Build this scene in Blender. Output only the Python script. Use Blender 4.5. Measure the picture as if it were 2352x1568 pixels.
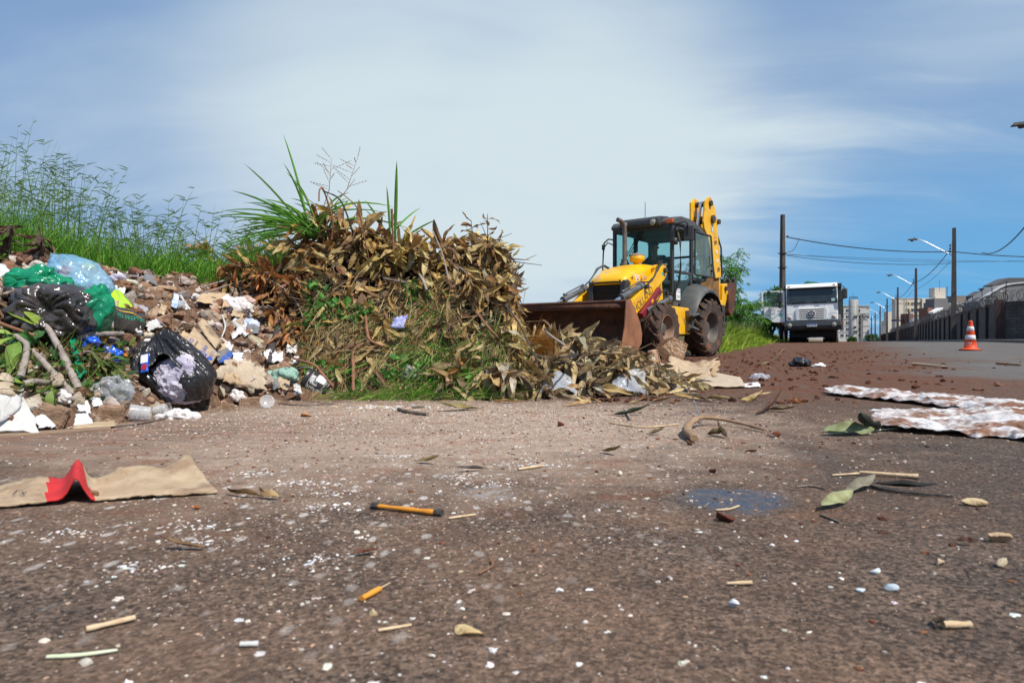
import bpy, math, random
import numpy as np
from mathutils import Vector, Matrix, noise as mnoise
# ------------------------------------------------------------------ scene, camera, sky, sun
sc = bpy.context.scene
for o in list(bpy.data.objects):
 bpy.data.objects.remove(o, do_unlink=True)
COL = sc.collection
rng = np.random.default_rng(11)
random.seed(5)
R = math.radians
CAM_H, FPX, CX, HY = 0.45, 1568.0, 1176.0, 775.0
cam = bpy.data.cameras.new("camera")
cam_o = bpy.data.objects.new("camera", cam)
COL.objects.link(cam_o)
cam.sensor_width = 36.0
cam.lens = 24.0
cam.clip_start = 0.05
cam.clip_end = 8000
cam_o.location = (0, 0, CAM_H)
cam_o.rotation_euler = (R(90) - math.atan(9 / FPX), 0, 0)
cam.dof.use_dof = True
cam.dof.focus_distance = 5.6
cam.dof.aperture_fstop = 6.3
sc.camera = cam_o
SUN = Vector((0.40, -0.42, 0.82)).normalized()
sun = bpy.data.lights.new("sun", 'SUN')
sun.energy = 5.0
sun.angle = R(0.55)
sun.color = (1.0, 0.935, 0.84)
sun_o = bpy.data.objects.new("sun", sun)
COL.objects.link(sun_o)
sun_o.rotation_euler = SUN.to_track_quat('Z', 'Y').to_euler()
sc.view_settings.view_transform = 'Standard'
sc.view_settings.look = 'None'
sc.view_settings.exposure = 0.14
sc.view_settings.gamma = 1.0
sc.cycles.max_bounces = 8
sc.cycles.transparent_max_bounces = 24
sc.cycles.transmission_bounces = 4
sc.cycles.glossy_bounces = 3
sc.cycles.diffuse_bounces = 3
sc.cycles.sample_clamp_indirect = 4.0
sc.cycles.use_denoising = True
class NT:
 """tiny node-tree writer"""
 def __init__(s, tree):
  s.t = tree
  s.n = tree.nodes
  s.l = tree.links
 def put(s, sock, v):
  if v is None:
   return
  if hasattr(v, 'links') or hasattr(v, 'is_linked'):
   s.l.new(v, sock)
  elif isinstance(v, (tuple, list)):
   if sock.type == 'RGBA' and len(v) == 3:
    v = (*v, 1)
   sock.default_value = v
  else:
   sock.default_value = v
 def m(s, op, a=None, b=None, c=None, clamp=False):
  n = s.n.new('ShaderNodeMath')
  n.operation = op
  n.use_clamp = clamp
  for i, v in enumerate((a, b, c)):
   s.put(n.inputs[i], v)
  return n.outputs[0]
 def vm(s, op, a=None, b=None, scale=None):
  n = s.n.new('ShaderNodeVectorMath')
  n.operation = op
  s.put(n.inputs[0], a)
  s.put(n.inputs[1], b)
  if scale is not None:
   s.put(n.inputs['Scale'], scale)
  return n.outputs['Value'] if op in ('DOT_PRODUCT', 'LENGTH', 'DISTANCE') else n.outputs[0]
 def noise(s, vec, scale, detail=4, rough=.55, dist=0, color=False):
  n = s.n.new('ShaderNodeTexNoise')
  s.put(n.inputs['Vector'], vec)
  n.inputs['Scale'].default_value = scale
  n.inputs['Detail'].default_value = detail
  n.inputs['Roughness'].default_value = rough
  n.inputs['Distortion'].default_value = dist
  return n.outputs['Color' if color else 'Fac']
 def voro(s, vec, scale, feature='F1', out='Distance', rand=1.0):
  n = s.n.new('ShaderNodeTexVoronoi')
  n.feature = feature
  s.put(n.inputs['Vector'], vec)
  n.inputs['Scale'].default_value = scale
  n.inputs['Randomness'].default_value = rand
  return n.outputs[out]
 def mix(s, f, a, b, mode='MIX'):
  n = s.n.new('ShaderNodeMix')
  n.data_type = 'RGBA'
  n.blend_type = mode
  s.put(n.inputs[0], f)
  s.put(n.inputs[6], a)
  s.put(n.inputs[7], b)
  return n.outputs[2]
 def step(s, v, lo, hi):
  n = s.n.new('ShaderNodeMapRange')
  n.interpolation_type = 'SMOOTHSTEP'
  s.put(n.inputs[0], v)
  n.inputs[1].default_value = lo
  n.inputs[2].default_value = hi
  return n.outputs[0]
 def mapping(s, vec, loc=(0, 0, 0), rot=(0, 0, 0), scale=(1, 1, 1)):
  n = s.n.new('ShaderNodeMapping')
  s.put(n.inputs[0], vec)
  n.inputs[1].default_value = loc
  n.inputs[2].default_value = rot
  n.inputs[3].default_value = scale
  return n.outputs[0]
 def sep(s, vec):
  n = s.n.new('ShaderNodeSeparateXYZ')
  s.put(n.inputs[0], vec)
  return n.outputs
 def comb(s, x, y, z):
  n = s.n.new('ShaderNodeCombineXYZ')
  for i, v in enumerate((x, y, z)):
   s.put(n.inputs[i], v)
  return n.outputs[0]
 def bump(s, h, strength, dist):
  n = s.n.new('ShaderNodeBump')
  n.inputs['Strength'].default_value = strength
  n.inputs['Distance'].default_value = dist
  s.put(n.inputs['Height'], h)
  return n.outputs[0]
# ---- sky: Nishita + high thin cloud
world = bpy.data.worlds.new("World")
sc.world = world
world.use_nodes = True
W = NT(world.node_tree)
W.n.clear()
sky = W.n.new('ShaderNodeTexSky')
sky.sky_type = 'NISHITA'
sky.sun_disc = False
sky.sun_elevation = math.asin(SUN.z)
sky.sun_rotation = math.atan2(SUN.x, SUN.y)
sky.altitude = 500
sky.air_density = 1.0
sky.dust_density = 0.6
sky.ozone_density = 2.5
wtc = W.n.new('ShaderNodeTexCoord')
wd = wtc.outputs['Generated']
wx, wy, wz = W.sep(wd)
zc = W.m('ADD', W.m('MAXIMUM', wz, 0.0), 0.16)
pl = W.comb(W.m('DIVIDE', wx, zc), W.m('DIVIDE', wy, zc), 0.0)     # cloud sheet seen in perspective
warp = W.vm('SCALE', W.noise(pl, 0.35, 3, color=True), scale=1.4)
pw = W.vm('ADD', pl, warp)
nA = W.noise(W.mapping(pw, rot=(0, 0, R(24)), scale=(0.34, 0.62, 1)), 1.0, 5, .5)
nB = W.noise(W.mapping(pw, loc=(3, 1, 0), rot=(0, 0, R(-28)), scale=(0.5, 2.2, 1)), 1.0, 6, .6)
nC = W.noise(W.mapping(pw, loc=(7, 4, 0), rot=(0, 0, R(10)), scale=(0.35, 1.6, 1)), 1.6, 5, .55)
def lobe(d, inner, outer):
 d = Vector(d).normalized()
 return W.step(W.vm('DOT_PRODUCT', wd, tuple(d)), math.cos(R(outer)), math.cos(R(inner)))
def wdir(px, py):
 return ((px - CX) / FPX, 1.0, (HY - py) / FPX)
f = W.m('ADD', W.m('MULTIPLY', lobe(wdir(1080, 290), 1, 25), .56), W.m('MULTIPLY', lobe(wdir(700, 520), 2, 22), .22))
f = W.m('ADD', f, W.m('MULTIPLY', lobe(wdir(1480, 430), 2, 18), .34))
f = W.m('ADD', f, W.m('MULTIPLY', W.m('SUBTRACT', nA, .5), 1.9))
f = W.m('ADD', f, W.m('MULTIPLY', W.m('SUBTRACT', nB, .5), .6))
f = W.m('SUBTRACT', f, W.m('MULTIPLY', lobe(wdir(2150, 40), 3, 30), .16))
streak = W.m('MULTIPLY', W.step(nC, .52, .74), W.m('MULTIPLY', lobe(wdir(2000, 500), 6, 22), .42))
f = W.m('ADD', W.m('ADD', f, streak), .22)
f = W.m('SUBTRACT', f, W.m('MULTIPLY', W.step(wz, .30, .52), .34))
f = W.m('MINIMUM', W.m('MAXIMUM', f, -.1), 1.3)
skyc = W.mix(1.0, sky.outputs[0], (0.62, 1.02, 1.42), 'MULTIPLY')
low = W.m('MULTIPLY', W.step(wz, 0.34, 0.02), W.step(wx, -.25, .55))
thin = W.mix(low, (2.4, 3.95, 6.6), (1.45, 4.6, 8.2))
skyc = W.mix(W.m('ADD', .86, W.m('MULTIPLY', low, .1)), skyc, thin)
skyf = W.mix(W.step(f, -.12, 1.22), skyc, (7.1, 8.3, 8.9))
bg = W.n.new('ShaderNodeBackground')
W.put(bg.inputs[0], skyf)
bg.inputs[1].default_value = 0.084
wo = W.n.new('ShaderNodeOutputWorld')
W.l.new(bg.outputs[0], wo.inputs[0])
# ------------------------------------------------------------------ places
def sm(t):
 t = np.clip(t, 0, 1)
 return t * t * (3 - 2 * t)
U = np.array([0.44, 0.898])      # along the road
V_ = np.array([0.898, -0.44])    # across it, to the right
def st(x, y):
 return x * V_[0] + y * V_[1], x * U[0] + y * U[1]
def xy(s, t):
 return s * V_[0] + t * U[0], s * V_[1] + t * U[1]
def gh(x, y):
 """height of the road surface"""
 x = np.asarray(x, float); y = np.asarray(y, float)
 s, t = st(x, y)
 z = .22 * sm((t + 1.2 * np.clip(s, -6, 8) - 9) / 26)
 return z - .0052 * np.clip(t - 42, 0, None)
def bank(x, y):
 x = np.asarray(x, float); y = np.asarray(y, float)
 s, t = st(x, y)
 b = .95 * sm((y - 4.6) / 1.6) * sm((-3.6 - s) / 1.6) * (1 - sm((y - 9) / 5))
 b = b + .30 * sm((-x - 3.4) / 2.5) * sm((y - 4) / 2) * (1 - sm((y - 11) / 5))
 b = b + .35 * sm((-5.2 + 2.0 * sm((y - 16) / 3) - s) / 1.4) * sm((y - 9) / 5)
 return b
def GZ(x, y):
 return gh(x, y) + bank(x, y)
TOE_A = np.array([-1176, -876, -676, -526, -470, -150, 24, 200]) / FPX
TOE_D = np.array([3.05, 3.62, 4.36, 4.75, 4.85, 5.0, 5.04, 5.1])
def vnoise(x, y, sc_, seed=0):
 """cheap smooth value noise (numpy)"""
 x = np.asarray(x, float) * sc_ + seed * 17.3; y = np.asarray(y, float) * sc_ + seed * 9.1
 xi = np.floor(x); yi = np.floor(y); fx = x - xi; fy = y - yi
 h = lambda a, b: np.modf(np.abs(np.sin(a * 127.1 + b * 311.7) * 43758.5453))[0]
 fx = fx * fx * (3 - 2 * fx); fy = fy * fy * (3 - 2 * fy)
 return (h(xi, yi) * (1 - fx) + h(xi + 1, yi) * fx) * (1 - fy) + (h(xi, yi + 1) * (1 - fx) + h(xi + 1, yi + 1) * fx) * fy
def RUB(x, y):
 """rubble mound"""
 x = np.asarray(x, float); y = np.asarray(y, float)
 a = x / np.maximum(y, .1)
 dd = y - np.interp(a, TOE_A, TOE_D)
 r = 1.12 * (1 - np.exp(-np.clip(dd, 0, None) / 1.05))
 r = r * sm((-.10 - a) / .22)
 r = r * (1 - sm((y - 6.4) / 1.6) * .5)
 n = (vnoise(x, y, 2.2) - .5) * .22 + (vnoise(x, y, 5.5, 3) - .5) * .10
 return r + n * sm(dd / .5) * sm((-.05 - a) / .25)
HT_X = np.array([-2.75, -2.56, -2.2, -1.91, -1.7, -1.49, -1.16, -.88, -.63, -.36, -.22, -.12, -.06, .0, .5, .8, 1.05, 1.3, 1.5, 1.7])
HT_Z = np.array([.55, .95, 1.05, 1.13, 1.18, 1.30, 1.24, 1.15, 1.09, 1.20, 1.20, 1.14, 1.02, .44, .36, .32, .26, .14, .06, .0])
def HEAP(x, y):
 """heap of cut branches, leaves and grass"""
 x = np.asarray(x, float); y = np.asarray(y, float)
 top = np.interp(x, HT_X, HT_Z, left=0, right=0)
 y0 = np.interp(x, [-2.8, -1.9, -1.5, -.6, .1, .9, 1.6, 2.4], [5.5, 5.25, 4.98, 4.98, 4.98, 5.15, 5.4, 5.8])
 w = np.interp(x, [-2.8, -1.7, -.2, .3, 2], [.5, .55, .55, .5, .45])
 back = np.interp(x, [-2, 0, .3, 2], [6.7, 6.7, 6.5, 6.6])
 p = (sm((y - y0) / (w * 1.7)) ** .55) * (1 - sm((y - back) / .7))
 n = (vnoise(x, y, 3.1, 5) - .5) * .20
 return np.clip(top * p + n * p * np.minimum(1, top), 0, None)
def SURF(x, y):
 return np.maximum(np.maximum(GZ(x, y), RUB(x, y)), HEAP(x, y))
def hit(px, py, f=SURF, near=.6, far=40.0):
 """the point of the built ground or heap that shows at a place of the picture"""
 rx, rz = (px - CX) / FPX, (HY - py) / FPX
 d = np.concatenate([np.arange(near, 9, .004), np.arange(9, far, .03)])
 z = CAM_H + rz * d
 below = np.nonzero(z <= f(rx * d, d))[0]
 dd = d[below[0]] if len(below) else 8.0
 return Vector((rx * dd, dd, CAM_H + rz * dd))
def at(px, py, d):
 return Vector(((px - CX) / FPX * d, d, CAM_H + (HY - py) / FPX * d))
def gnd(px, py):
 return hit(px, py, f=gh)
# ------------------------------------------------------------------ mesh writer
class MB:
 def __init__(s):
  s.v, s.f, s.c, s.mi, s.n = [], [], [], [], 0
 def add(s, v, faces, col=None, mi=0):
  v = np.asarray(v, float).reshape(-1, 3)
  groups = {}
  if isinstance(faces, np.ndarray):
   s.f.append((faces + s.n)); s.mi.append(np.full(len(faces), mi))
  else:
   for fc in faces:
    groups.setdefault(len(fc), []).append(fc)
   for g in groups.values():
    a = np.array(g, int) + s.n
    s.f.append(a); s.mi.append(np.full(len(a), mi))
  s.v.append(v)
  c = np.ones((len(v), 3))
  if col is not None:
   c[:] = col
  s.c.append(c)
  s.n += len(v)
  return s
 def box(s, c, size, rot=None, col=None, mi=0, taper=1.0):
  x, y, z = [q / 2 for q in size]
  t = taper
  v = np.array([(-x, -y, -z), (x, -y, -z), (x, y, -z), (-x, y, -z), (-x * t, -y * t, z), (x * t, -y * t, z), (x * t, y * t, z), (-x * t, y * t, z)])
  if rot is not None:
   v = v @ np.array(rot).T
  return s.add(v + np.array(c), [(3, 2, 1, 0), (4, 5, 6, 7), (0, 1, 5, 4), (1, 2, 6, 5), (2, 3, 7, 6), (3, 0, 4, 7)], col, mi)
 def tube(s, pts, r, n=8, col=None, mi=0, cap=True, squash=1.0):
  P = np.array([tuple(p) for p in pts], float)
  k = len(P)
  r = np.full(k, r) if np.isscalar(r) else np.array(r)
  T = np.gradient(P, axis=0) if k > 2 else np.repeat((P[1] - P[0])[None], 2, 0)
  T /= np.linalg.norm(T, axis=1)[:, None] + 1e-9
  up = np.array([0, 0, 1.0]) if abs(T[0][2]) < .9 else np.array([0, 1.0, 0])
  A = np.cross(T, up)
  A /= np.linalg.norm(A, axis=1)[:, None] + 1e-9
  B = np.cross(T, A)
  th = np.linspace(0, 2 * np.pi, n, endpoint=False)
  v = P[:, None] + r[:, None, None] * (np.cos(th)[None, :, None] * A[:, None] + squash * np.sin(th)[None, :, None] * B[:, None])
  i, j = np.meshgrid(np.arange(k - 1), np.arange(n), indexing='ij')
  j2 = (j + 1) % n
  f = np.stack([i * n + j, i * n + j2, (i + 1) * n + j2, (i + 1) * n + j], -1).reshape(-1, 4)
  s.add(v.reshape(-1, 3), f, col, mi)
  if cap:
   s.add(v[0], [tuple(range(n))], col, mi)
   s.add(v[-1], [tuple(range(n - 1, -1, -1))], col, mi)
  return s
 def lathe(s, prof, n=24, c=(0, 0, 0), axis='Z', col=None, mi=0):
  prof = np.array(prof, float)
  th = np.linspace(0, 2 * np.pi, n, endpoint=False)
  k = len(prof)
  a = prof[:, 0][:, None] * np.cos(th); b = prof[:, 0][:, None] * np.sin(th); h = np.repeat(prof[:, 1][:, None], n, 1)
  v = {'Z': (a, b, h), 'Y': (a, h, -b), 'X': (h, a, b)}[axis]
  v = np.stack(v, -1).reshape(-1, 3) + np.array(c)
  i, j = np.meshgrid(np.arange(k - 1), np.arange(n), indexing='ij')
  j2 = (j + 1) % n
  f = np.stack([i * n + j, i * n + j2, (i + 1) * n + j2, (i + 1) * n + j], -1).reshape(-1, 4)
  return s.add(v, f, col, mi)
 def prism(s, poly, h0, h1, axis='Y', col=None, mi=0):
  """polygon swept from h0 to h1 along axis; poly coordinates are the two other axes in order"""
  n = len(poly)
  v = []
  for h in (h0, h1):
   for a, b in poly:
    v.append({'X': (h, a, b), 'Y': (a, h, b), 'Z': (a, b, h)}[axis])
  f = [tuple(range(n - 1, -1, -1)), tuple(range(n, 2 * n))] + [(i, (i + 1) % n, n + (i + 1) % n, n + i) for i in range(n)]
  return s.add(v, f, col, mi)
 def grid(s, P, col=None, mi=0, closed=False):
  """P[i][j] points"""
  P = np.asarray(P, float)
  a, b = P.shape[:2]
  i, j = np.meshgrid(np.arange(a - 1), np.arange(b if closed else b - 1), indexing='ij')
  j2 = (j + 1) % b
  f = np.stack([i * b + j, (i + 1) * b + j, (i + 1) * b + j2, i * b + j2], -1).reshape(-1, 4)
  return s.add(P.reshape(-1, 3), f, col, mi)
 def mesh(s, name, smooth=False):
  me = bpy.data.meshes.new(name)
  if s.n == 0:
   return me
  v = np.concatenate(s.v); c = np.concatenate(s.c)
  me.vertices.add(len(v))
  me.vertices.foreach_set('co', v.ravel())
  lv = np.concatenate([f.ravel() for f in s.f])
  tot = np.concatenate([np.full(len(f), f.shape[1]) for f in s.f])
  me.loops.add(len(lv)); me.loops.foreach_set('vertex_index', lv.astype(np.int32))
  me.polygons.add(len(tot))
  start = np.concatenate([[0], np.cumsum(tot)[:-1]])
  me.polygons.foreach_set('loop_start', start.astype(np.int32))
  me.polygons.foreach_set('material_index', np.concatenate(s.mi).astype(np.int32))
  me.polygons.foreach_set('use_smooth', np.full(len(tot), smooth))
  me.update(calc_edges=True)
  at_ = me.color_attributes.new('col', 'FLOAT_COLOR', 'POINT')
  at_.data.foreach_set('color', np.concatenate([c, np.ones((len(c), 1))], 1).ravel())
  me.validate()
  return me
 def build(s, name, mats, parent=None, smooth=False, bevel=0, loc=None):
  if bevel or True:
   pass
  me = s.mesh(name, smooth)
  o = bpy.data.objects.new(name, me)
  COL.objects.link(o)
  for m_ in (mats if isinstance(mats, (list, tuple)) else [mats]):
   me.materials.append(m_)
  if parent is not None:
   o.parent = parent
  if loc is not None:
   o.location = loc
  if bevel:
   bake_bevel(o, bevel)
  return o
def apply_mods(o):
 dg = bpy.context.evaluated_depsgraph_get()
 dg.update()
 me = bpy.data.meshes.new_from_object(o.evaluated_get(dg), preserve_all_data_layers=True, depsgraph=dg)
 old = o.data
 o.modifiers.clear()
 o.data = me
 bpy.data.meshes.remove(old)
def bake_bevel(o, w, seg=2):
 b = o.modifiers.new('b', 'BEVEL')
 b.width = w
 b.segments = seg
 b.limit_method = 'ANGLE'
 b.angle_limit = R(40)
 b.harden_normals = False
 apply_mods(o)
 for p in o.data.polygons:
  p.use_smooth = False
def subdiv(o, lv=2):
 b = o.modifiers.new('s', 'SUBSURF')
 b.levels = lv
 b.render_levels = lv
 apply_mods(o)
 for p in o.data.polygons:
  p.use_smooth = True
def empty(name, loc=(0, 0, 0), rz=0.0, label=None, cat=None, group=None):
 o = bpy.data.objects.new(name, None)
 COL.objects.link(o)
 o.location = loc
 o.rotation_euler = (0, 0, rz)
 o.empty_display_size = .1
 return tag(o, label, cat, group)
LABELS = {}
def tag(o, label=None, cat=None, group=None, kind=None):
 if label:
  o['label'] = label
 if cat:
  o['category'] = cat
 if group:
  o['group'] = group
 if kind:
  o['kind'] = kind
 return o
def copy_tree(o, parent=None):
 c = o.copy()
 COL.objects.link(c)
 c.parent = parent
 for ch in list(o.children):
  copy_tree(ch, c)
 return c
def origin_to(o, p):
 """move a mesh object's origin to p without moving its shape"""
 p = Vector(p)
 o.data.transform(Matrix.Translation(-p))
 o.location = p
 return o
def lettering(body, parent, loc, rot, size, mat, name='lettering', depth=.001, align='CENTER', sx=1.0, label=None, shear=0.0):
 cu = bpy.data.curves.new(name, 'FONT')
 cu.body = body
 cu.size = size
 cu.align_x = align
 cu.align_y = 'CENTER'
 cu.extrude = depth
 cu.shear = shear
 cu.resolution_u = 3
 t = bpy.data.objects.new(name, cu)
 COL.objects.link(t)
 dg = bpy.context.evaluated_depsgraph_get()
 me = bpy.data.meshes.new_from_object(t.evaluated_get(dg))
 bpy.data.objects.remove(t, do_unlink=True)
 bpy.data.curves.remove(cu)
 o = bpy.data.objects.new(name, me)
 me.materials.clear()
 me.materials.append(mat)
 COL.objects.link(o)
 o.parent = parent
 o.location = loc
 o.rotation_euler = rot
 o.scale = (sx, 1, 1)
 if label:
  o['label'] = label
 return o
# ------------------------------------------------------------------ materials
def mat(name, c1, c2=None, scale=6.0, rough=.75, bump=0.0, bscale=None, metal=0.0, c3=None, s3=2.0, t3=(.55, .7), attr=False, spec=.4,
  stretch=(1, 1, 1), coat=0.0, trans=None, film=None, detail=5, contrast=(.3, .7), alpha=None, emit=None, sheen=0, back=None):
 m = bpy.data.materials.new(name)
 m.use_nodes = True
 T = NT(m.node_tree)
 T.n.clear()
 out = T.n.new('ShaderNodeOutputMaterial')
 p = T.n.new('ShaderNodeBsdfPrincipled')
 tc = T.n.new('ShaderNodeTexCoord').outputs['Object']
 if stretch != (1, 1, 1):
  tc = T.mapping(tc, scale=stretch)
 col = c1
 if c2 is not None:
  col = T.mix(T.step(T.noise(tc, scale, detail), *contrast), c1, c2)
 if c3 is not None:
  col = T.mix(T.step(T.noise(T.mapping(tc, loc=(4.1, 2.2, 7.7)), s3, 6, .65), *t3), col, c3)
 if attr:
  a = T.n.new('ShaderNodeAttribute')
  a.attribute_name = 'col'
  col = T.mix(1.0, col, a.outputs['Color'], 'MULTIPLY')
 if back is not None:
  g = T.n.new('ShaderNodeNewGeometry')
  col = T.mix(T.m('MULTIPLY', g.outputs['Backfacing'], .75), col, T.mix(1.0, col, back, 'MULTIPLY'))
 T.put(p.inputs['Base Color'], col if not isinstance(col, tuple) else (*col, 1))
 p.inputs['Roughness'].default_value = rough
 p.inputs['Metallic'].default_value = metal
 p.inputs['Specular IOR Level'].default_value = spec
 p.inputs['Coat Weight'].default_value = coat
 if emit:
  p.inputs['Emission Color'].default_value = (*emit[:3], 1)
  p.inputs['Emission Strength'].default_value = emit[3]
 if bump:
  T.put(p.inputs['Normal'], T.bump(T.noise(tc, bscale or scale * 3, 5, .6), bump, .02))
 if film:      # sharp creases of crumpled film
  wv = T.vm('ADD', tc, T.vm('SCALE', T.noise(tc, film * .35, 2, color=True), scale=.9 / film * 2))
  h = T.m('ADD', T.voro(wv, film), T.m('MULTIPLY', T.voro(wv, film * 2.3), .45))
  T.put(p.inputs['Normal'], T.bump(h, .5, .35 / film))
 sh = p.outputs[0]
 if trans:       # thin translucent sheet (leaves, film)
  t = T.n.new('ShaderNodeBsdfTranslucent')
  T.put(t.inputs[0], col if not isinstance(col, tuple) else (*col, 1))
  mx = T.n.new('ShaderNodeMixShader')
  mx.inputs[0].default_value = trans
  T.l.new(sh, mx.inputs[1]); T.l.new(t.outputs[0], mx.inputs[2])
  sh = mx.outputs[0]
 if alpha is not None:   # alpha = (tint, share of clear)
  t = T.n.new('ShaderNodeBsdfTransparent')
  t.inputs[0].default_value = (*alpha[0], 1)
  mx = T.n.new('ShaderNodeMixShader')
  mx.inputs[0].default_value = alpha[1]
  T.l.new(sh, mx.inputs[1]); T.l.new(t.outputs[0], mx.inputs[2])
  sh = mx.outputs[0]
 T.l.new(sh, out.inputs[0])
 return m
MT = {}
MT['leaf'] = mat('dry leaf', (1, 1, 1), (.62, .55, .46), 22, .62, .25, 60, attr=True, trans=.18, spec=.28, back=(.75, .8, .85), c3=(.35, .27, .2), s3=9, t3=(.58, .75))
MT['green'] = mat('green leaf', (1, 1, 1), (.72, .85, .6), 14, .55, .1, attr=True, trans=.3, spec=.3)
MT['grass'] = mat('grass', (1, 1, 1), (.75, .8, .7), 3, .6, 0, attr=True, trans=.3, spec=.2)
MT['straw'] = mat('straw', (1, 1, 1), (.8, .75, .7), 12, .7, 0, attr=True, trans=.1, spec=.2)
MT['bark'] = mat('bark', (.23, .19, .155), (.12, .09, .07), 18, .85, .5, 70)
MT['bark_red'] = mat('reddish bark', (.28, .13, .07), (.17, .08, .045), 22, .75, .4, 80)
MT['bark_pale'] = mat('pale bark', (.36, .31, .27), (.22, .18, .16), 14, .8, .4, 60)
MT['bark_dark'] = mat('charred wood', (.03, .028, .027), (.07, .06, .055), 25, .8, .6, 60)
MT['litter'] = mat('shade-dark heap core', (.025, .017, .011), (.012, .009, .007), 9, .95, .6, 25)  # near-black colour stands in for shade in the gaps between leaves
MT['rock'] = mat('rubble', (1, 1, 1), (.62, .55, .5), 14, .92, .9, 26, attr=True, c3=(.55, .33, .22), s3=5, t3=(.5, .72), spec=.2)
MT['soil'] = mat('rubble soil', (.19, .108, .062), (.085, .048, .03), 12, .95, 1.0, 40, c3=(.34, .25, .19), s3=8, t3=(.5, .7))
MT['pebble'] = mat('pebble', (1, 1, 1), (.75, .72, .7), 30, .85, 0, attr=True, spec=.25)
MT['card'] = mat('cardboard', (.50, .37, .235), (.42, .30, .19), 10, .9, .15, 50, c3=(.28, .19, .12), s3=5, spec=.15)
MT['card_pale'] = mat('pale cardboard', (.48, .37, .25), (.38, .28, .18), 16, .9, .4, 60, c3=(.22, .14, .09), s3=5, t3=(.48, .72), spec=.15)
MT['card_rib'] = mat('corrugated cardboard', (.56, .47, .36), (.4, .31, .22), 6, .9, .5, 5, stretch=(4, 40, 4), spec=.15)
MT['black_film'] = mat('black bag film', (.014, .014, .016), (.028, .026, .028), 5, .30, .3, 9, spec=.5, detail=3, film=16)
MT['grey_film'] = mat('dark grey bag film', (.085, .07, .064), (.03, .027, .027), 5, .2, .3, 8, spec=.75, detail=3, trans=.1, film=14)
MT['green_film'] = mat('green bag film', (.02, .42, .20), (.01, .28, .15), 6, .22, .6, 10, spec=.65, trans=.35, alpha=((.3, .95, .6), .12), film=15)
MT['blue_film'] = mat('clear blue bag film', (.30, .62, .90), (.5, .78, .95), 6, .14, .6, 10, spec=.8, alpha=((.62, .86, 1.0), .62), film=13)
MT['clear_film'] = mat('clear plastic film', (.9, .93, .97), (.78, .82, .9), 8, .14, .7, 14, spec=.8, alpha=((.97, .98, 1), .5), film=11, trans=.55)
MT['clear_plastic'] = mat('clear plastic', (.75, .76, .76), (.6, .6, .6), 8, .12, .2, 14, spec=.7, alpha=((.96, .97, 1), .55))
MT['white_cloth'] = mat('dirty white cloth', (.70, .69, .70), (.6, .57, .56), 5, .8, .9, 26, c3=(.22, .105, .06), s3=5, t3=(.43, .60), trans=.12)
MT['white_paper'] = mat('white paper', (.78, .78, .8), (.66, .64, .64), 6, .75, .3, 25, c3=(.5, .38, .28), s3=3, t3=(.62, .8), film=18)
MT['white_film'] = mat('white film', (.75, .72, .72), (.62, .56, .54), 8, .3, .5, 14, c3=(.5, .34, .28), s3=6, t3=(.6, .8), spec=.6, film=20)
MT['lav_paper'] = mat('crumpled white tissue', (.62, .59, .68), (.34, .31, .42), 9, .8, .8, 26, trans=.15, film=22)
MT['tile'] = mat('white ceramic tile', (.66, .68, .7), (.6, .61, .63), 5, .2, 0, c3=(.5, .42, .34), s3=5, t3=(.66, .8), spec=.5)
MT['lime'] = mat('lime green film', (.42, .68, .02), (.33, .58, .02), 4, .28, .2, 12, spec=.5)
MT['sack'] = mat('black printed sack', (.028, .026, .024), (.055, .045, .035), 9, .45, .3, 22, c3=(.2, .13, .08), s3=5, t3=(.62, .8))
MT['yellow_film'] = mat('yellow print', (.72, .45, .02), (.6, .38, .03), 6, .45)
MT['blue_film2'] = mat('blue wrapper', (.01, .07, .5), (.02, .12, .62), 9, .25, .5, 20, spec=.6, film=22)
MT['orange_film'] = mat('orange wrapper', (.85, .2, .015), (.8, .3, .05), 9, .3, .3, 20)
MT['red_print'] = mat('red printed paper', (.55, .025, .025), (.42, .02, .02), 8, .75, .1, c3=(.4, .25, .18), s3=6, t3=(.66, .85))
MT['blue_print'] = mat('blue print', (.03, .085, .34), (.04, .1, .38), 8, .8)
MT['dark_print'] = mat('dark print', (.06, .05, .05), None, rough=.8)
MT['white_print'] = mat('white print', (.8, .8, .8), None, rough=.6)
MT['green_print'] = mat('green print', (.01, .30, .18), None, rough=.6)
MT['teal_print'] = mat('teal print', (.02, .40, .32), None, rough=.5)
MT['mint'] = mat('mint cloth', (.30, .45, .38), (.22, .36, .3), 8, .85, .4, 30, c3=(.4, .28, .18), s3=5, t3=(.62, .8), film=20)
MT['blue_cloth'] = mat('blue white cloth', (.2, .32, .66), (.7, .74, .85), 22, .85, .6, 30, film=26)
MT['foam'] = mat('white foam board', (.56, .56, .55), (.46, .45, .43), 8, .8, .2, 50)
MT['can'] = mat('black paint can', (.018, .018, .02), (.035, .033, .033), 6, .38, .1, c3=(.13, .085, .055), s3=9, t3=(.58, .76), spec=.5)
MT['wire'] = mat('grey wire', (.32, .32, .33), None, rough=.35, metal=.7)
MT['wood'] = mat('grey board', (.30, .21, .14), (.2, .13, .085), 4, .85, .4, 10, stretch=(1, 14, 14))
MT['brick'] = mat('rough brick', (.34, .22, .15), (.22, .14, .09), 14, .95, .9, 40, c3=(.45, .4, .34), s3=5, t3=(.6, .8))
MT['bristle'] = mat('brown bristle', (.34, .15, .03), (.2, .08, .015), 30, .7, .3)
MT['bamboo'] = mat('orange bamboo', (.72, .33, .035), (.55, .2, .02), 5, .45, .1, stretch=(1, 1, 1))
MT['palewood'] = mat('pale wood', (.62, .48, .31), (.48, .34, .2), 30, .8, .3)
MT['greenstick'] = mat('pale green stalk', (.52, .6, .36), (.6, .62, .5), 20, .6)
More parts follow.
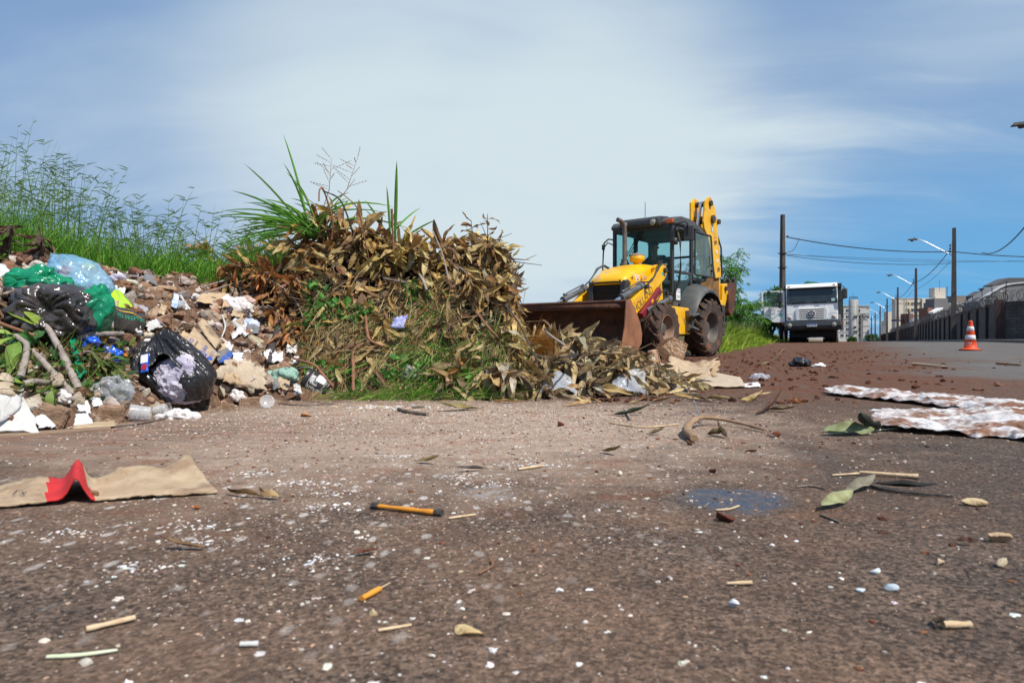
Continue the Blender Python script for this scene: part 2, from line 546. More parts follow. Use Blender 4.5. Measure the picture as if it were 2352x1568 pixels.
MT['orange'] = mat('cone orange', (.78, .085, .012), (.62, .06, .012), 5, .5, .1, c3=(.25, .07, .03), s3=9, t3=(.62, .8))
MT['reflect'] = mat('reflective band', (.78, .8, .84), (.62, .64, .68), 9, .4)
MT['yellow'] = mat('worn yellow paint', (.86, .47, .004), (.76, .38, .004), 3, .42, .05, c3=(.26, .13, .05), s3=6.5, t3=(.56, .74), spec=.45, coat=.15)
MT['yellow_hood'] = mat('worn hood paint', (.88, .50, .005), (.78, .40, .005), 2.5, .36, .05, c3=(.50, .34, .22), s3=4.2, t3=(.58, .63), coat=.15)
MT['rust'] = mat('rusty bucket steel', (.12, .046, .024), (.06, .026, .017), 5, .75, .4, 22, c3=(.24, .11, .06), s3=4, t3=(.58, .8))
MT['rust_light'] = mat('rusty plate', (.34, .145, .068), (.20, .085, .045), 4, .7, .3, 30, c3=(.42, .3, .22), s3=7, t3=(.66, .82), stretch=(1, 1, .6))
MT['steel_dark'] = mat('dark steel', (.045, .042, .04), (.08, .07, .062), 8, .55, .15, metal=.2, c3=(.17, .09, .06), s3=5, t3=(.6, .8))
MT['steel_grey'] = mat('grey cylinder', (.16, .17, .18), (.1, .1, .1), 7, .4, .05, metal=.3, c3=(.25, .15, .1), s3=5, t3=(.62, .8))
MT['chrome'] = mat('chrome rod', (.85, .86, .88), None, rough=.12, metal=1.0)
MT['black_plastic'] = mat('black plastic', (.035, .036, .038), (.05, .05, .05), 9, .5, .05, c3=(.1, .085, .075), s3=4, t3=(.6, .85))
MT['grey_plastic'] = mat('dark grey plastic', (.062, .065, .066), (.09, .09, .088), 7, .55, .1, 90, c3=(.17, .14, .12), s3=3, t3=(.58, .85))
MT['rubber'] = mat('muddy tyre', (.045, .036, .032), (.085, .052, .036), 5, .9, .3, 60, c3=(.19, .085, .046), s3=4, t3=(.5, .7))
MT['rubber_black'] = mat('black rubber', (.012, .012, .012), (.025, .022, .02), 6, .85, .2)
MT['rim_dark'] = mat('dark grey rim', (.09, .08, .072), (.13, .105, .09), 6, .6, .1, metal=.2)
MT['rim_tan'] = mat('dusty rim', (.30, .19, .13), (.2, .12, .08), 6, .75, .1)
MT['maroon'] = mat('maroon paint', (.23, .02, .032), (.17, .018, .026), 7, .45, .05)
MT['hose'] = mat('hydraulic hose', (.035, .033, .033), None, rough=.5)
MT['mesh_grille'] = mat('grille mesh', (.035, .024, .02), (.085, .058, .042), 60, .8, .5, 120, stretch=(1, 1, 2.2))
MT['glass'] = mat('tinted glass', (.20, .40, .42), None, rough=.06, spec=.6, alpha=((.50, .83, .84), .88))
MT['glass_clear'] = mat('side glass', (.3, .45, .47), None, rough=.06, spec=.6, alpha=((.72, .9, .9), .88))
MT['glass_dirty'] = mat('dusty side glass', (.32, .45, .46), (.22, .34, .36), 4, rough=.12, spec=.6, alpha=((.72, .92, .9), .68))
MT['glass_dark'] = mat('dark windscreen', (.02, .03, .036), (.035, .046, .05), 3, rough=.08, spec=.6)
MT['lamp'] = mat('lamp lens', (.40, .38, .31), (.22, .21, .17), 60, .25, .3, 90, spec=.7)
MT['lamp_orange'] = mat('orange lens', (.75, .13, .01), (.6, .1, .01), 30, .3)
MT['white_paint'] = mat('white cab paint', (.84, .85, .84), (.78, .79, .78), 2, .35, c3=(.45, .4, .34), s3=1.5, t3=(.6, .9), coat=.2)
MT['bumper'] = mat('grey bumper', (.022, .027, .034), (.03, .035, .042), 5, .55, .1)
MT['box_green'] = mat('dark green box', (.022, .04, .034), (.04, .05, .042), 4, .6, .1)
MT['tarp'] = mat('green tarp', (.02, .15, .10), (.015, .1, .07), 5, .7, .3)
MT['black'] = mat('black', (.008, .008, .009), None, rough=.8)
MT['plate_white'] = mat('number plate', (.72, .74, .76), None, rough=.5)
MT['skin'] = mat('skin', (.32, .17, .105), (.27, .14, .085), 9, .6)
MT['shirt_navy'] = mat('navy shirt', (.018, .022, .032), (.028, .032, .042), 9, .85, .3)
MT['denim'] = mat('denim', (.05, .085, .16), (.035, .06, .12), 12, .85, .3)
MT['shirt_orange'] = mat('orange shirt', (.62, .13, .012), (.5, .1, .012), 9, .85, .3)
MT['trousers'] = mat('dark trousers', (.012, .013, .02), (.02, .02, .028), 9, .85, .3)
MT['shoe'] = mat('black shoe', (.014, .013, .013), None, rough=.6)
MT['hair'] = mat('dark hair', (.015, .011, .009), None, rough=.6)
MT['concrete_pole'] = mat('concrete pole', (.095, .08, .074), (.065, .055, .052), 3, .9, .2)
MT['zinc'] = mat('galvanised tube', (.55, .56, .58), None, rough=.35, metal=.8)
MT['cable'] = mat('black cable', (.015, .015, .017), None, rough=.6)
MT['cream'] = mat('cream render', (.60, .55, .47), (.56, .51, .44), .15, .9)
MT['band'] = mat('beige trim', (.50, .44, .33), None, rough=.9)
MT['panel_tan'] = mat('tan panel', (.55, .38, .14), None, rough=.9)
MT['win'] = mat('window glass', (.015, .022, .03), None, rough=.1, spec=.6)
MT['winframe'] = mat('white window frame', (.6, .6, .6), None, rough=.6)
MT['conc'] = mat('concrete tank', (.46, .45, .42), (.38, .37, .35), .4, .9, c3=(.3, .29, .27), s3=.3)
MT['grey_wall'] = mat('grey render', (.185, .185, .19), (.16, .16, .165), .3, .9)
MT['grey_dark'] = mat('dark grey render', (.10, .098, .105), None, rough=.9)
MT['brown_wall'] = mat('brown cladding', (.22, .10, .065), None, rough=.85)
MT['lt_wall'] = mat('pale render', (.5, .5, .5), (.45, .45, .44), .3, .9)
MT['pilaster'] = mat('brown pilaster', (.075, .045, .042), (.05, .032, .03), 2, .9)
MT['razor'] = mat('razor wire', (.10, .10, .105), None, rough=.4, metal=.6)
MT['kerb'] = mat('kerb', (.2, .18, .16), (.12, .11, .1), 3, .9, .2)
MT['verge'] = mat('verge soil', (.16, .11, .07), (.09, .06, .04), 1.5, .95, .5, c3=(.3, .26, .12), s3=.7, t3=(.5, .62))
def block_mat():
 m = bpy.data.materials.new('concrete blockwork')
 m.use_nodes = True
 T = NT(m.node_tree)
 p = T.n['Principled BSDF']
 tc = T.n.new('ShaderNodeTexCoord').outputs['Object']
 x, y, z = T.sep(tc)
 b = T.n.new('ShaderNodeTexBrick')
 T.put(b.inputs['Vector'], T.comb(x, z, 0.0))
 b.inputs['Scale'].default_value = 1.0
 b.inputs['Brick Width'].default_value = .40
 b.inputs['Row Height'].default_value = .205
 b.inputs['Mortar Size'].default_value = .012
 b.inputs['Color1'].default_value = (.125, .11, .10, 1)
 b.inputs['Color2'].default_value = (.085, .075, .068, 1)
 b.inputs['Mortar'].default_value = (.04, .036, .034, 1)
 n = T.noise(tc, .9, 5)
 c = T.mix(T.step(n, .35, .7), b.outputs[0], T.mix(1.0, b.outputs[0], (.6, .58, .56), 'MULTIPLY'))
 low = T.m('MULTIPLY', T.step(z, .75, .05), T.step(T.noise(tc, 1.6, 5), .4, .62))
 c = T.mix(T.m('MULTIPLY', low, .6), c, (.12, .06, .035))
 T.put(p.inputs['Base Color'], c)
 p.inputs['Roughness'].default_value = .95
 T.put(p.inputs['Normal'], T.bump(b.outputs['Fac'], -.6, .02))
 return m
MT['block'] = block_mat()
# ------------------------------------------------------------------ vectorised scatter shapes
def unit(a):
 return a / (np.linalg.norm(a, axis=-1, keepdims=True) + 1e-9)
def leaf_mesh(mb, pos, tdir, nrm, L, Wd, curl, fold, col, nu=7, wave=.0, mi=0, seed=0):
 """N leaf blades: pos base point, tdir along the midrib, nrm face normal, curl = bend (rad), fold = V of the two halves"""
 r = np.random.default_rng(seed)
 N = len(pos)
 t = np.linspace(0, 1, nu)
 prof = np.sin(np.pi * np.clip(t, 0, 1) ** .82) ** .75
 prof[0] = .10; prof[-1] = .02
 tdir = unit(np.asarray(tdir, float)); nrm = np.asarray(nrm, float)
 nrm = unit(nrm - (nrm * tdir).sum(1, keepdims=True) * tdir)
 side = np.cross(tdir, nrm)
 curl = np.broadcast_to(curl, (N,)); fold = np.broadcast_to(fold, (N,))
 L = np.broadcast_to(L, (N,)); Wd = np.broadcast_to(Wd, (N,))
 ang = curl[:, None] * (t[None] ** 1.3)
 dt = 1 / (nu - 1)
 cx_ = np.cumsum(np.cos(ang), 1) * dt - np.cos(ang) * dt
 cz_ = np.cumsum(np.sin(ang), 1) * dt - np.sin(ang) * dt
 mid = pos[:, None] + L[:, None, None] * (cx_[..., None] * tdir[:, None] - cz_[..., None] * nrm[:, None])
 ln = np.cos(ang)[..., None] * nrm[:, None] + np.sin(ang)[..., None] * tdir[:, None]
 tw = r.normal(0, 1.0, (N, 1)) * t[None]
 sd = np.cos(tw)[..., None] * side[:, None] + np.sin(tw)[..., None] * ln
 ln2 = np.cos(tw)[..., None] * ln - np.sin(tw)[..., None] * side[:, None]
 w = Wd[:, None] * prof[None] * .5
 ph = r.uniform(0, 6.28, (N, 1, 2))
 wv = wave * Wd[:, None, None] * np.sin(t[None, :, None] * r.uniform(8, 15, (N, 1, 1)) + ph) * np.sin(np.pi * t)[None, :, None]
 lft = mid + w[..., None] * (np.cos(fold)[:, None, None] * sd + np.sin(fold)[:, None, None] * ln2) + wv[..., 0:1] * ln2
 rgt = mid + w[..., None] * (-np.cos(fold)[:, None, None] * sd + np.sin(fold)[:, None, None] * ln2) + wv[..., 1:2] * ln2
 v = np.stack([lft, mid, rgt], 2)      # N,nu,3,3
 base = np.arange(N)[:, None, None] * (nu * 3)
 i, j = np.meshgrid(np.arange(nu - 1), np.arange(2), indexing='ij')
 q = np.stack([i * 3 + j, i * 3 + j + 1, (i + 1) * 3 + j + 1, (i + 1) * 3 + j], -1).reshape(1, -1, 4)
 f = (base + q).reshape(-1, 4)
 c = np.repeat(np.asarray(col)[:, None, :], nu * 3, 1).reshape(N, nu, 3, 3).copy()
 c[:, :, 1] *= 1.12
 mb.add(v.reshape(-1, 3), f, c.reshape(-1, 3), mi)
def blades(mb, pos, d, bend, L, W0, col, nu=5, droop=None, mi=0):
 """N grass blades as tapering ribbons; d start direction, bend = horizontal bend direction*amount"""
 N = len(pos)
 t = np.linspace(0, 1, nu)
 d = unit(np.asarray(d, float))
 L = np.broadcast_to(L, (N,)); W0 = np.broadcast_to(W0, (N,))
 P = pos[:, None] + L[:, None, None] * (t[None, :, None] * d[:, None] + (t ** 2)[None, :, None] * bend[:, None])
 T = unit(np.gradient(P, axis=1))
 side = unit(np.cross(T, np.array([.13, 1.0, .2])[None, None]))
 w = W0[:, None] * (1 - t[None] ** 1.6 * .93) * np.where(t == 0, .7, 1)[None]
 a = P + side * w[..., None] * .5; b = P - side * w[..., None] * .5
 v = np.stack([a, b], 2)
 i = np.arange(nu - 1)
 q = np.stack([i * 2, i * 2 + 1, i * 2 + 3, i * 2 + 2], -1)[None]
 f = (np.arange(N)[:, None, None] * nu * 2 + q).reshape(-1, 4)
 c = np.repeat(np.asarray(col)[:, None, :], nu * 2, 1)
 mb.add(v.reshape(-1, 3), f, c.reshape(-1, 3), mi)
def pick(pal, N, r, jit=.18):
 pal = np.array(pal)
 c = pal[r.integers(0, len(pal), N)]
 return c * r.uniform(1 - jit, 1 + jit, (N, 1)) * r.uniform(.94, 1.06, (N, 3))
_ico = {}
def ico(level):
 if level not in _ico:
  import bmesh
  bm = bmesh.new()
  bmesh.ops.create_icosphere(bm, subdivisions=level, radius=1)
  v = np.array([x.co[:] for x in bm.verts]); f = np.array([[q.index for q in x.verts] for x in bm.faces])
  bm.free()
  _ico[level] = (v, f)
 return _ico[level]
def rock(r, size, level=3, cuts=9, rough=.05):
 """a broken lump: sphere cut flat by random planes, then roughened"""
 v, f = ico(level)
 v = v.copy()
 for k in range(cuts):
  n = unit(r.normal(0, 1, 3)); d = r.uniform(.28, .66)
  h = v @ n - d
  v = v - np.clip(h, 0, None)[:, None] * n * .97
 q = np.array([mnoise.noise(Vector(p * 2.3) + Vector((r.integers(0, 99), 0, 0))) for p in v])
 q2 = r.normal(0, 1, len(v))
 v = v * (1 + rough * 1.2 * q[:, None] + rough * .45 * q2[:, None])
 return v * np.array(size), f
def scatter_pebbles(mb, pos, size, col, r, level=1, flat=.6):
 v, f = ico(level)
 N = len(pos)
 sc_ = size[:, None] * r.uniform(.5, 1.45, (N, 3)) * np.array([1, 1, flat])
 a = r.uniform(0, 6.28, N)
 jit = 1 + r.normal(0, .24, (N, len(v), 1))
 vv = v[None] * jit * sc_[:, None]
 c, s_ = np.cos(a)[:, None], np.sin(a)[:, None]
 x = vv[..., 0] * c - vv[..., 1] * s_; y = vv[..., 0] * s_ + vv[..., 1] * c
 vv = np.stack([x, y, vv[..., 2]], -1) + pos[:, None]
 ff = (np.arange(N)[:, None, None] * len(v) + f[None]).reshape(-1, 3)
 cc = np.repeat(col[:, None], len(v), 1).reshape(-1, 3)
 mb.add(vv.reshape(-1, 3), ff, cc)
def sample_surface(f, xr, yr, res, N, r, keep=None):
 """area-weighted random points with normals on a height function"""
 x = np.arange(xr[0], xr[1], res); y = np.arange(yr[0], yr[1], res)
 X, Y = np.meshgrid(x, y, indexing='ij')
 Z = f(X, Y)
 gx, gy = np.gradient(Z, res, res)
 w = np.sqrt(1 + gx ** 2 + gy ** 2)
 if keep is not None:
  w = w * keep(X, Y, Z)
 p = (w / w.sum()).ravel()
 k = r.choice(len(p), N, p=p)
 u = r.uniform(0, res, N); v = r.uniform(0, res, N)
 xx, yy = X.ravel()[k] + u, Y.ravel()[k] + v
 n = unit(np.stack([-gx.ravel()[k], -gy.ravel()[k], np.ones(N)], -1))
 return np.stack([xx, yy, f(xx, yy)], -1), n
def crumple(o, amp, scale, seed=0, octaves=3):
 """push a finished mesh about with ridged noise: folds of film, cloth, paper"""
 me = o.data
 n = len(me.vertices)
 co = np.empty(n * 3); me.vertices.foreach_get('co', co); co = co.reshape(-1, 3)
 no = np.empty(n * 3); me.vertices.foreach_get('normal', no); no = no.reshape(-1, 3)
 off = Vector((seed * 3.7, seed * 1.3, seed * 2.1))
 for i in range(n):
  p = Vector(co[i]) * scale + off
  h = 0; a = 1.0
  for k in range(octaves):
   h += a * (1.9 * mnoise.voronoi(p)[0][0] - .8)
   p = p * 2.03; a *= .5
  co[i] += no[i] * amp * h
 me.vertices.foreach_set('co', co.ravel())
 me.update()
def press_on(t, surf, n, gap=.0012):
 """lay print on an uneven sheet"""
 from mathutils.bvhtree import BVHTree
 me = surf.data
 bv = BVHTree.FromPolygons([v.co for v in me.vertices], [tuple(p.vertices) for p in me.polygons])
 n = Vector(n).normalized()
 M = Matrix.LocRotScale(t.location, t.rotation_euler.to_quaternion(), t.scale)
 Mi = M.inverted()
 c = M @ (sum((v.co for v in t.data.vertices), Vector()) / max(1, len(t.data.vertices)))
 for v in t.data.vertices:
  p = M @ v.co
  h = bv.ray_cast(p + n * .3, -n)[0]
  if h is not None:
   v.co = Mi @ (h + n * gap)
def skin_body(name, joints, edges, mat_, parent=None, lv=2, root=0):
 """one continuous figure grown from a skeleton (joints: (x,y,z,r))"""
 me = bpy.data.meshes.new(name)
 me.from_pydata([j[:3] for j in joints], edges, [])
 o = bpy.data.objects.new(name, me)
 COL.objects.link(o)
 s = o.modifiers.new('sk', 'SKIN')
 s.use_smooth_shade = True
 for i, v in enumerate(me.skin_vertices[0].data):
  r_ = joints[i][3]
  v.radius = (r_, r_) if np.isscalar(r_) else r_
  v.use_root = (i == root)
 b = o.modifiers.new('ss', 'SUBSURF')
 b.levels = lv
 b.render_levels = lv
 apply_mods(o)
 o.data.materials.clear()
 o.data.materials.append(mat_)
 for p in o.data.polygons:
  p.use_smooth = True
 o.parent = parent
 return o
# ------------------------------------------------------------------ ground, road, verge
def road_mat():
 m = bpy.data.materials.new('dusty asphalt')
 m.use_nodes = True
 T = NT(m.node_tree)
 p = T.n['Principled BSDF']
 tc = T.n.new('ShaderNodeTexCoord').outputs['Object']
 x, y, z = T.sep(tc)
 s = T.m('ADD', T.m('MULTIPLY', x, .898), T.m('MULTIPLY', y, -.44))
 t = T.m('ADD', T.m('MULTIPLY', x, .44), T.m('MULTIPLY', y, .898))
 n1 = T.noise(tc, 1.3, 6, .6)
 n2 = T.noise(tc, 4.5, 6, .6)
 n3 = T.noise(tc, 22, 5, .65)
 nf = T.noise(tc, 170, 3, .7)
 vc = T.voro(tc, 150, out='Color')
 vg = T.sep(vc)[0]
 base = T.mix(T.step(n2, .3, .7), (.125, .090, .068), (.064, .048, .039))
 base = T.mix(T.step(n1, .35, .7), base, (.118, .076, .052))
 base = T.mix(1.0, base, T.mix(vg, (.30, .30, .31), (2.1, 2.0, 1.9)), 'MULTIPLY')
 base = T.mix(1.0, base, T.mix(T.step(T.noise(tc, 75, 3, .6), .35, .65), (.7, .69, .68), (1.3, 1.3, 1.3)), 'MULTIPLY')
 base = T.mix(T.step(nf, .60, .72), base, (.27, .225, .19))
 def ell(cx, cy, rx, ry, soft=.5, nz=.7, nn=None, rot=0):
  v = T.mapping(tc, loc=(-cx, -cy, 0))
  v = T.vm('MULTIPLY', v, (1 / rx, 1 / ry, 0.0)) if not rot else T.vm('MULTIPLY', T.mapping(v, rot=(0, 0, rot)), (1 / rx, 1 / ry, 0.0))
  d = T.vm('LENGTH', v)
  d = T.m('ADD', d, T.m('MULTIPLY', T.m('SUBTRACT', nn or n2, .5), nz * 2))
  return T.step(d, 1.0 + soft * .5, 1.0 - soft)
 dust = T.m('MULTIPLY', T.step(x, 1.5, -1.0), T.m('MULTIPLY', T.step(n1, .35, .65), .5))
 base = T.mix(dust, base, (.26, .165, .112))
 sand = ell(-.45, 3.6, 1.9, 1.6, .6, .5)
 sandc = T.mix(T.step(n3, .35, .65), (.52, .38, .28), (.36, .26, .19))
 sandc = T.mix(T.step(nf, .5, .68), sandc, (.52, .43, .36))
 base = T.mix(T.m('MULTIPLY', sand, T.step(n3, .2, .42)), base, sandc)
 left = ell(-2.1, 3.3, 1.6, .65, .8, .45)
 base = T.mix(T.m('MULTIPLY', left, .85), base, T.mix(T.step(T.noise(T.mapping(tc, rot=(0, 0, .35), scale=(2, 14, 1)), 1.6, 5), .35, .65), (.34, .205, .145), (.15, .11, .09)))
 sv = T.mapping(tc, rot=(0, 0, R(-22)), scale=(1, .55, 1))
 v1 = T.voro(sv, 19, out='Distance')
 v2 = T.voro(sv, 52, out='Distance')
 area = T.m('MAXIMUM', ell(-.62, 2.0, 1.05, .95, .9, .6), T.m('MULTIPLY', ell(.35, 2.7, .8, .75, .9, .5), .75))
 sp = T.m('MAXIMUM', T.step(T.m('ADD', v1, T.m('MULTIPLY', n3, .5)), .52, .36), T.m('MULTIPLY', T.step(T.m('ADD', v2, T.m('MULTIPLY', n3, .4)), .42, .28), .8))
 base = T.mix(T.m('MULTIPLY', T.m('MULTIPLY', sp, area), .95), base, T.mix(n3, (.78, .73, .68), (.42, .36, .31)))
 red1 = T.m('MULTIPLY', T.step(T.noise(T.mapping(tc, loc=(3, 8, 0), scale=(1, 1.6, 1)), 3.4, 6, .65), .51, .68), T.m('MULTIPLY', T.step(y, .8, 2.6), T.step(x, 2.3, .6)))
 base = T.mix(T.m('MULTIPLY', red1, .6), base, (.23, .095, .048))
 wob = T.m('MULTIPLY', T.m('SUBTRACT', T.noise(tc, .55, 4), .5), 4.0)
 sred = T.m('MULTIPLY', T.step(T.m('ADD', s, wob), 2.4, .5), T.step(T.m('ADD', y, wob), 4.2, 6.2))
 streak = T.noise(T.mapping(tc, rot=(0, 0, math.atan2(.44, .898)), scale=(5.0, .55, 1)), 1.3, 6, .62)
 redc = T.mix(T.step(n3, .3, .7), (.22, .082, .038), (.085, .038, .023))
 redc = T.mix(T.step(n2, .5, .7), redc, (.15, .105, .08))
 base = T.mix(T.m('MULTIPLY', sred, T.step(T.m('ADD', streak, T.m('MULTIPLY', n2, .5)), .54, .80)), base, redc)
 lane = T.m('MULTIPLY', T.step(T.m('ADD', s, wob), .3, 2.2), T.step(y, 5.0, 8.5))
 lc = T.mix(T.step(streak, .4, .64), (.175, .160, .146), (.135, .123, .112))
 lc = T.mix(T.step(T.noise(tc, .8, 5), .55, .72), lc, (.17, .115, .08))
 base = T.mix(lane, base, lc)
 dk = ell(1.6, 2.0, .9, 1.1, .8, .5)
 base = T.mix(T.m('MULTIPLY', dk, .35), base, (.055, .047, .042))
 tread = T.m('MULTIPLY', ell(1.15, 2.55, .10, .8, .8, .35, n3, rot=R(12)), .45)
 base = T.mix(tread, base, (.045, .04, .037))
 bl = ell(.60, 1.88, .16, .16, .45, .95, n2)
 base = T.mix(T.m('MULTIPLY', bl, T.step(n3, .25, .6)), base, T.mix(n3, (.10, .135, .19), (.055, .065, .085)))
 bl2 = ell(-.07, 1.98, .09, .09, .5, .9, n2)
 base = T.mix(T.m('MULTIPLY', T.m('MULTIPLY', bl2, T.step(n3, .45, .6)), .6), base, (.36, .38, .40))
 ylw = T.m('MULTIPLY', T.step(s, 5.6, 6.5), T.step(T.noise(tc, .9, 5, .7), .5, .6))
 base = T.mix(T.m('MULTIPLY', ylw, .8), base, (.33, .27, .13))
 T.put(p.inputs['Base Color'], base)
 p.inputs['Roughness'].default_value = .9
 p.inputs['Specular IOR Level'].default_value = .25
 h = T.m('ADD', T.m('MULTIPLY', vg, .6), T.m('ADD', n3, T.m('MULTIPLY', nf, .5)))
 T.put(p.inputs['Normal'], T.bump(h, 1.0, .014))
 return m
MT['road'] = road_mat()
MT['earth'] = mat('earth', (.17, .082, .045), (.10, .052, .032), 2.5, .95, .8, 20, c3=(.12, .13, .04), s3=.9, t3=(.45, .6))
tt = np.unique(np.concatenate([np.arange(-6, 30, .5), np.arange(30, 120, 3), np.arange(120, 460, 20)]))
ss = np.unique(np.concatenate([np.arange(-5.0, 6.61, .4), [6.6]]))
S, Tt = np.meshgrid(ss, tt, indexing='ij')
X, Y = xy(S, Tt)
b = MB(); b.grid(np.stack([X, Y, gh(X, Y) + .004], -1)[::-1])
tag(b.build('road', MT['road'], smooth=True), kind='structure', label='dusty asphalt road strewn with grit and red soil')
ts = np.unique(np.concatenate([np.arange(-40, 26, .45), np.arange(26, 80, 2.5), np.arange(80, 500, 25), np.arange(500, 4001, 500)]))
sg = np.unique(np.concatenate([np.arange(-3000, -200, 400), np.arange(-200, -20, 20), np.arange(-20, 8, .4), np.arange(8, 30, 4), np.arange(30, 400, 40), np.arange(400, 3001, 400)]))
S, Tt = np.meshgrid(sg, ts, indexing='ij')
X, Y = xy(S, Tt)
Zg = GZ(X, Y) - .02 - .06 * ((S > -4.6) & (S < 6.4))
b = MB(); b.grid(np.stack([X, Y, Zg], -1)[::-1])
tag(b.build('ground', MT['earth'], smooth=True), kind='structure', label='earth ground')
tt2 = np.concatenate([np.arange(20, 120, 4), np.arange(120, 440, 20)])
prof = [(6.6, -.05), (6.6, .13), (6.75, .14), (6.75, .12), (9.6, .16)]
S2 = np.array([q[0] for q in prof]); Z2 = np.array([q[1] for q in prof])
P = np.zeros((len(prof), len(tt2), 3))
for i in range(len(prof)):
 X, Y = xy(np.full(len(tt2), S2[i]), tt2)
 P[i] = np.stack([X, Y, gh(X, Y) + Z2[i]], -1)
b = MB(); b.grid(P[:3][::-1]); tag(b.build('kerb', MT['kerb']), kind='structure', label='concrete kerb')
b = MB(); b.grid(P[3:][::-1]); tag(b.build('pavement', MT['verge'], smooth=True), kind='structure', label='earth pavement strip by the wall')
# ------------------------------------------------------------------ block wall with razor wire
WA = np.array([29.2, 40.6]); WDIR = np.array([.452, .892]); WL = 236.0
wang = math.atan2(WDIR[1], WDIR[0])
wall = empty('block_wall', (WA[0], WA[1], float(gh(*WA)) + .05), wang, 'long grey concrete block wall with brown pilasters along the far side of the road', 'wall')
wall.rotation_euler = (0, math.atan(.0047), wang)
b = MB(); b.box((WL / 2, .10, 1.0), (WL, .16, 2.6)); b.build('wall_body', MT['block'], wall)
b = MB(); b.box((-1.55, -1.25, 1.02), (.16, 4.2, 2.62), rot=Matrix.Rotation(R(-50), 3, 'Z')); wr = b.build('wall_return', MT['block'], wall)
wr.location = (0, 0, 0)
mp = MB(); mp.box((0, .12, 0), (.30, .36, 2.76)); 
pp = mp.mesh('pilaster'); pp.materials.append(MT['pilaster'])
for k in range(58):
 o = bpy.data.objects.new('pilaster', pp); COL.objects.link(o); o.parent = wall
 o.location = (k * 4.05, .02, 1.02)
 if k == 0:
  o.scale = (1.9, 1.3, 1.05)
rz = empty('razor_wire', (WA[0], WA[1], float(gh(*WA)) + .05), wang, 'coiled razor wire running along the top of the block wall', 'razor wire')
rz.rotation_euler = wall.rotation_euler
r1 = np.random.default_rng(3)
b = MB()
u = np.arange(0, 150, .028)
coil = .36 + .06 * np.sin(u * 1.7)
ph = u / .44 * 2 * np.pi
pts = np.stack([u + .05 * np.sin(ph * .5), .10 + coil * np.cos(ph), 2.6 + coil * np.sin(ph) + .05 * np.sin(u * .9)], -1)
b.tube(pts, .018, 3, cap=False)
u = np.arange(-3.6, 0, .028); ph = u / .42 * 2 * np.pi
c_, s_ = math.cos(R(-50 + 90)), math.sin(R(-50 + 90))
pts = np.stack([u * c_ + .36 * np.cos(ph) * s_, u * s_ + .36 * np.cos(ph) * c_, 2.62 + .36 * np.sin(ph)], -1)
b.tube(pts, .018, 3, cap=False)
b.build('coil', MT['razor'], rz)
ef = empty('electric_fence', (WA[0], WA[1], float(gh(*WA)) + .05), wang, 'electric fence rods with insulators standing above the block wall', 'fence')
ef.rotation_euler = wall.rotation_euler
b = MB(); b.tube([(0, 0, 2.3), (0, .06, 3.25)], .012, 5)
for k in range(5):
 b.lathe([(.0, -.04), (.035, -.03), (.035, .03), (0, .04)], 6, (0, .02 + .008 * k, 2.62 + .14 * k))
rod = b.mesh('rod'); rod.materials.append(MT['cable'])
for k in range(52):
 o = bpy.data.objects.new('rod', rod); COL.objects.link(o); o.parent = ef
 o.location = (.15 + k * 2.9 + (k % 3) * .12, .12, 0)
 o.rotation_euler = (r1.normal(0, .04), r1.normal(0, .05), 0)
 if k < 3:
  o.scale = (1, 1, 1.1)
b = MB()
for k in range(4):
 b.tube([(0, .1, 2.75 + .14 * k), (150, .1, 2.75 + .14 * k)], .005, 3, cap=False)
b.build('strand', MT['wire'], ef)
# ------------------------------------------------------------------ poles, lamps, cables
POLE_S, POLE_T0, POLE_DT = 7.62, 63.9, 33.0
def pole_xy(k):
 return xy(POLE_S + 1.15 * (k == 0), POLE_T0 + POLE_DT * (k - 1) * (1.0 if k > 0 else .98))
def make_pole(name, h):
 b = MB()
 b.prism([(-.15, -.2), (.15, -.2), (.15, .2), (-.15, .2)], -.3, .01, 'Z')
 o = MB()
 v0, v1 = .17, .10
 o.add([(-v0, -v0 * 1.2, -.4), (v0, -v0 * 1.2, -.4), (v0, v0 * 1.2, -.4), (-v0, v0 * 1.2, -.4), (-v1, -v1 * 1.2, h), (v1, -v1 * 1.2, h), (v1, v1 * 1.2, h), (-v1, v1 * 1.2, h)],
          [(3, 2, 1, 0), (4, 5, 6, 7), (0, 1, 5, 4), (1, 2, 6, 5), (2, 3, 7, 6), (3, 0, 4, 7)])
 return o
pole_labels = {
 0: 'concrete street lamp pole whose lamp head shows at the upper edge of the sky',
 1: 'tall concrete street lamp pole nearest the traffic cone, in front of the block wall',
 2: 'concrete street lamp pole second in the row along the wall after the tallest',
 3: 'concrete street lamp pole third in the row along the wall after the tallest',
 4: 'concrete street lamp pole fourth in the row along the wall',
 5: 'concrete street lamp pole fifth in the row near the end of the wall',
 6: 'small distant street lamp pole sixth in the row by the far apartment block',
 7: 'tiny distant street lamp pole last in the row before the far apartment block'}
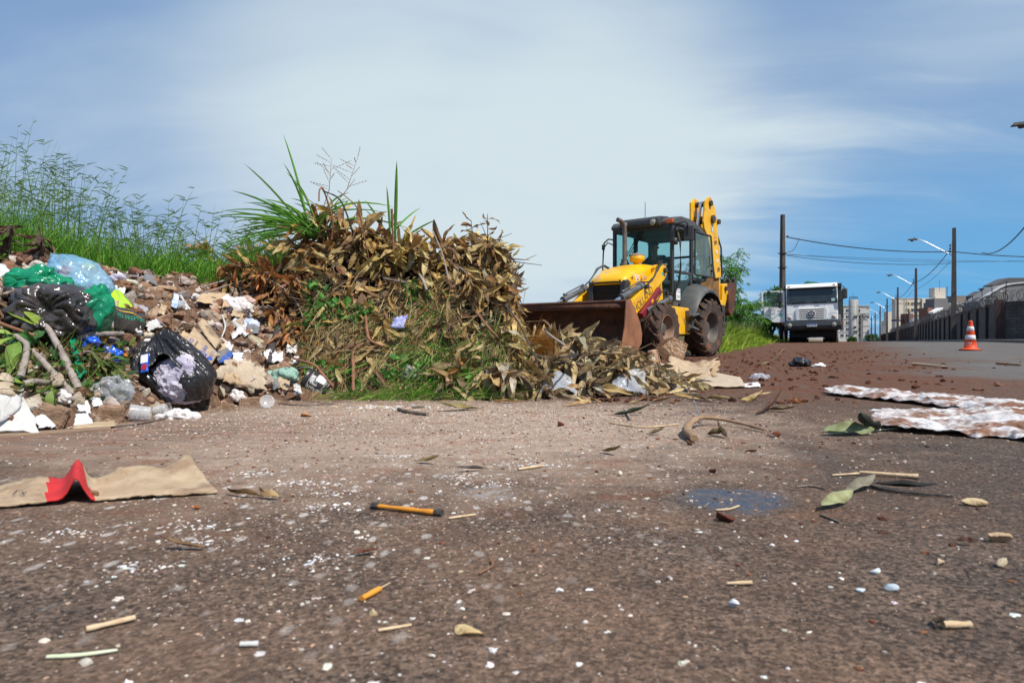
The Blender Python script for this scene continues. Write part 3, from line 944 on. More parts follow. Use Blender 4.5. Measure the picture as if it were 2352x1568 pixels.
for k in range(8):
 x, y = pole_xy(k)
 z = float(gh(x, y)) + .1
 P_ = empty('lamp_pole', (x, y, z), math.atan2(U[1], U[0]), pole_labels[k], 'lamp pole', 'concrete lamp poles along the far pavement')
 make_pole('post', 8.9).build('post', MT['concrete_pole'], P_)
 b = MB()
 A = [(0, .12, 6.75), (0, .9, 7.25), (0, 1.9, 7.9), (0, 2.35, 8.12), (0, 2.6, 8.16)]
 b.tube(A, .035, 8)
 b.build('arm', MT['zinc'], P_, True)
 b = MB()
 b.box((0, 2.9, 8.17), (.26, .62, .11), col=None, taper=.7)
 b.box((0, 2.62, 8.16), (.16, .2, .13))
 b.lathe([(.0, -.13), (.09, -.11), (.13, -.02), (.13, .0)], 10, (0, 2.88, 8.12))
 b.lathe([(.05, 0), (.05, .08), (0, .09)], 8, (0, 2.72, 8.22))
 b.build('lamp_head', MT['steel_dark'], P_)
 b = MB()
 for q in range(3):
  b.lathe([(0, -.06), (.055, -.05), (.055, .05), (0, .06)], 8, (0, .28, 7.05 + q * .24))
 b.tube([(0, .22, 6.95), (0, .22, 7.7)], .018, 6)
 b.build('insulator', MT['cable'], P_)
lx, ly = at(1797, 700, 48).xy
LP = empty('utility_pole', (lx, ly, float(gh(lx, ly))), .3, 'bare concrete utility pole rising behind the open door of the white truck', 'pole')
o = make_pole('post', 8.9).build('post', MT['concrete_pole'], LP)
b = MB()
b.tube([(0, 0, 7.35), (.42, 0, 7.38)], .03, 6); b.lathe([(0, -.08), (.07, -.06), (.07, .06), (0, .08)], 8, (.42, 0, 7.38))
b.tube([(0, 0, 6.15), (.3, 0, 6.13)], .03, 6)
for h in (1.9, 5.2, 6.2):
 b.box((0, 0, h), (.42, .46, .06))
b.build('bracket', MT['steel_dark'], LP)
def cable(p0, p1, sag, r, label, n=22, group=None):
 p0, p1 = Vector(p0), Vector(p1)
 pts = []
 for i in range(n + 1):
  t = i / n
  q = p0.lerp(p1, t)
  q.z -= sag * 4 * t * (1 - t)
  pts.append(q)
 b = MB(); b.tube(pts, r, 5)
 o = b.build('overhead_cable', MT['cable'], smooth=True)
 mid = pts[n // 2]
 origin_to(o, mid)
 return tag(o, label, 'cable', group or 'overhead cables')
a1 = at(2187, 578, 54)
cable(at(1808, 545, 48), a1, .35, .038, 'thick black cable from the utility pole behind the truck to the tallest lamp pole')
cable(a1, at(2520, 588, 60), .25, .038, 'thick black cable running on from the tallest lamp pole past the cone side edge')
cable(at(2255, 580, 55.5), at(2442, 388, 26), 1.1, .035, 'black cable climbing steeply from its joint beside the tallest lamp pole')
cable(at(1806, 584, 48), at(2460, 592, 60), .45, .014, 'thin upper cable of the close pair crossing the road')
cable(at(1806, 585.5, 48), at(2460, 602, 60), .10, .012, 'thin lower cable of the close pair crossing the road')
cable(at(1806, 587, 48), at(2187, 605, 54), .30, .02, 'black cable sagging lowest between the truck pole and the tallest lamp pole')
cable(at(1809, 577, 48), at(1835, 548, 48.4), .35, .02, 'short black jumper cable hanging beside the top of the utility pole')
for k in range(1, 6):
 x0, y0 = pole_xy(k); x1, y1 = pole_xy(k + 1)
 off = np.array([-V_[0], -V_[1]]) * .3
 z0, z1 = float(gh(x0, y0)) + .1, float(gh(x1, y1)) + .1
 nm = ['tallest', 'second', 'third', 'fourth', 'fifth'][k - 1]
 cable((x0 + off[0], y0 + off[1], z0 + 7.15), (x1 + off[0], y1 + off[1], z1 + 7.15), .55, .034, f'thick sagging cable between the {nm} lamp pole and the next one behind')
 cable((x0 + off[0], y0 + off[1], z0 + 6.2), (x1 + off[0], y1 + off[1], z1 + 6.2), .35, .016, f'thin lower cable between the {nm} lamp pole and the next one behind')
# ------------------------------------------------------------------ buildings beyond
def boxat(b, px0, px1, py0, zb, d, depth, mi=0):
 if d < 150:
  depth = min(depth, 2.2)
 """a block whose front spans px0..px1 with its top at py0, standing at distance d"""
 x0, x1 = (px0 - CX) / FPX * d, (px1 - CX) / FPX * d
 zt = CAM_H + (HY - py0) / FPX * d
 b.box(((x0 + x1) / 2, d + depth / 2, (zb + zt) / 2), (x1 - x0, depth, zt - zb), mi=mi)
 return x0, x1, zt
def windows(root, xs, zs, y, w, h, frame=True, base=(0, 0)):
 for xw in xs:
  for zw in zs:
   b = MB(); b.box((xw - base[0], y - .04 - base[1], zw), (w, .10, h), mi=0)
   f = b.build('window', MT['win'], root)
   b = MB()
   b.box((xw - base[0], y - .11 - base[1], zw), (.06, .05, h))
   b.box((xw - base[0], y - .09 - base[1], zw - h / 2 - .06), (w + .24, .16, .1))
   b.build('sill', MT['winframe'], f)
D = 300.0
bA = empty('apartment_building', ((1930 - CX) / FPX * D, D, -1.2), 0, 'pale five storey apartment block behind the round water tower at the end of the road', 'building')
bx, by = bA.location.x, bA.location.y
b = MB()
x0, x1, zt = boxat(b, 1850, 1996.5, 702.5, -3, D, 12)
b.box(((x0 + x1) / 2, D + 6, zt + .12), (x1 - x0 + .5, 12.5, .3))
o = b.build('walls', MT['lt_wall'], bA); o.data.transform(Matrix.Translation((-bx, -by, 1.2)))
b = MB()
for k in range(5):
 b.box(((x0 + x1) / 2, D - .05, zt - 2.0 - 2.74 * k + 1.35), (x1 - x0, .12, .14))
o = b.build('string_course', MT['grey_dark'], bA); o.data.transform(Matrix.Translation((-bx, -by, 1.2)))
b = MB()
xa = (1978 - CX) / FPX * D
b.box((xa, D - .3, zt - 9.3), (1.1, .6, 11)); b.box(((xa + x1) / 2, D - .3, zt - 5.5 + 1.2), (x1 - xa, .6, .8))
o = b.build('stair_panel', MT['grey_wall'], bA); o.data.transform(Matrix.Translation((-bx, -by, 1.2)))
zs = [CAM_H + (HY - 713 - 14.3 * k) / FPX * D + 1.2 for k in range(5)]
windows(bA, [(q - CX) / FPX * D for q in (1860, 1872, 1934, 1946.5, 1971.5)], zs, D, 1.35, 1.15, base=(bx, by))
d = 288.0
tw = empty('water_tower', ((1960 - CX) / FPX * d, d, -1.2), 0, 'tall round concrete water tower with railing on top in front of the apartment block', 'water tower')
zt = CAM_H + (HY - 688.3) / FPX * d + 1.2
b = MB(); b.lathe([(1.85, -1), (1.85, zt - .1), (1.75, zt), (0, zt)], 32)
for k in range(1, 5):
 b.lathe([(1.87, zt - 3 * k), (1.87, zt - 3 * k + .12)], 32)
b.build('tank', MT['conc'], tw, True)
b = MB()
for k in range(12):
 a = k * math.pi / 6
 b.tube([(1.6 * math.cos(a), 1.6 * math.sin(a), zt), (1.6 * math.cos(a), 1.6 * math.sin(a), zt + 1.3)], .05, 4)
for h in (.65, 1.3):
 b.tube([(1.6 * math.cos(a), 1.6 * math.sin(a), zt + h) for a in np.linspace(0, 2 * math.pi, 25)], .05, 4)
b.tube([(-.2, 0, zt), (-.2, 0, zt + 3.2)], .06, 4)
b.build('railing', MT['steel_dark'], tw)
b = MB()
for q in (-.25, .25):
 b.tube([(.9 + q, -1.95, 0), (.9 + q, -1.95, zt)], .05, 4)
for k in range(34):
 b.tube([(.65, -1.95, k * .48), (1.15, -1.95, k * .48)], .04, 4)
for h in (4.5, 10.8):
 b.box((.2, -2.1, h), (1.9, .9, .15))
b.box((-.2, -1.9, 6), (.9, .1, .9))
b.build('ladder', MT['steel_dark'], tw)
D = 290.0
bB = empty('apartment_building', ((2150 - CX) / FPX * D, D, -1.2), 0, 'cream four storey apartment block with rooftop tank behind the row of lamp poles', 'building')
bx, by = bB.location.x, bB.location.y
b = MB()
x0, x1, zt = boxat(b, 2057, 2262, 686, -4, D, 3)
b.box(((x0 + x1) / 2, D + 1.5, zt + .1), (x1 - x0 + .4, 3.4, .25))
boxat(b, 2118, 2150, 685.6, -4, D - .8, 5)
o = b.build('walls', MT['cream'], bB); o.data.transform(Matrix.Translation((-bx, -by, 1.2)))
b = MB()
for h in (1.9, 7.4, 8.0):
 b.box(((x0 + x1) / 2, D - .06, zt - h), (x1 - x0, .14, .12))
for q in (2060, 2077, 2082):
 b.box(((q - CX) / FPX * D, D - .1, zt / 2 - 2), (.25, .2, zt + 3.6))
o = b.build('trim_band', MT['band'], bB); o.data.transform(Matrix.Translation((-bx, -by, 1.2)))
for q0, q1, q2, q3 in ((2036, 2056, 716, 400), (2029.5, 2036.5, 737, 470)):
 b = MB(); boxat(b, q0, q1, q2, -4, q3, 3); o = b.build('rear_wing', MT['cream'], bB); o.data.transform(Matrix.Translation((-bx, -by, 1.2)))
row = [CAM_H + (HY - q) / FPX * D + 1.2 for q in (697, 711.8, 726.6)]
windows(bB, [(q - CX) / FPX * D for q in (2083.5, 2096.7, 2109.7, 2120.7)], row, D, 1.4, 1.1, base=(bx, by))
windows(bB, [(q - CX) / FPX * D for q in (2136.5, 2185, 2232, 2243)], row[:1], D - .8, 1.3, 1.1, base=(bx, by))
for q in (2090, 2103, 2115):
 for zz in row[:2]:
  b = MB(); b.box(((q - CX) / FPX * D - bx, -.04, zz), (.75, .1, 1.1)); b.build('tan_panel', MT['panel_tan'], bB)
b = MB()
xc = (2166 - CX) / FPX * D
zt0 = CAM_H + (HY - 662.4) / FPX * D
b.box((xc - bx, 4 - 0, (zt + zt0) / 2 + 1.4), (4.8, 4, zt0 - zt + .4))
b.box((xc - bx - 1.0, 1.9, zt + 1.9), (2.4, .3, .8))
b.build('roof_tank', MT['cream'], bB)
b = MB()
for q in (2.55, 3.0):
 b.tube([(xc - bx + q, 1.8, zt + 1), (xc - bx + q, 1.8, zt0 + 2.2)], .07, 4)
for k in range(9):
 b.tube([(xc - bx + 2.55, 1.8, zt + 1.3 + k * .6), (xc - bx + 3.0, 1.8, zt + 1.3 + k * .6)], .05, 4)
b.tube([(xc - bx - .3, 2, zt0), (xc - bx - .3, 2, zt0 + 5)], .07, 4)
b.build('roof_ladder', MT['steel_dark'], bB)
D = 100.0
bC = empty('house', ((2160 - CX) / FPX * D, D, 0), 0, 'grey modern house with a white slanted canopy just behind the block wall', 'house')
b = MB()
boxat(b, 2146, 2177, 685, -1, D, 8); boxat(b, 2141.5, 2146, 694, -1, D + .5, 6)
boxat(b, 2176.9, 2190, 698, -1, D + 1, 6)
o = b.build('walls', MT['grey_wall'], bC); off = Matrix.Translation(-bC.location); o.data.transform(off)
b = MB()
x0, x1 = (2128 - CX) / FPX * D, (2150 - CX) / FPX * D
za, zb_ = CAM_H + (HY - 721) / FPX * D, CAM_H + (HY - 711) / FPX * D
b.add([(x0, D - 1.6, za), (x1, D - 1.6, zb_), (x1, D - .05, zb_), (x0, D - .05, za), (x0, D - 1.6, za + .25), (x1, D - 1.6, zb_ + .25), (x1, D - .05, zb_ + .25), (x0, D - .05, za + .25)],
      [(3, 2, 1, 0), (4, 5, 6, 7), (0, 1, 5, 4), (1, 2, 6, 5), (2, 3, 7, 6), (3, 0, 4, 7)])
o = b.build('canopy', MT['white_print'], bC); o.data.transform(off)
b = MB(); boxat(b, 2130.5, 2141.2, 706.5, -1, D - .4, 5); o = b.build('brown_wing', MT['brown_wall'], bC); o.data.transform(off)
b = MB(); boxat(b, 2140, 2158, 718, -1, D - .7, .5); o = b.build('lower_wall', MT['lt_wall'], bC); o.data.transform(off)
bG = empty('house', ((2090 - CX) / FPX * 130, 130, 0), 0, 'low house with brown box and pale gable between the second and third lamp poles', 'house')
off = Matrix.Translation(-bG.location)
b = MB(); boxat(b, 2083.5, 2097.5, 720, -1, 130, 4); o = b.build('brown_wing', MT['brown_wall'], bG); o.data.transform(off)
b = MB(); boxat(b, 2098, 2130, 727, -1, 131, 7)
b.prism([((2080 - CX) / FPX * 129, 1), ((2080 - CX) / FPX * 129, 2.2), ((2093 - CX) / FPX * 129, 4.1), ((2108 - CX) / FPX * 129, 4.1), ((2108 - CX) / FPX * 129, 1)], 128.2, 129, 'Y')
o = b.build('walls', MT['lt_wall'], bG); o.data.transform(off)
b = MB(); boxat(b, 2087.5, 2090.5, 714, -1, 129.6, .3); boxat(b, 2062, 2096, 733, 3.6, 131, 5); o = b.build('dark_roof', MT['grey_dark'], bG); o.data.transform(off)
D = 112.0
bD = empty('house', ((2212 - CX) / FPX * D, D, 0), 0, 'flat roofed taupe house beside the tallest lamp pole above the block wall', 'house')
off = Matrix.Translation(-bD.location)
b = MB(); boxat(b, 2194, 2226.6, 679, -1, D, 8); o = b.build('upper_storey', mat('taupe render', (.18, .155, .135), None, rough=.9), bD); o.data.transform(off)
b = MB(); boxat(b, 2178, 2246, 697, -1, D - 1.5, 8); o = b.build('lower_storey', MT['cream'], bD); o.data.transform(off)
b = MB(); boxat(b, 2178, 2246, 696.2, 5.9, D - 1.8, 8.4); o = b.build('parapet_cap', MT['winframe'], bD); o.data.transform(off)
D = 78.0
bE = empty('house', ((2262 - CX) / FPX * D, D, 0), 0, 'dark grey house with a chimney left of the curved parapet building', 'house')
off = Matrix.Translation(-bE.location)
vx = lambda q: (q - CX) / FPX * D
vz = lambda q: CAM_H + (HY - q) / FPX * D
b = MB(); b.prism([(vx(2245), -1), (vx(2245), vz(678)), (vx(2263), vz(667)), (vx(2283), vz(667)), (vx(2283), -1)], D, D + 2, 'Y'); o = b.build('walls', MT['grey_dark'], bE); o.data.transform(off)
b = MB(); b.box((vx(2276.5), D + 1, vz(665)), (.75, .75, .5)); b.box((vx(2276.5), D + 1, vz(662.4)), (1.0, 1.0, .12)); o = b.build('chimney', MT['grey_wall'], bE); o.data.transform(off)
D = 60.0
bF = empty('building', ((2300 - CX) / FPX * D, D, 0), 0, 'large grey building with a curved rising parapet above the near end of the block wall', 'building')
off = Matrix.Translation(-bF.location)
vx = lambda q: (q - CX) / FPX * D
vz = lambda q: CAM_H + (HY - q) / FPX * D
arc = [(2244, 694), (2254, 687), (2270, 677), (2286, 667.5), (2296, 661), (2306, 656.5), (2320, 653), (2336, 651), (2356, 649.5), (2480, 645)]
b = MB(); b.prism([(vx(2244), -1)] + [(vx(a), vz(q)) for a, q in arc] + [(vx(2480), -1)], D, D + 2, 'Y'); o = b.build('walls', MT['grey_wall'], bF); o.data.transform(off)
b = MB()
P = [[(vx(a), D - .12, vz(q) + dz) for a, q in arc] for dz in (-.02, .10)] + [[(vx(a), D + .25, vz(q) + dz) for a, q in arc] for dz in (.10, -.02)]
b.grid(P); o = b.build('parapet_cap', MT['lt_wall'], bF); o.data.transform(off)
b = MB(); b.prism([(vx(2328), vz(652)), (vx(2331), vz(648)), (vx(2365), vz(632)), (vx(2480), vz(632)), (vx(2480), vz(652))], D + 2.6, D + 4, 'Y'); o = b.build('roof', MT['grey_dark'], bF); o.data.transform(off)
g = MB()
dg_ = 270.0
for q in (2000, 2026):
 g.tube([at(q, 784, dg_), at(q, 752, dg_)], .10, 4)
for h in (752, 757.5, 763.5):
 g.tube([at(1996, h, dg_), at(2034, h, dg_)], .07, 4)
for k in range(9):
 g.tube([at(1998 + 4 * k, 757.5, dg_), at(2000 + 4 * k, 752, dg_)], .05, 4)
o = g.build('gantry', MT['wire']); origin_to(o, at(2013, 784, dg_)); tag(o, 'thin metal lattice gantry far off where the wall ends', 'gantry')
# ------------------------------------------------------------------ backhoe loader
BH = empty('backhoe_loader', (3.76, 16.53, .02), math.atan2(-.773, -.636), 'yellow backhoe loader with rusty front bucket lowered behind the leaf heap', 'backhoe loader')
BH.rotation_euler = (0, R(.0), math.atan2(-.773, -.636))
def tyre(b, Rr, Wd, rim, nl, lug_h, slant, lw):
 h = Wd / 2
 b.lathe([(rim, -h * .80), (rim + .02, -h * .92), (Rr * .80, -h * 1.02), (Rr * .90, -h * .97), (Rr - lug_h, -h * .82), (Rr - lug_h * .8, 0), (Rr - lug_h, h * .82), (Rr * .90, h * .97),
             (Rr * .80, h * 1.02), (rim + .02, h * .92), (rim, h * .80)], 48, axis='Y')
 for sd in (-1, 1):
  for k in range(nl):
   a0 = 2 * math.pi * (k + (0 if sd > 0 else .5)) / nl
   rows = []
   for q, (yy, dr, da) in enumerate([(-.06, 0, 0.0), (.3, .004, .42), (.62, 0, .78), (.9, -.012, 1.0), (1.04, -.05, 1.02)]):
    a = a0 + slant * da
    w = lw * (1 + .35 * (q > 2))
    r1_ = Rr + dr; r0 = Rr - lug_h * 1.15 + dr
    y_ = sd * h * yy
    rows.append([(r_ * math.cos(a + w_), y_, -r_ * math.sin(a + w_)) for r_, w_ in ((r0, -w * 1.25), (r1_, -w * .8), (r1_, w * .8), (r0, w * 1.25))])
   P = np.array(rows)
   b.grid(P if sd > 0 else P[::-1])
   b.add(P[-1], [(0, 1, 2, 3)] if sd > 0 else [(3, 2, 1, 0)])
def wheel(name, X, Y, Z, Rr, Wd, rim, nl, lug_h, slant, lw, rim_mat, out):
 w = bpy.data.objects.new(name, None); COL.objects.link(w); w.parent = BH; w.location = (X, Y, Z)
 b = MB(); tyre(b, Rr, Wd, rim, nl, lug_h, slant, lw); b.build('tyre', MT['rubber'], w)
 h = Wd / 2
 b = MB()
 b.lathe([(rim + .012, out * h * .86), (rim - .005, out * h * .90), (rim * .95, out * h * .84), (rim * .93, out * h * .45), (rim * .86, out * h * .30), (rim * .84, out * h * .05), (rim * .45, out * h * -.02), (.02, out * h * -.02)], 40, axis='Y')
 b.lathe([(rim + .012, -out * h * .86), (rim * .9, -out * h * .84), (rim * .88, 0)], 40, axis='Y')
 b.build('rim', rim_mat, w, True)
 b = MB()
 b.lathe([(rim * .42, out * h * -.02), (rim * .42, out * h * .22), (rim * .36, out * h * .32), (rim * .34, out * h * .38), (0.001, out * h * .38)], 24, axis='Y')
 for k in range(8):
  a = k * math.pi / 4
  b.tube([(rim * .56 * math.cos(a), out * h * -.04, rim * .56 * math.sin(a)), (rim * .56 * math.cos(a), out * h * .12, rim * .56 * math.sin(a))], .018, 6)
 b.build('hub', MT['rim_dark'], w)
 return w
for sd in (1, -1):
 wheel('rear_wheel', 0, sd * .93, .665, .67, .46, .36, 17, .052, .34, .055, MT['rim_dark'], sd)
 wheel('front_wheel', 2.2, sd * .97, .615, .535, .34, .285, 15, .042, .36, .06, MT['rim_tan'], sd)
def part(b, name, m, bevel=0.0, smooth=False, parent=None):
 return b.build(name, MT[m] if isinstance(m, str) else m, parent or BH, smooth, bevel)
b = MB()
b.box((1.35, 0, .86), (2.9, .62, .42)); b.box((-.4, 0, .85), (1.3, 1.1, .5)); b.box((1.0, 0, 1.14), (1.1, 1.1, .25))
b.box((-1.0, 0, .85), (.18, 2.0, .75))
part(b, 'chassis', 'steel_dark', .015)
b = MB(); b.prism([(2.95, 1.12), (2.9, .80), (2.55, .74), (1.9, .86), (1.9, 1.15)], -.44, .44, 'Y'); part(b, 'front_frame', 'yellow', .012)
b = MB(); b.box((2.2, 0, .63), (.2, 1.5, .2)); b.box((2.2, .52, .63), (.30, .22, .26)); b.box((2.2, -.52, .63), (.30, .22, .26))
b.tube([(0, -.9, .665), (0, .9, .665)], .14, 14); part(b, 'axle', 'steel_dark', .01)
secs = []
for X, zt, w in [(1.42, 2.06, .50), (1.75, 2.05, .50), (2.05, 1.995, .495), (2.35, 1.91, .48), (2.58, 1.81, .465), (2.72, 1.73, .445), (2.80, 1.665, .42), (2.82, 1.61, .40)]:
 ring = []
 hh_ = .30 if X < 2.4 else max(.07, .30 - (X - 2.4) * .55)
 for k in range(15):
  a = math.pi * k / 14
  cxs = math.cos(a); sz = math.sin(a)
  ring.append((X - .05 * (abs(cxs) ** 3), w * math.copysign(abs(cxs) ** .55, cxs), zt - hh_ + hh_ * sz ** .55))
 secs.append(ring)
b = MB(); b.grid(secs); b.add(secs[0], [tuple(range(15))]); b.add(secs[-1], [tuple(range(14, -1, -1))])
part(b, 'hood', 'yellow_hood', 0, True)
for sd in (1, -1):
 b = MB()
 y0, y1 = (.44, .485) if sd > 0 else (-.485, -.44)
 b.prism([(1.45, 1.18), (2.62, 1.18), (2.62, 1.60), (2.56, 1.70), (1.9, 1.80), (1.45, 1.82)], y0, y1, 'Y')
 part(b, 'hood_side', 'yellow', .01)
b = MB(); b.prism([(1.50, 1.86), (1.72, 1.90), (1.70, 1.80), (1.62, 1.80)], .486, .50, 'Y'); part(b, 'vent_recess', 'black_plastic')
b = MB()
for sd in (1, -1):
 b.prism([(2.60, 1.14), (2.83, 1.14), (2.78, 1.62), (2.60, 1.64)], sd * .33 - (.0 if sd > 0 else .12), sd * .33 + (.12 if sd > 0 else .0), 'Y')
b.box((2.76, 0, 1.60), (.09, .70, .06)); b.box((2.80, 0, 1.16), (.09, .70, .06))
gr = part(b, 'grille', 'black_plastic', .012)
b = MB(); b.add([(2.755, -.33, 1.18), (2.755, .33, 1.18), (2.72, .33, 1.58), (2.72, -.33, 1.58)], [(0, 1, 2, 3)])
for k in range(30):
 z = 1.19 + .0132 * k
 b.box((2.762 - .035 * (z - 1.18) / .4, 0, z), (.012, .66, .006))
b.box((2.762, 0, 1.385), (.016, .66, .012))
b.build('grille_mesh', MT['mesh_grille'], gr)
b = MB()
b.tube([(1.62, -.24, 2.10), (1.62, -.24, 2.86), (1.635, -.245, 2.95), (1.68, -.26, 3.02), (1.76, -.29, 3.06), (1.82, -.31, 3.07)], .052, 14)
ex = part(b, 'exhaust_pipe', mat('exhaust steel', (.20, .17, .15), (.13, .1, .085), 6, .55, .1, metal=.4), 0, True)
b = MB(); b.lathe([(.12, 2.0), (.11, 2.08), (.075, 2.15), (.065, 2.19)], 16, (1.62, -.24, 0)); b.box((1.70, -.24, 2.17), (.12, .03, .03))
b.build('exhaust_collar', MT['steel_dark'], ex)
b = MB()
b.lathe([(.075, 2.02), (.08, 2.10), (.14, 2.13), (.165, 2.15), (.17, 2.25), (.16, 2.255)], 28, (1.52, .02, 0)); pc = part(b, 'air_cleaner', 'yellow', 0, True)
b = MB(); b.lathe([(.172, 2.25), (.172, 2.265), (.16, 2.285), (.09, 2.31), (.02, 2.315), (.02, 2.335), (.001, 2.34)], 28, (1.52, .02, 0))
b.build('cleaner_lid', mat('dusty lid', (.3, .22, .15), (.22, .15, .1), 9, .8), pc, True)
for sd in (1, -1):
 ys = sorted((sd * .62, sd * .76))
 b = MB()
 b.prism([(1.56, 1.98), (1.70, 2.00), (1.80, 1.92), (3.02, 1.17), (3.28, .88), (3.66, .50), (3.62, .38), (3.42, .40), (3.02, .72), (2.86, .90), (1.62, 1.70), (1.54, 1.80)], ys[0], ys[1], 'Y')
 arm = part(b, 'loader_arm', 'yellow', .015)
 b = MB(); b.tube([(1.66, sd * .56, 1.88), (1.66, sd * .82, 1.88)], .055, 14); b.tube([(3.56, sd * .56, .46), (3.56, sd * .82, .46)], .06, 14)
 b.tube([(2.52, sd * .56, 1.48), (2.52, sd * .84, 1.48)], .05, 12); b.build('pivot_pin', MT['steel_dark'], arm)
 b = MB()
 d_ = Vector((-.80, 0, .60))
 q0, q1 = Vector((2.78, sd * .84, .87)), Vector((2.00, sd * .84, 1.45))
 n_ = Vector((.60, 0, .80)) * .062
 b.prism([((q0 + n_).x, (q0 + n_).z), ((q0 - n_).x, (q0 - n_).z), ((q1 - n_).x, (q1 - n_).z), ((q1 + n_).x, (q1 + n_).z)], *sorted((sd * .775, sd * .86)), 'Y')
 g_ = part(b, 'ram_guard', 'maroon', .012)
 if sd > 0:
  b = MB(); b.add([(2.40, .862, 1.135), (2.33, .862, 1.19), (2.37, .862, 1.24), (2.44, .862, 1.185)], [(0, 1, 2, 3)]); b.build('warning_label', MT['yellow_film'], g_)
 b = MB(); b.tube([(1.72, sd * .87, 1.24), (2.62, sd * .84, .97)], .062, 14); b.tube([(1.62, sd * .87, 1.27), (1.74, sd * .87, 1.235)], .075, 12); part(b, 'lift_ram', 'steel_grey', 0, True)
 b = MB()
 yb = sd * .70
 b.tube([(2.52, yb, 1.51), (3.38, yb, 1.22)], .062, 14); b.tube([(2.52, yb, 1.51), (2.66, yb, 1.463)], .078, 14); b.tube([(3.27, yb, 1.257), (3.39, yb, 1.217)], .072, 14)
 b.tube([(2.62, yb, 1.59), (3.32, yb, 1.34)], .016, 6); b.box((3.30, yb, 1.34), (.09, .05, .05))
 rm = part(b, 'tilt_ram', 'steel_grey', 0, True)
 b = MB(); b.tube([(3.38, yb, 1.22), (3.80, yb, 1.07)], .034, 10); b.build('ram_rod', MT['chrome'], rm, True)
 b = MB()
 for o_ in (0, .045):
  b.tube([(1.60, sd * .58 + o_ * sd, 1.98), (1.74, sd * .70 + o_ * sd, 2.08), (1.88, sd * .77 + o_ * sd, 2.00), (2.05, sd * .79, 1.84), (2.2, sd * .80, 1.70), (2.42, sd * .79, 1.58), (2.56, sd * .73 + o_ * sd, 1.57), (2.60, sd * .70, 1.57)], .017, 7)
  b.tube([(1.75, sd * .86, 1.25), (1.86, sd * .88 + o_ * sd, 1.42), (2.02, sd * .89, 1.40), (2.20, sd * .89, 1.22), (2.32, sd * .88, 1.14)], .014, 6)
  b.tube([(1.45, sd * .80 + o_ * sd, 1.05), (1.50, sd * .84 + o_ * sd, 1.36), (1.70, sd * .88, 1.40), (1.95, sd * .89, 1.24)], .014, 6)
 part(b, 'hose', 'hose', 0, True)
b = MB()
for sd in (1, -1):
 ys = sorted((sd * .50, sd * .62))
 b.prism([(1.36, .85), (1.72, .85), (1.76, 1.95), (1.66, 2.02), (1.55, 1.98)], ys[0], ys[1], 'Y')
part(b, 'loader_tower', 'yellow', .012)
HWB = 1.27
prof = [(4.16, 1.10), (4.08, 1.11), (3.90, .98), (3.72, .74), (3.66, .50), (3.70, .34), (3.82, .235), (4.0, .205), (4.36, .20)]
th = .028
outer = np.array(prof)
tang = np.gradient(outer, axis=0); nn_ = unit(np.stack([-tang[:, 1], tang[:, 0]], -1))
inner = outer + nn_ * th
P = []
for y in (-HWB, HWB):
 P.append([(a, y, c) for a, c in outer])
Q = [[(a, y, c) for a, c in inner] for y in (-HWB, HWB)]
b = MB()
yy = np.linspace(-HWB, HWB, 25)
den = lambda a, c, y: .028 * math.sin(y * 4.3 + c * 6) * math.sin((c - .2) * 3.3) * math.sin((y + HWB) / (2 * HWB) * math.pi)
b.grid([[(a, y, c) for a, c in outer] for y in yy])
b.grid([[(a + den(a, c, y), y, c) for a, c in inner] for y in yy][::-1])
b.tube([(4.135, -HWB, 1.095), (4.135, HWB, 1.095)], .036, 10)
b.box((4.13, 0, 1.02), (.03, 2 * HWB - .02, .12))
bk = part(b, 'front_bucket', 'rust', 0, True)
for sd in (1, -1):
 ys = sorted((sd * HWB, sd * (HWB + .03)))
 b = MB()
 b.prism([(4.20, 1.10), (4.06, 1.14), (3.88, .95), (3.70, .72), (3.62, .50), (3.64, .32), (3.78, .20), (4.40, .17), (4.26, .60)], ys[0], ys[1], 'Y')
 b.build('side_plate', MT['rust_light'], bk, bevel=.006)
for y in (-.70, .70):
 b = MB(); b.prism([(3.80, 1.05), (3.55, .62), (3.50, .44), (3.66, .38), (3.70, .6), (3.88, .9)], y - .10, y + .10, 'Y')
 b.build('bucket_lug', MT['rust'], bk)
b = MB()
b.box((4.38, 0, .19), (.14, 2 * HWB, .03))
b.build('cutting_edge', MT['steel_dark'], bk)
b = MB()
for y in (.73, -.73):
 b.box((1.23, y, 2.08), (.09, .07, 1.72))                       # front posts
 b.box((.24, y, 2.36), (.13, .06, 1.04)); b.box((.30, y, 1.5), (.10, .06, .8))
 b.box((-.50, y, 2.34), (.10, .07, 1.10))
 b.box((.72, y, 2.90), (1.1, .05, .08)); b.box((-.15, y, 2.86), (.75, .05, .07))
 b.box((.72, y, 1.90), (.95, .05, .07)); b.box((.72, y, 1.22), (1.05, .05, .09))
 b.box((-.15, y, 1.80), (.7, .05, .08))
b.box((1.25, 0, 1.24), (.07, 1.42, .1)); b.box((1.25, 0, 2.90), (.08, 1.42, .1)); b.box((1.245, .42, 1.88), (.06, .58, .06)); b.box((1.245, -.42, 1.88), (.06, .58, .06))
b.box((-.50, 0, 2.84), (.08, 1.4, .08)); b.box((-.50, 0, 1.80), (.08, 1.4, .08)); b.box((-.5, 0, 2.40), (.05, 1.4, .05))
cab = part(b, 'cab_frame', 'black_plastic', .012)
b = MB()
top = [(1.30, 2.93), (1.31, 3.01), (1.20, 3.10), (.85, 3.16), (.42, 3.155), (.05, 3.08), (-.22, 2.98), (-.55, 2.88), (-.58, 2.80), (-.2, 2.86), (.1, 2.93), (.6, 2.96), (1.15, 2.94)]
b.prism(top, -.80, .80, 'Y')
rf = part(b, 'roof', 'grey_plastic', .035)
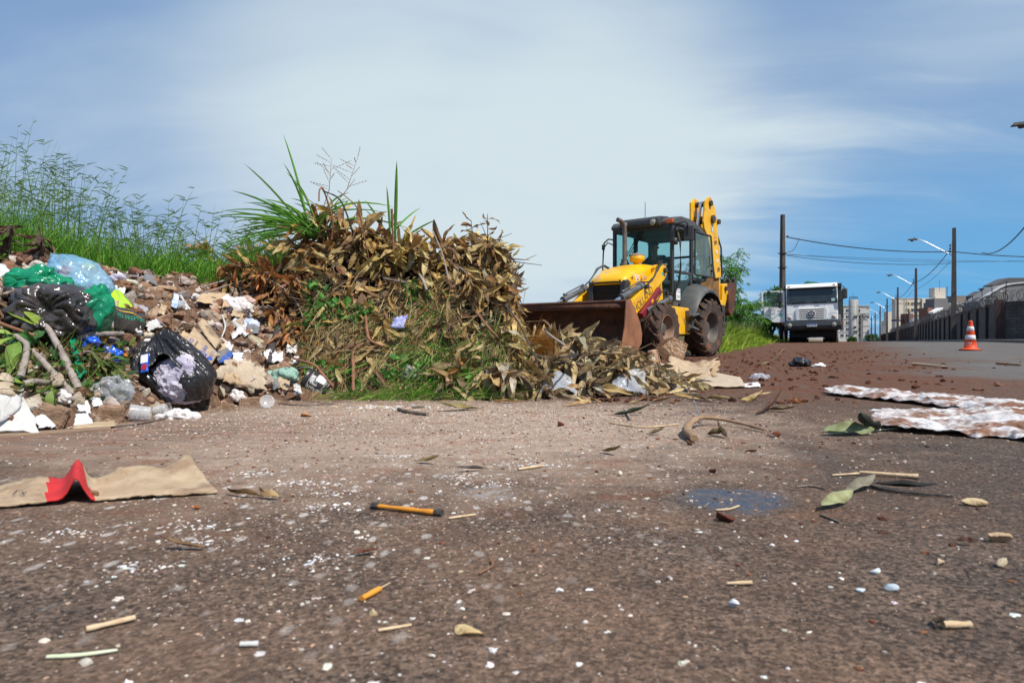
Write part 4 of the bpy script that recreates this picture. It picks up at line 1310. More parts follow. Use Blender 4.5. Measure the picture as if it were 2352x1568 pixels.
b = MB(); b.prism([(1.18, 2.92), (1.36, 2.90), (1.42, 2.96), (1.41, 3.07), (1.30, 3.14), (.9, 3.18), (.9, 3.1)], -.50, .50, 'Y'); b.build('roof_visor', MT['black_plastic'], rf, bevel=.03)
b = MB(); b.box((.50, .40, 3.17), (.22, .16, .07)); b.build('roof_cap', MT['black_plastic'], rf, bevel=.01)
for y in (.36, -.36):
 b = MB(); b.lathe([(.001, .03), (.055, .028), (.07, .015), (.07, -.03)], 20, axis='X')
 o = b.build('work_lamp', MT['lamp'], rf, True); o.location = (1.43, y, 2.99)
 b = MB(); b.lathe([(.07, .016), (.082, .012), (.082, -.05), (.05, -.09)], 20, axis='X'); b.build('lamp_bezel', MT['black_plastic'], o, True)
b = MB(); b.box((1.28, .70, 3.0), (.08, .16, .085)); b.build('turn_signal', MT['lamp_orange'], rf, bevel=.008)
b = MB(); b.tube([(1.15, .02, 3.1), (1.15, .02, 3.52)], .007, 5); b.build('antenna', MT['black'], rf)
b = MB(); b.add([(1.262, -.70, 1.28), (1.262, .70, 1.28), (1.245, .70, 2.87), (1.245, -.70, 2.87)], [(0, 1, 2, 3)]); part(b, 'windscreen', 'glass')
b = MB(); b.add([(-.52, -.70, 1.82), (-.52, .70, 1.82), (-.52, .70, 2.83), (-.52, -.70, 2.83)], [(3, 2, 1, 0)]); part(b, 'rear_window', 'glass_clear')
b = MB(); b.add([(1.2, -.735, 1.92), (.3, -.735, 1.92), (.3, -.735, 2.87), (1.2, -.735, 2.87)], [(3, 2, 1, 0)])
b.add([(.18, -.735, 1.84), (-.46, -.735, 1.84), (-.46, -.735, 2.83), (.18, -.735, 2.83)], [(3, 2, 1, 0)])
b.add([(1.2, -.735, 1.28), (.4, -.735, 1.28), (.4, -.735, 1.86), (1.2, -.735, 1.86)], [(3, 2, 1, 0)]); part(b, 'side_glass', 'glass_clear')
b = MB(); b.add([(1.18, .765, 1.27), (.78, .765, 1.27), (.62, .765, 1.5), (.36, .765, 1.80), (.36, .765, 1.86), (1.18, .765, 1.86)], [(0, 1, 2, 3, 4, 5)])
dr = part(b, 'door', 'glass_clear')
b = MB(); b.tube([(1.10, .775, 1.62), (1.10, .82, 1.62), (1.10, .82, 1.80), (1.10, .775, 1.80)], .015, 6); b.build('door_handle', MT['black_plastic'], dr)
b = MB(); b.add([(1.10, .769, 1.27), (.90, .769, 1.27), (.90, .769, 1.52), (1.10, .769, 1.52)], [(0, 1, 2, 3)]); stk = b.build('sticker', MT['white_print'], dr)
lettering('C', stk, (1.055, .772, 1.46), (R(90), 0, R(180)), .11, MT['blue_film2'], sx=.8)
lettering('T', stk, (1.0, .772, 1.46), (R(90), 0, R(180)), .09, MT['orange_film'], sx=.8)
lettering('U', stk, (.945, .772, 1.46), (R(90), 0, R(180)), .11, MT['blue_film2'], sx=.8)
b = MB()
for k in range(3):
 b.box((1.0, .7705, 1.37 - .025 * k), (.15, .002, .008))
b.build('small_print', MT['dark_print'], stk)
sw = bpy.data.objects.new('side_window', None); COL.objects.link(sw); sw.parent = BH; sw.location = (.16, .78, 0); sw.rotation_euler = (0, 0, R(-13))
b = MB(); b.add([(0, 0, 1.90), (-.72, 0, 1.86), (-.60, 0, 2.84), (0, 0, 2.90)], [(0, 3, 2, 1)]); b.build('pane', MT['glass_dirty'], sw)
b = MB()
for p, q in (((0, 1.90), (-.72, 1.86)), ((-.72, 1.86), (-.60, 2.84)), ((-.60, 2.84), (0, 2.90)), ((0, 2.90), (0, 1.90))):
 b.tube([(p[0], 0, p[1]), (q[0], 0, q[1])], .022, 6)
b.build('window_frame', MT['black_plastic'], sw)
b = MB(); b.tube([(-.45, .03, 2.1), (-.45, .07, 2.12), (-.46, .07, 2.32), (-.46, .03, 2.34)], .014, 6); b.tube([(-.62, -.03, 2.02), (-.62, .07, 2.02)], .03, 8); b.tube([(-.62, -.03, 2.16), (-.62, .05, 2.16)], .02, 8)
b.build('window_latch', MT['black_plastic'], sw)
b = MB()
for o_ in (0, .05, .10):
 b.tube([(1.275, -.05 + o_, 2.86), (1.285, -.38 + o_ * 1.1, 2.30)], .010, 5)
b.tube([(1.285, -.52, 2.20), (1.285, -.35, 2.42)], .010, 5)
part(b, 'wiper', 'black')
b = MB(); b.tube([(1.24, .78, 2.82), (1.24, .86, 2.80), (1.22, .92, 2.5), (1.20, .92, 2.0), (1.22, .90, 1.65), (1.22, .80, 1.45), (1.22, .78, 1.25)], .022, 8)
b.box((1.24, .80, 2.55), (.09, .1, .14)); part(b, 'grab_rail', 'black_plastic', 0, True)
mr = bpy.data.objects.new('mirror', None); COL.objects.link(mr); mr.parent = BH
b = MB(); b.box((1.10, 1.06, 2.72), (.06, .22, .34), rot=Matrix.Rotation(R(16), 3, 'Z')); b.build('mirror_housing', MT['black_plastic'], mr, bevel=.02)
b = MB(); b.tube([(1.25, .78, 2.80), (1.30, .90, 2.92), (1.26, 1.04, 2.96), (1.15, 1.06, 2.92), (1.14, 1.06, 2.70)], .014, 6); b.build('mirror_arm', MT['black'], mr, True)
mr = bpy.data.objects.new('mirror', None); COL.objects.link(mr); mr.parent = BH
b = MB(); b.tube([(1.25, -.76, 2.72), (1.30, -.86, 2.74), (1.30, -.98, 2.66), (1.30, -1.0, 2.45), (1.30, -1.02, 2.0), (1.28, -1.02, 1.62)], .018, 6); b.tube([(1.25, -.76, 2.60), (1.3, -.88, 2.66), (1.3, -.98, 2.56)], .016, 6)
b.box((1.30, -1.0, 2.56), (.06, .05, .12)); b.build('mirror_arm', MT['black'], mr, True)
b = MB(); b.box((.40, -.02, 1.72), (.46, .50, .12)); b.box((.14, -.02, 2.05), (.13, .48, .62), rot=Matrix.Rotation(R(8), 3, 'Y')); b.box((.35, -.02, 1.48), (.35, .35, .36)); part(b, 'seat', 'black_plastic', .04)
b = MB(); b.box((1.08, .0, 1.62), (.18, .34, .72)); b.prism([(1.12, 1.95), (1.20, 2.06), (1.02, 2.10), (.92, 2.0)], -.26, .24, 'Y'); part(b, 'dashboard', 'black_plastic', .03)
tilt = Matrix.Rotation(R(28), 3, 'Y')
ringp = [Vector((.90, .02, 2.20)) + tilt @ Vector((.185 * math.cos(a), .185 * math.sin(a), 0)) for a in np.linspace(0, 2 * math.pi, 33)]
b = MB(); b.tube(ringp, .017, 7, cap=False)
for a in (0, 2.1, 4.2):
 b.tube([Vector((.90, .02, 2.20)) + tilt @ Vector((.185 * math.cos(a), .185 * math.sin(a), 0)), (.91, .02, 2.17)], .014, 6)
b.tube([(.90, .02, 2.18), (1.0, .02, 2.0)], .025, 8); part(b, 'steering_wheel', 'black', 0, True)
b = MB(); b.box((.0, -.45, 1.62), (.6, .2, .30)); b.tube([(.15, -.42, 1.75), (.2, -.42, 2.02)], .018, 6); b.tube([(.02, -.45, 1.75), (.0, -.45, 2.0)], .018, 6)
b.box((-.32, 0, 1.45), (.3, 1.3, .66)); part(b, 'control_console', 'black_plastic', .02)
for sd in (1, -1):
 b = MB()
 rows = []
 for k in range(13):
  a = R(-8 + k * 15.5)     # 0 = forward, 90 = up
  ca, sa = math.cos(a), math.sin(a)
  ro = .80 + .05 * sa
  rows.append([(.12 + ro * ca * .96 + .30 * max(0, ca) ** 2 * (1 - sa) * .5, sd * y, .665 + (ro + dz) * sa * 1.0 + .02) for y, dz in ((.70, .14), (.80, .15), (.90, .125), (1.02, .07), (1.14, .0), (1.15, -.03))])
 b.grid(rows if sd < 0 else rows[::-1])
 rows2 = [[(p[0] - .02, p[1] * .995, p[2] - .03) for p in q] for q in rows]
 b.grid(rows2[::-1] if sd < 0 else rows2)
 part(b, 'fender', 'grey_plastic', 0, True)
for sd in (1, -1):
 b = MB()
 ys = sorted((sd * .52, sd * 1.02))
 b.prism([(1.88, 1.10), (.99, 1.08), (.93, .50), (1.60, .49), (1.72, .75)], ys[0], ys[1], 'Y')
 tk = part(b, 'side_tank', 'yellow', .02)
 b = MB()
 for z, a in ((.93, 8), (.63, -10)):
  b.box((1.02, sd * 1.13, z), (.32, .16, .045), rot=Matrix.Rotation(R(a), 3, 'Y')); b.box((1.16, sd * 1.06, z + .02), (.05, .12, .14)); b.box((.95, sd * 1.06, z - .02), (.04, .10, .09))
 b.build('step', MT['steel_grey'], tk, bevel=.006)
 b = MB(); b.box((1.10, sd * 1.021, .79), (.30, .006, .14)); b.build('vent_plate', mat('brown vent', (.25, .12, .02), (.5, .25, .02), 60, .7), tk)
b = MB(); b.box((1.25, .66, 1.15), (.30, .32, .12)); b.box((1.25, .66, 1.02), (.26, .30, .10)); part(b, 'cab_mount', 'grey_plastic', .015)
poly = [(-1.02, 3.83), (-1.26, 3.97), (-1.44, 3.93), (-1.66, 3.68), (-1.76, 3.36), (-1.80, 3.10), (-2.02, 2.00), (-1.66, 1.94), (-1.40, 2.55), (-1.18, 2.95), (-.98, 3.12), (-.92, 3.30)]
b = MB(); b.prism(poly, .47, .52, 'Y'); b.prism([(p[0] + .02, p[1]) for p in poly[:6]] + [(-1.6, 3.0), (-1.0, 3.1)], .10, .15, 'Y')
b.prism([(-1.78, 3.06), (-2.0, 2.02), (-1.70, 1.98), (-1.45, 2.5), (-1.22, 2.9)], .12, .47, 'Y')
b.box((-1.32, .31, 3.12), (.5, .34, .10))
bm_ = part(b, 'boom', 'yellow', .012)
b = MB()
for x, z, r_ in ((-1.28, 3.80, .07), (-1.42, 3.42, .10), (-1.78, 3.40, .065)):
 b.tube([(x, .05, z), (x, .58, z)], r_, 14)
b.build('pivot_pin', MT['steel_dark'], bm_)
b = MB(); b.tube([(-1.22, .31, 3.84), (-.98, .31, 3.10)], .045, 12); b.build('boom_rod', MT['chrome'], bm_, True)
b = MB(); b.tube([(-1.80, .50, 3.05), (-1.92, .55, 2.75), (-2.02, .52, 2.35), (-2.06, .52, 2.0)], .022, 6); b.tube([(-1.78, .46, 3.08), (-1.90, .48, 2.75), (-1.98, .46, 2.35)], .02, 6); b.build('hose', MT['hose'], bm_, True)
b = MB(); b.prism([(-1.66, 2.08), (-2.03, 2.10), (-2.06, 1.0), (-1.15, .75), (-1.0, 1.2), (-1.35, 1.6)], .16, .46, 'Y'); part(b, 'swing_tower', mat('muddy frame', (.13, .07, .04), (.3, .15, .02), 4, .85, .5), .02)
b = MB(); b.prism([(-1.75, 2.4), (-2.02, 2.4), (-2.30, 1.50), (-2.46, 1.05), (-2.2, 1.0)], .22, .42, 'Y'); b.prism([(-2.16, 1.82), (-2.46, 1.86), (-2.52, 1.62), (-2.30, 1.2), (-2.12, 1.3)], .2, .5, 'Y'); dp = part(b, 'dipper', 'yellow', .015)
b = MB(); b.tube([(-2.32, .1, 1.72), (-2.32, .56, 1.72)], .06, 12); b.build('pivot_pin', MT['steel_dark'], dp)
b = MB()
b.prism([(-2.42, 1.56), (-2.84, 1.92), (-2.98, 1.84), (-2.78, 1.12), (-2.58, 1.00), (-2.42, 1.12)], -.0, .05, 'Y'); b.prism([(-2.42, 1.56), (-2.84, 1.92), (-2.98, 1.84), (-2.78, 1.12), (-2.58, 1.00), (-2.42, 1.12)], .50, .56, 'Y')
b.prism([(-2.42, 1.56), (-2.84, 1.92), (-2.80, 1.84), (-2.46, 1.50), (-2.47, 1.14), (-2.60, 1.05), (-2.58, 1.00), (-2.42, 1.12)], .05, .50, 'Y')
hb = part(b, 'hoe_bucket', 'rust', .008)
b = MB()
for y in (.05, .2, .36, .5):
 b.box((-2.92, y, 1.92), (.10, .07, .24), rot=Matrix.Rotation(R(30), 3, 'Y'))
b.build('bucket_tooth', MT['steel_dark'], hb)
for sd in (1, -1):
 b = MB(); b.box((-1.12, sd * .80, .95), (.2, .2, .8)); part(b, 'stabilizer', 'yellow', .015)
RY = (R(90), 0, R(180))
ang = math.atan2(.62, 1.0)
def on_arm(body, along, off, size, m, sx=1.0):
 d_ = Vector((-.845, 0, .535)); n_ = Vector((.535, 0, .845))
 p = Vector((2.30, .762, 1.405)) + d_ * along + n_ * off
 o = lettering(body, BH, p, (0, 0, 0), size, m, sx=sx)
 mx = Matrix((d_, n_, Vector((0, 1, 0)))).transposed().to_4x4()
 o.rotation_euler = mx.to_euler()
 return o
on_arm('NEW HOLLAND', -.58, -.015, .235, MT['dark_print'], .80)
lettering('95', BH, (2.36, .489, 1.67), RY, .21, MT['white_print'], depth=.002, shear=.15, sx=1.1)
lettering('B', BH, (2.56, .489, 1.675), RY, .11, MT['dark_print'], depth=.002, sx=1.1)
lettering('B', BH, (2.17, .489, 1.665), RY, .08, MT['dark_print'], depth=.002, sx=1.1)
d_ = Vector((.19, 0, .98)).normalized(); n_ = Vector((0, 1, 0)).cross(d_)
mxr = Matrix((-d_, -n_, Vector((0, 1, 0)))).transposed()
for body, z, m in (('B', 2.85, 'dark_print'), ('9', 2.62, 'white_print'), ('5', 2.40, 'white_print'), ('B', 2.18, 'dark_print')):
 o = lettering(body, BH, (-1.62 - (2.85 - z) * .30, .524, z), (0, 0, 0), .22, MT[m], depth=.003)
 o.rotation_euler = mxr.to_euler()
b = MB(); b.lathe([(.001, .523), (.075, .523)], 20, (-1.42, 0, 3.16), axis='Y'); rd = part(b, 'round_sticker', 'teal_print'); 
b = MB(); b.box((-1.42, .526, 3.16), (.05, .004, .09)); b.build('sticker_mark', MT['white_print'], rd)
b = MB()
r4 = np.random.default_rng(4)
for k in range(9):
 b.box((2.25 + r4.uniform(-.25, .3), -.05 + r4.uniform(-.16, .1), 1.985 - .0), (.10, .05, .004))
b = MB(); b.lathe([(.001, .763), (.035, .763)], 14, (1.74, 0, 1.80), axis='Y'); part(b, 'green_sticker', 'teal_print')
DR = empty('person', (0, 0, 0), 0, 'driver in dark shirt, jeans and cap leaning over the steering wheel inside the yellow cab', 'person')
DR.matrix_world = Matrix.Translation((3.76, 16.53, .02)) @ Matrix.Rotation(math.atan2(-.773, -.636), 4, 'Z')
J = [(.36, -.05, 1.86, .13), (.40, -.05, 2.02, .14), (.47, -.05, 2.22, .155), (.52, -.05, 2.34, .07), (.55, -.05, 2.42, .062), (.575, -.05, 2.50, .088), (.585, -.05, 2.58, .098), (.575, -.05, 2.64, .075),
     (.46, .13, 2.29, .075), (.56, .24, 2.10, .05), (.78, .18, 2.14, .04), (.88, .15, 2.23, .036),
     (.46, -.23, 2.29, .075), (.60, -.32, 2.12, .05), (.82, -.20, 2.20, .04), (.93, -.14, 2.27, .036),
     (.40, .06, 1.82, .10), (.80, .12, 1.84, .08), (.98, .14, 1.58, .06), (1.02, .15, 1.34, .048), (1.12, .15, 1.30, .04),
     (.40, -.16, 1.82, .10), (.80, -.22, 1.84, .08), (.98, -.24, 1.58, .06), (1.02, -.25, 1.34, .048), (1.12, -.25, 1.30, .04)]
E_ = [(0, 1), (1, 2), (2, 3), (3, 4), (4, 5), (5, 6), (6, 7), (2, 8), (8, 9), (9, 10), (10, 11), (2, 12), (12, 13), (13, 14), (14, 15), (0, 16), (16, 17), (17, 18), (18, 19), (19, 20), (0, 21), (21, 22), (22, 23), (23, 24), (24, 25)]
skin_body('body', J, E_, MT['skin'], DR)
sj = [(q[0], q[1], q[2], q[3] + .022) for q in J]
skin_body('shirt', [sj[0], sj[1], sj[2], (.52, -.05, 2.31, .10), sj[8], (.55, .22, 2.13, .072), sj[12], (.585, -.31, 2.15, .072)], [(0, 1), (1, 2), (2, 3), (2, 4), (4, 5), (2, 6), (6, 7)], MT['shirt_navy'], DR)
skin_body('jeans', [(.36, -.05, 1.84, .15)] + [sj[k] for k in (16, 17, 18, 19)] + [sj[k] for k in (21, 22, 23, 24)], [(0, 1), (1, 2), (2, 3), (3, 4), (0, 5), (5, 6), (6, 7), (7, 8)], MT['denim'], DR)
def hand(root, wrist, fwd, up, m, s=1.0, curl=.9):
 fwd = Vector(fwd).normalized(); up = Vector(up).normalized(); sd_ = fwd.cross(up)
 w = Vector(wrist)
 J_ = [(*w, .022 * s), (*(w + fwd * .05 * s), .03 * s)]; E2 = [(0, 1)]
 for k, (o_, ln) in enumerate(((-.033, .07), (-.011, .082), (.011, .078), (.032, .062))):
  a = w + fwd * .085 * s + sd_ * o_ * s
  c = a + (fwd * math.cos(curl * .6) - up * math.sin(curl * .6)) * ln * .5 * s
  e = c + (fwd * math.cos(curl * 1.6) - up * math.sin(curl * 1.6)) * ln * .5 * s
  i = len(J_); J_ += [(*a, .0095 * s), (*c, .0085 * s), (*e, .007 * s)]; E2 += [(1, i), (i, i + 1), (i + 1, i + 2)]
 a = w + fwd * .03 * s - sd_ * .04 * s; c = a + (fwd * .7 - sd_ * .5 - up * .5) * .035 * s
 i = len(J_); J_ += [(*a, .011 * s), (*c, .009 * s)]; E2 += [(0, i), (i, i + 1)]
 return skin_body('hand', J_, E2, m, root, lv=1)
hand(DR, (.88, .15, 2.23), (.9, -.1, .35), (-.35, 0, .9), MT['skin'])
hand(DR, (.93, -.14, 2.27), (.9, .1, .3), (-.3, 0, .9), MT['skin'])
b = MB(); b.lathe([(.001, .11), (.06, .10), (.098, .06), (.108, .0)], 18, (.575, -.05, 2.605)); b.box((.71, -.05, 2.615), (.14, .15, .016), rot=Matrix.Rotation(R(12), 3, 'Y')); b.build('cap', MT['shirt_navy'], DR, True)
b = MB(); b.prism([(.675, 2.56), (.70, 2.525), (.675, 2.52)], -.065, -.035, 'Y'); b.box((.668, -.05, 2.485), (.012, .05, .008)); b.lathe([(.0, -.012), (.026, -.008), (.026, .008), (0, .012)], 10, (.575, .055, 2.54), axis='Y'); b.lathe([(.0, -.012), (.026, -.008), (.026, .008), (0, .012)], 10, (.575, -.155, 2.54), axis='Y')
b.build('face', MT['skin'], DR)
b = MB(); b.box((.672, -.015, 2.562), (.01, .022, .01)); b.box((.672, -.085, 2.562), (.01, .022, .01)); b.build('eyes', MT['hair'], DR)
# ------------------------------------------------------------------ white tipper truck
tx, ty = 13.64, 31.0
TR = empty('tipper_truck', (tx, ty, float(gh(tx, ty)) + .0), 0, 'white tipper truck with its passenger side door hanging open, parked facing the camera', 'truck')
TR.rotation_euler = (0, R(-1.3), R(-25.2))
def tpart(b, name, m, bevel=0.0, smooth=False, parent=None):
 return b.build(name, MT[m] if isinstance(m, str) else m, parent or TR, smooth, bevel)
b = MB()
b.prism([(-.02, 1.0), (-.03, 1.35), (.0, 1.78), (.14, 2.50), (.22, 2.62), (.5, 2.68), (1.7, 2.70), (1.75, 1.0)], -1.08, 1.08, 'X')
cabt = tpart(b, 'cab', 'white_paint', .05)
b = MB(); b.prism([(-.03, 2.49), (-.05, 2.53), (.12, 2.68), (.4, 2.71), (.4, 2.6), (.12, 2.52)], -1.07, 1.07, 'X'); b.build('sun_visor', MT['white_paint'], TR, bevel=.015)
for s_ in (-.94, .94):
 b = MB(); b.box((s_, -.0, 2.60), (.10, .06, .035)); b.build('marker_lamp', MT['lamp_orange'], TR)
b = MB(); b.add([(-1.0, -.015, 1.80), (1.0, -.015, 1.80), (.97, .125, 2.47), (-.97, .125, 2.47)], [(0, 1, 2, 3)]); ws = tpart(b, 'windscreen', 'glass_dark')
b = MB()
for p, q in (((-1.03, -.01, 1.79), (1.03, -.01, 1.79)), ((1.03, -.01, 1.79), (1.0, .125, 2.48)), ((1.0, .125, 2.48), (-1.0, .125, 2.48)), ((-1.0, .125, 2.48), (-1.03, -.01, 1.79))):
 b.tube([p, q], .018, 6)
b.build('windscreen_seal', MT['black'], ws)
b = MB(); b.box((.90, -.02, 1.92), (.16, .01, .13)); b.box((.92, .09, 2.36), (.06, .01, .08)); b.build('screen_sticker', mat('pale sticker', (.4, .65, .6), None, rough=.5), ws)
for s_ in (-.75, .12):
 b = MB(); b.tube([(s_ + .52, -.03, 1.80), (s_ + .45, -.035, 1.86), (s_ - .05, -.03, 1.83)], .014, 5); b.tube([(s_ + .1, -.04, 1.82), (s_ + .3, -.04, 1.80)], .02, 5); b.build('wiper', MT['black'], TR)
b = MB(); b.box((-.01, -.022, 1.30), (1.02, .03, .46)); grl = tpart(b, 'grille', 'black')
b = MB()
for k in range(6):
 z = 1.07 + k * .095
 b.box((-.01, -.05, z), (1.30 - .02 * abs(k - 2.5), .05, .048))
b.box((-.60, -.045, 1.30), (.17, .035, .44)); b.box((.58, -.045, 1.30), (.17, .035, .44))
b.build('grille_bar', MT['white_paint'], grl, bevel=.012)
b = MB(); b.lathe([(.001, -.10), (.165, -.10), (.175, -.09), (.175, -.05)], 32, (-.01, 0, 1.31), axis='Y'); em = tpart(b, 'emblem', 'winframe', 0)
b = MB()
th_ = np.linspace(0, 2 * math.pi, 41)
b.lathe([(.118, -.106), (.145, -.106)], 36, (-.01, 0, 1.31), axis='Y')
def stroke(b, p, q, w, y):
 p = np.array(p); q = np.array(q); d_ = unit(q - p); n_ = np.array([-d_[1], d_[0]]) * w / 2
 b.add([(a[0] - .01, y, a[1] + 1.31) for a in (p + n_, p - n_, q - n_, q + n_)], [(0, 1, 2, 3)])
for p, q in (((-.05, .118), (0, .012)), ((.05, .118), (0, .012)), ((-.105, .065), (-.048, -.112)), ((.105, .065), (.048, -.112)), ((-.048, -.112), (0, -.008)), ((.048, -.112), (0, -.008))):
 stroke(b, p, q, .026, -.107)
b.build('emblem_mark', mat('navy mark', (.008, .012, .05), None, rough=.4), em)
for s_ in (-.93, .91):
 b = MB(); b.lathe([(.001, -.05), (.075, -.045), (.085, -.03)], 20, (s_, 0, 1.16), axis='Y'); h_ = tpart(b, 'headlight', mat('indicator lens', (.6, .42, .36), (.4, .3, .26), 30, .2), 0, True)
 b = MB(); b.lathe([(.084, -.04), (.10, -.03), (.105, .0)], 20, (s_, 0, 1.16), axis='Y'); b.build('lamp_ring', MT['white_paint'], h_)
b = MB()
b.prism([(-.22, .62), (-.26, .78), (-.20, .98), (.5, .98), (.6, .58), (-.1, .56)], -1.16, 1.20, 'X'); bp = tpart(b, 'bumper', 'bumper', .03)
b = MB(); b.box((0, -.235, .70), (1.1, .03, .14)); b.build('air_intake', MT['black'], bp, bevel=.02)
for s_ in (-.93, .91):
 b = MB(); b.lathe([(.001, -.27), (.085, -.265), (.10, -.25), (.105, -.2)], 20, (s_, 0, .80), axis='Y'); b.build('fog_lamp', MT['lamp'], bp, True)
b = MB(); b.box((.0, -.27, .80), (.42, .012, .14)); pl_ = b.build('number_plate', MT['plate_white'], bp)
b = MB(); b.box((.0, -.278, .857), (.41, .006, .028)); b.build('plate_band', MT['blue_film2'], pl_)
lettering('BDH3H78', pl_, (0, -.279, .785), (R(90), 0, 0), .105, MT['dark_print'], sx=.85)
lettering('ROBUST', TR, (.46, -.035, 1.60), (R(90), 0, 0), .055, MT['dark_print'], sx=1.2)
b = MB(); b.box((0, 1.0, .42), (1.9, 1.6, .34)); b.box((0, 3.5, .75), (.9, 6, .3)); b.box((-.5, .35, .5), (.5, .3, .1)); b.box((0, .85, .36), (1.7, .22, .24)); tpart(b, 'chassis', 'black')
for (wx, wy, wd) in ((-.86, 1.3, .30), (.88, 1.3, .30), (-.72, 5.2, .58), (.74, 5.2, .58), (-.72, 6.5, .58), (.74, 6.5, .58)):
 w = bpy.data.objects.new('wheel', None); COL.objects.link(w); w.parent = TR; w.location = (wx, wy, .48)
 h = wd / 2
 b = MB(); b.lathe([(.28, -h), (.44, -h), (.485, -h * .8), (.485, h * .8), (.44, h), (.28, h)], 28, axis='X')
 for k in range(24):
  a = k * math.pi / 12
  for q in (-.5, 0, .5):
   b.box((q * wd, .487 * math.cos(a), .487 * math.sin(a)), (wd * .26, .03, .09), rot=Matrix.Rotation(a + math.pi / 2, 3, 'X'))
 b.build('tyre', MT['rubber_black'], w)
 b = MB(); b.lathe([(.29, -h * .9), (.27, 0), (.12, h * .2), (.001, h * .2)], 20, axis='X'); b.build('rim', MT['rim_dark'], w, True)
b = MB()
b.box((.0, 1.98, 1.88), (2.52, .08, 1.75)); b.box((-1.22, 4.9, 1.75), (.08, 5.9, 1.35)); b.box((1.22, 4.9, 1.75), (.08, 5.9, 1.35)); b.box((0, 4.9, 1.1), (2.4, 5.9, .1)); b.box((0, 7.85, 1.7), (2.4, .08, 1.2))
for k in range(6):
 b.box((1.28, 2.3 + k, 1.75), (.08, .1, 1.35)); b.box((-1.28, 2.3 + k, 1.75), (.08, .1, 1.35))
b.box((0, 1.95, 2.74), (2.56, .16, .07)); b.box((0, 1.6, 2.60), (2.5, .8, .05))
tpart(b, 'tipper_box', 'box_green', .01)
b = MB(); b.box((1.21, 1.7, .9), (.16, .7, .5)); b.prism([(1.0, .95), (1.1, 1.2), (1.5, 1.3), (1.9, 1.2), (2.0, .95)], 1.1, 1.2, 'X'); tpart(b, 'mudguard', 'grey_plastic', .02)
b = MB(); b.box((1.24, .1, .88), (.05, .1, .08)); tpart(b, 'side_marker', 'lamp_orange')
b = MB(); b.box((1.36, -.1, 2.17), (.22, .12, .46)); m_ = tpart(b, 'mirror', 'black_plastic', .05)
b = MB(); b.tube([(1.06, .15, 2.50), (1.26, .0, 2.50), (1.34, -.08, 2.46), (1.36, -.1, 2.36)], .02, 6); b.tube([(1.06, .1, 1.80), (1.2, -.02, 1.85), (1.33, -.1, 1.96)], .018, 6); b.build('mirror_arm', MT['black'], m_, True)
b = MB(); b.box((-1.30, -.16, 2.10), (.19, .12, .50)); m_ = tpart(b, 'mirror', 'black_plastic', .05)
b = MB(); b.tube([(-1.08, .1, 2.46), (-1.2, -.05, 2.48), (-1.29, -.16, 2.42), (-1.30, -.16, 2.3)], .02, 6); b.tube([(-1.12, .05, 1.7), (-1.36, -.14, 1.72), (-1.33, -.16, 1.88)], .018, 6); b.box((-1.33, -.12, 1.66), (.12, .06, .09)); b.build('mirror_arm', MT['black'], m_, True)
dl = [(-1.14, 2.40), (-1.20, 2.44), (-2.06, 2.44), (-2.14, 2.36), (-2.14, 1.24), (-1.95, 1.20), (-1.80, 1.12), (-1.70, 1.02), (-1.60, .98), (-1.14, .98)]
wn = [(-1.24, 1.70), (-2.0, 1.76), (-2.04, 1.82), (-2.04, 2.34), (-2.0, 2.38), (-1.44, 2.38), (-1.36, 2.30), (-1.24, 1.9)]
DO = bpy.data.objects.new('door', None); COL.objects.link(DO); DO.parent = TR
DO.location = (-1.14, .12, 0); DO.rotation_euler = (0, 0, R(4))
import bmesh
bm = bmesh.new()
def ring_(pts): return [bm.verts.new((a + 1.14, 0, c)) for a, c in pts]
o_, i_ = ring_(dl), ring_(wn)
eds = [bm.edges.new((q[k], q[(k + 1) % len(q)])) for q in (o_, i_) for k in range(len(q))]
res = bmesh.ops.triangle_fill(bm, edges=eds, use_beauty=True)
ext = bmesh.ops.extrude_face_region(bm, geom=bm.faces[:])
for v in [g for g in ext['geom'] if isinstance(g, bmesh.types.BMVert)]:
 v.co.y += .07
bmesh.ops.recalc_face_normals(bm, faces=bm.faces)
me = bpy.data.meshes.new('door_panel'); bm.to_mesh(me); bm.free()
o = bpy.data.objects.new('door_panel', me); COL.objects.link(o); o.parent = DO; me.materials.append(MT['white_paint'])
b = MB(); b.add([(a + 1.14, .03, c) for a, c in wn], [tuple(range(len(wn)))]); b.build('pane', MT['glass_clear'], DO)
b = MB(); b.tube([(a + 1.14, -.004, c) for a, c in wn + wn[:1]], .014, 5); b.build('window_seal', MT['black'], DO)
b = MB(); b.box((-2.08 + 1.14, -.02, 1.45), (.05, .04, .24)); b.box((-1.82 + 1.14, -.02, 2.42), (.13, .03, .03)); b.build('door_handle', MT['black'], DO, bevel=.01)
for ch, xx, m in (('C', -1.83, 'blue_film2'), ('M', -1.745, 'red_print'), ('T', -1.66, 'yellow_film'), ('U', -1.585, 'teal_print')):
 lettering(ch, DO, (xx + 1.14, -.003, 1.52), (R(90), 0, 0), .16, MT[m], sx=.75)
lettering('LONDRINA', DO, (-1.71 + 1.14, -.003, 1.40), (R(90), 0, 0), .062, MT['maroon'], sx=1.0)
lettering('A SERVIÇO DA', DO, (-1.71 + 1.14, -.003, 1.635), (R(90), 0, 0), .038, MT['dark_print'])
lettering('24.260', DO, (-1.345 + 1.14, -.003, 1.515), (R(90), 0, 0), .075, MT['dark_print'], sx=1.05)
b = MB(); b.box((-1.71 + 1.14, -.004, 1.345), (.29, .004, .008)); b.box((-1.345 + 1.14, -.004, 1.47), (.2, .004, .012)); b.build('rule_line', MT['dark_print'], DO)
b = MB(); b.lathe([(.001, -.004), (.088, -.004)], 24, (-1.325 + 1.14, 0, 1.32), axis='Y'); rr = b.build('number_disc', MT['teal_print'], DO)
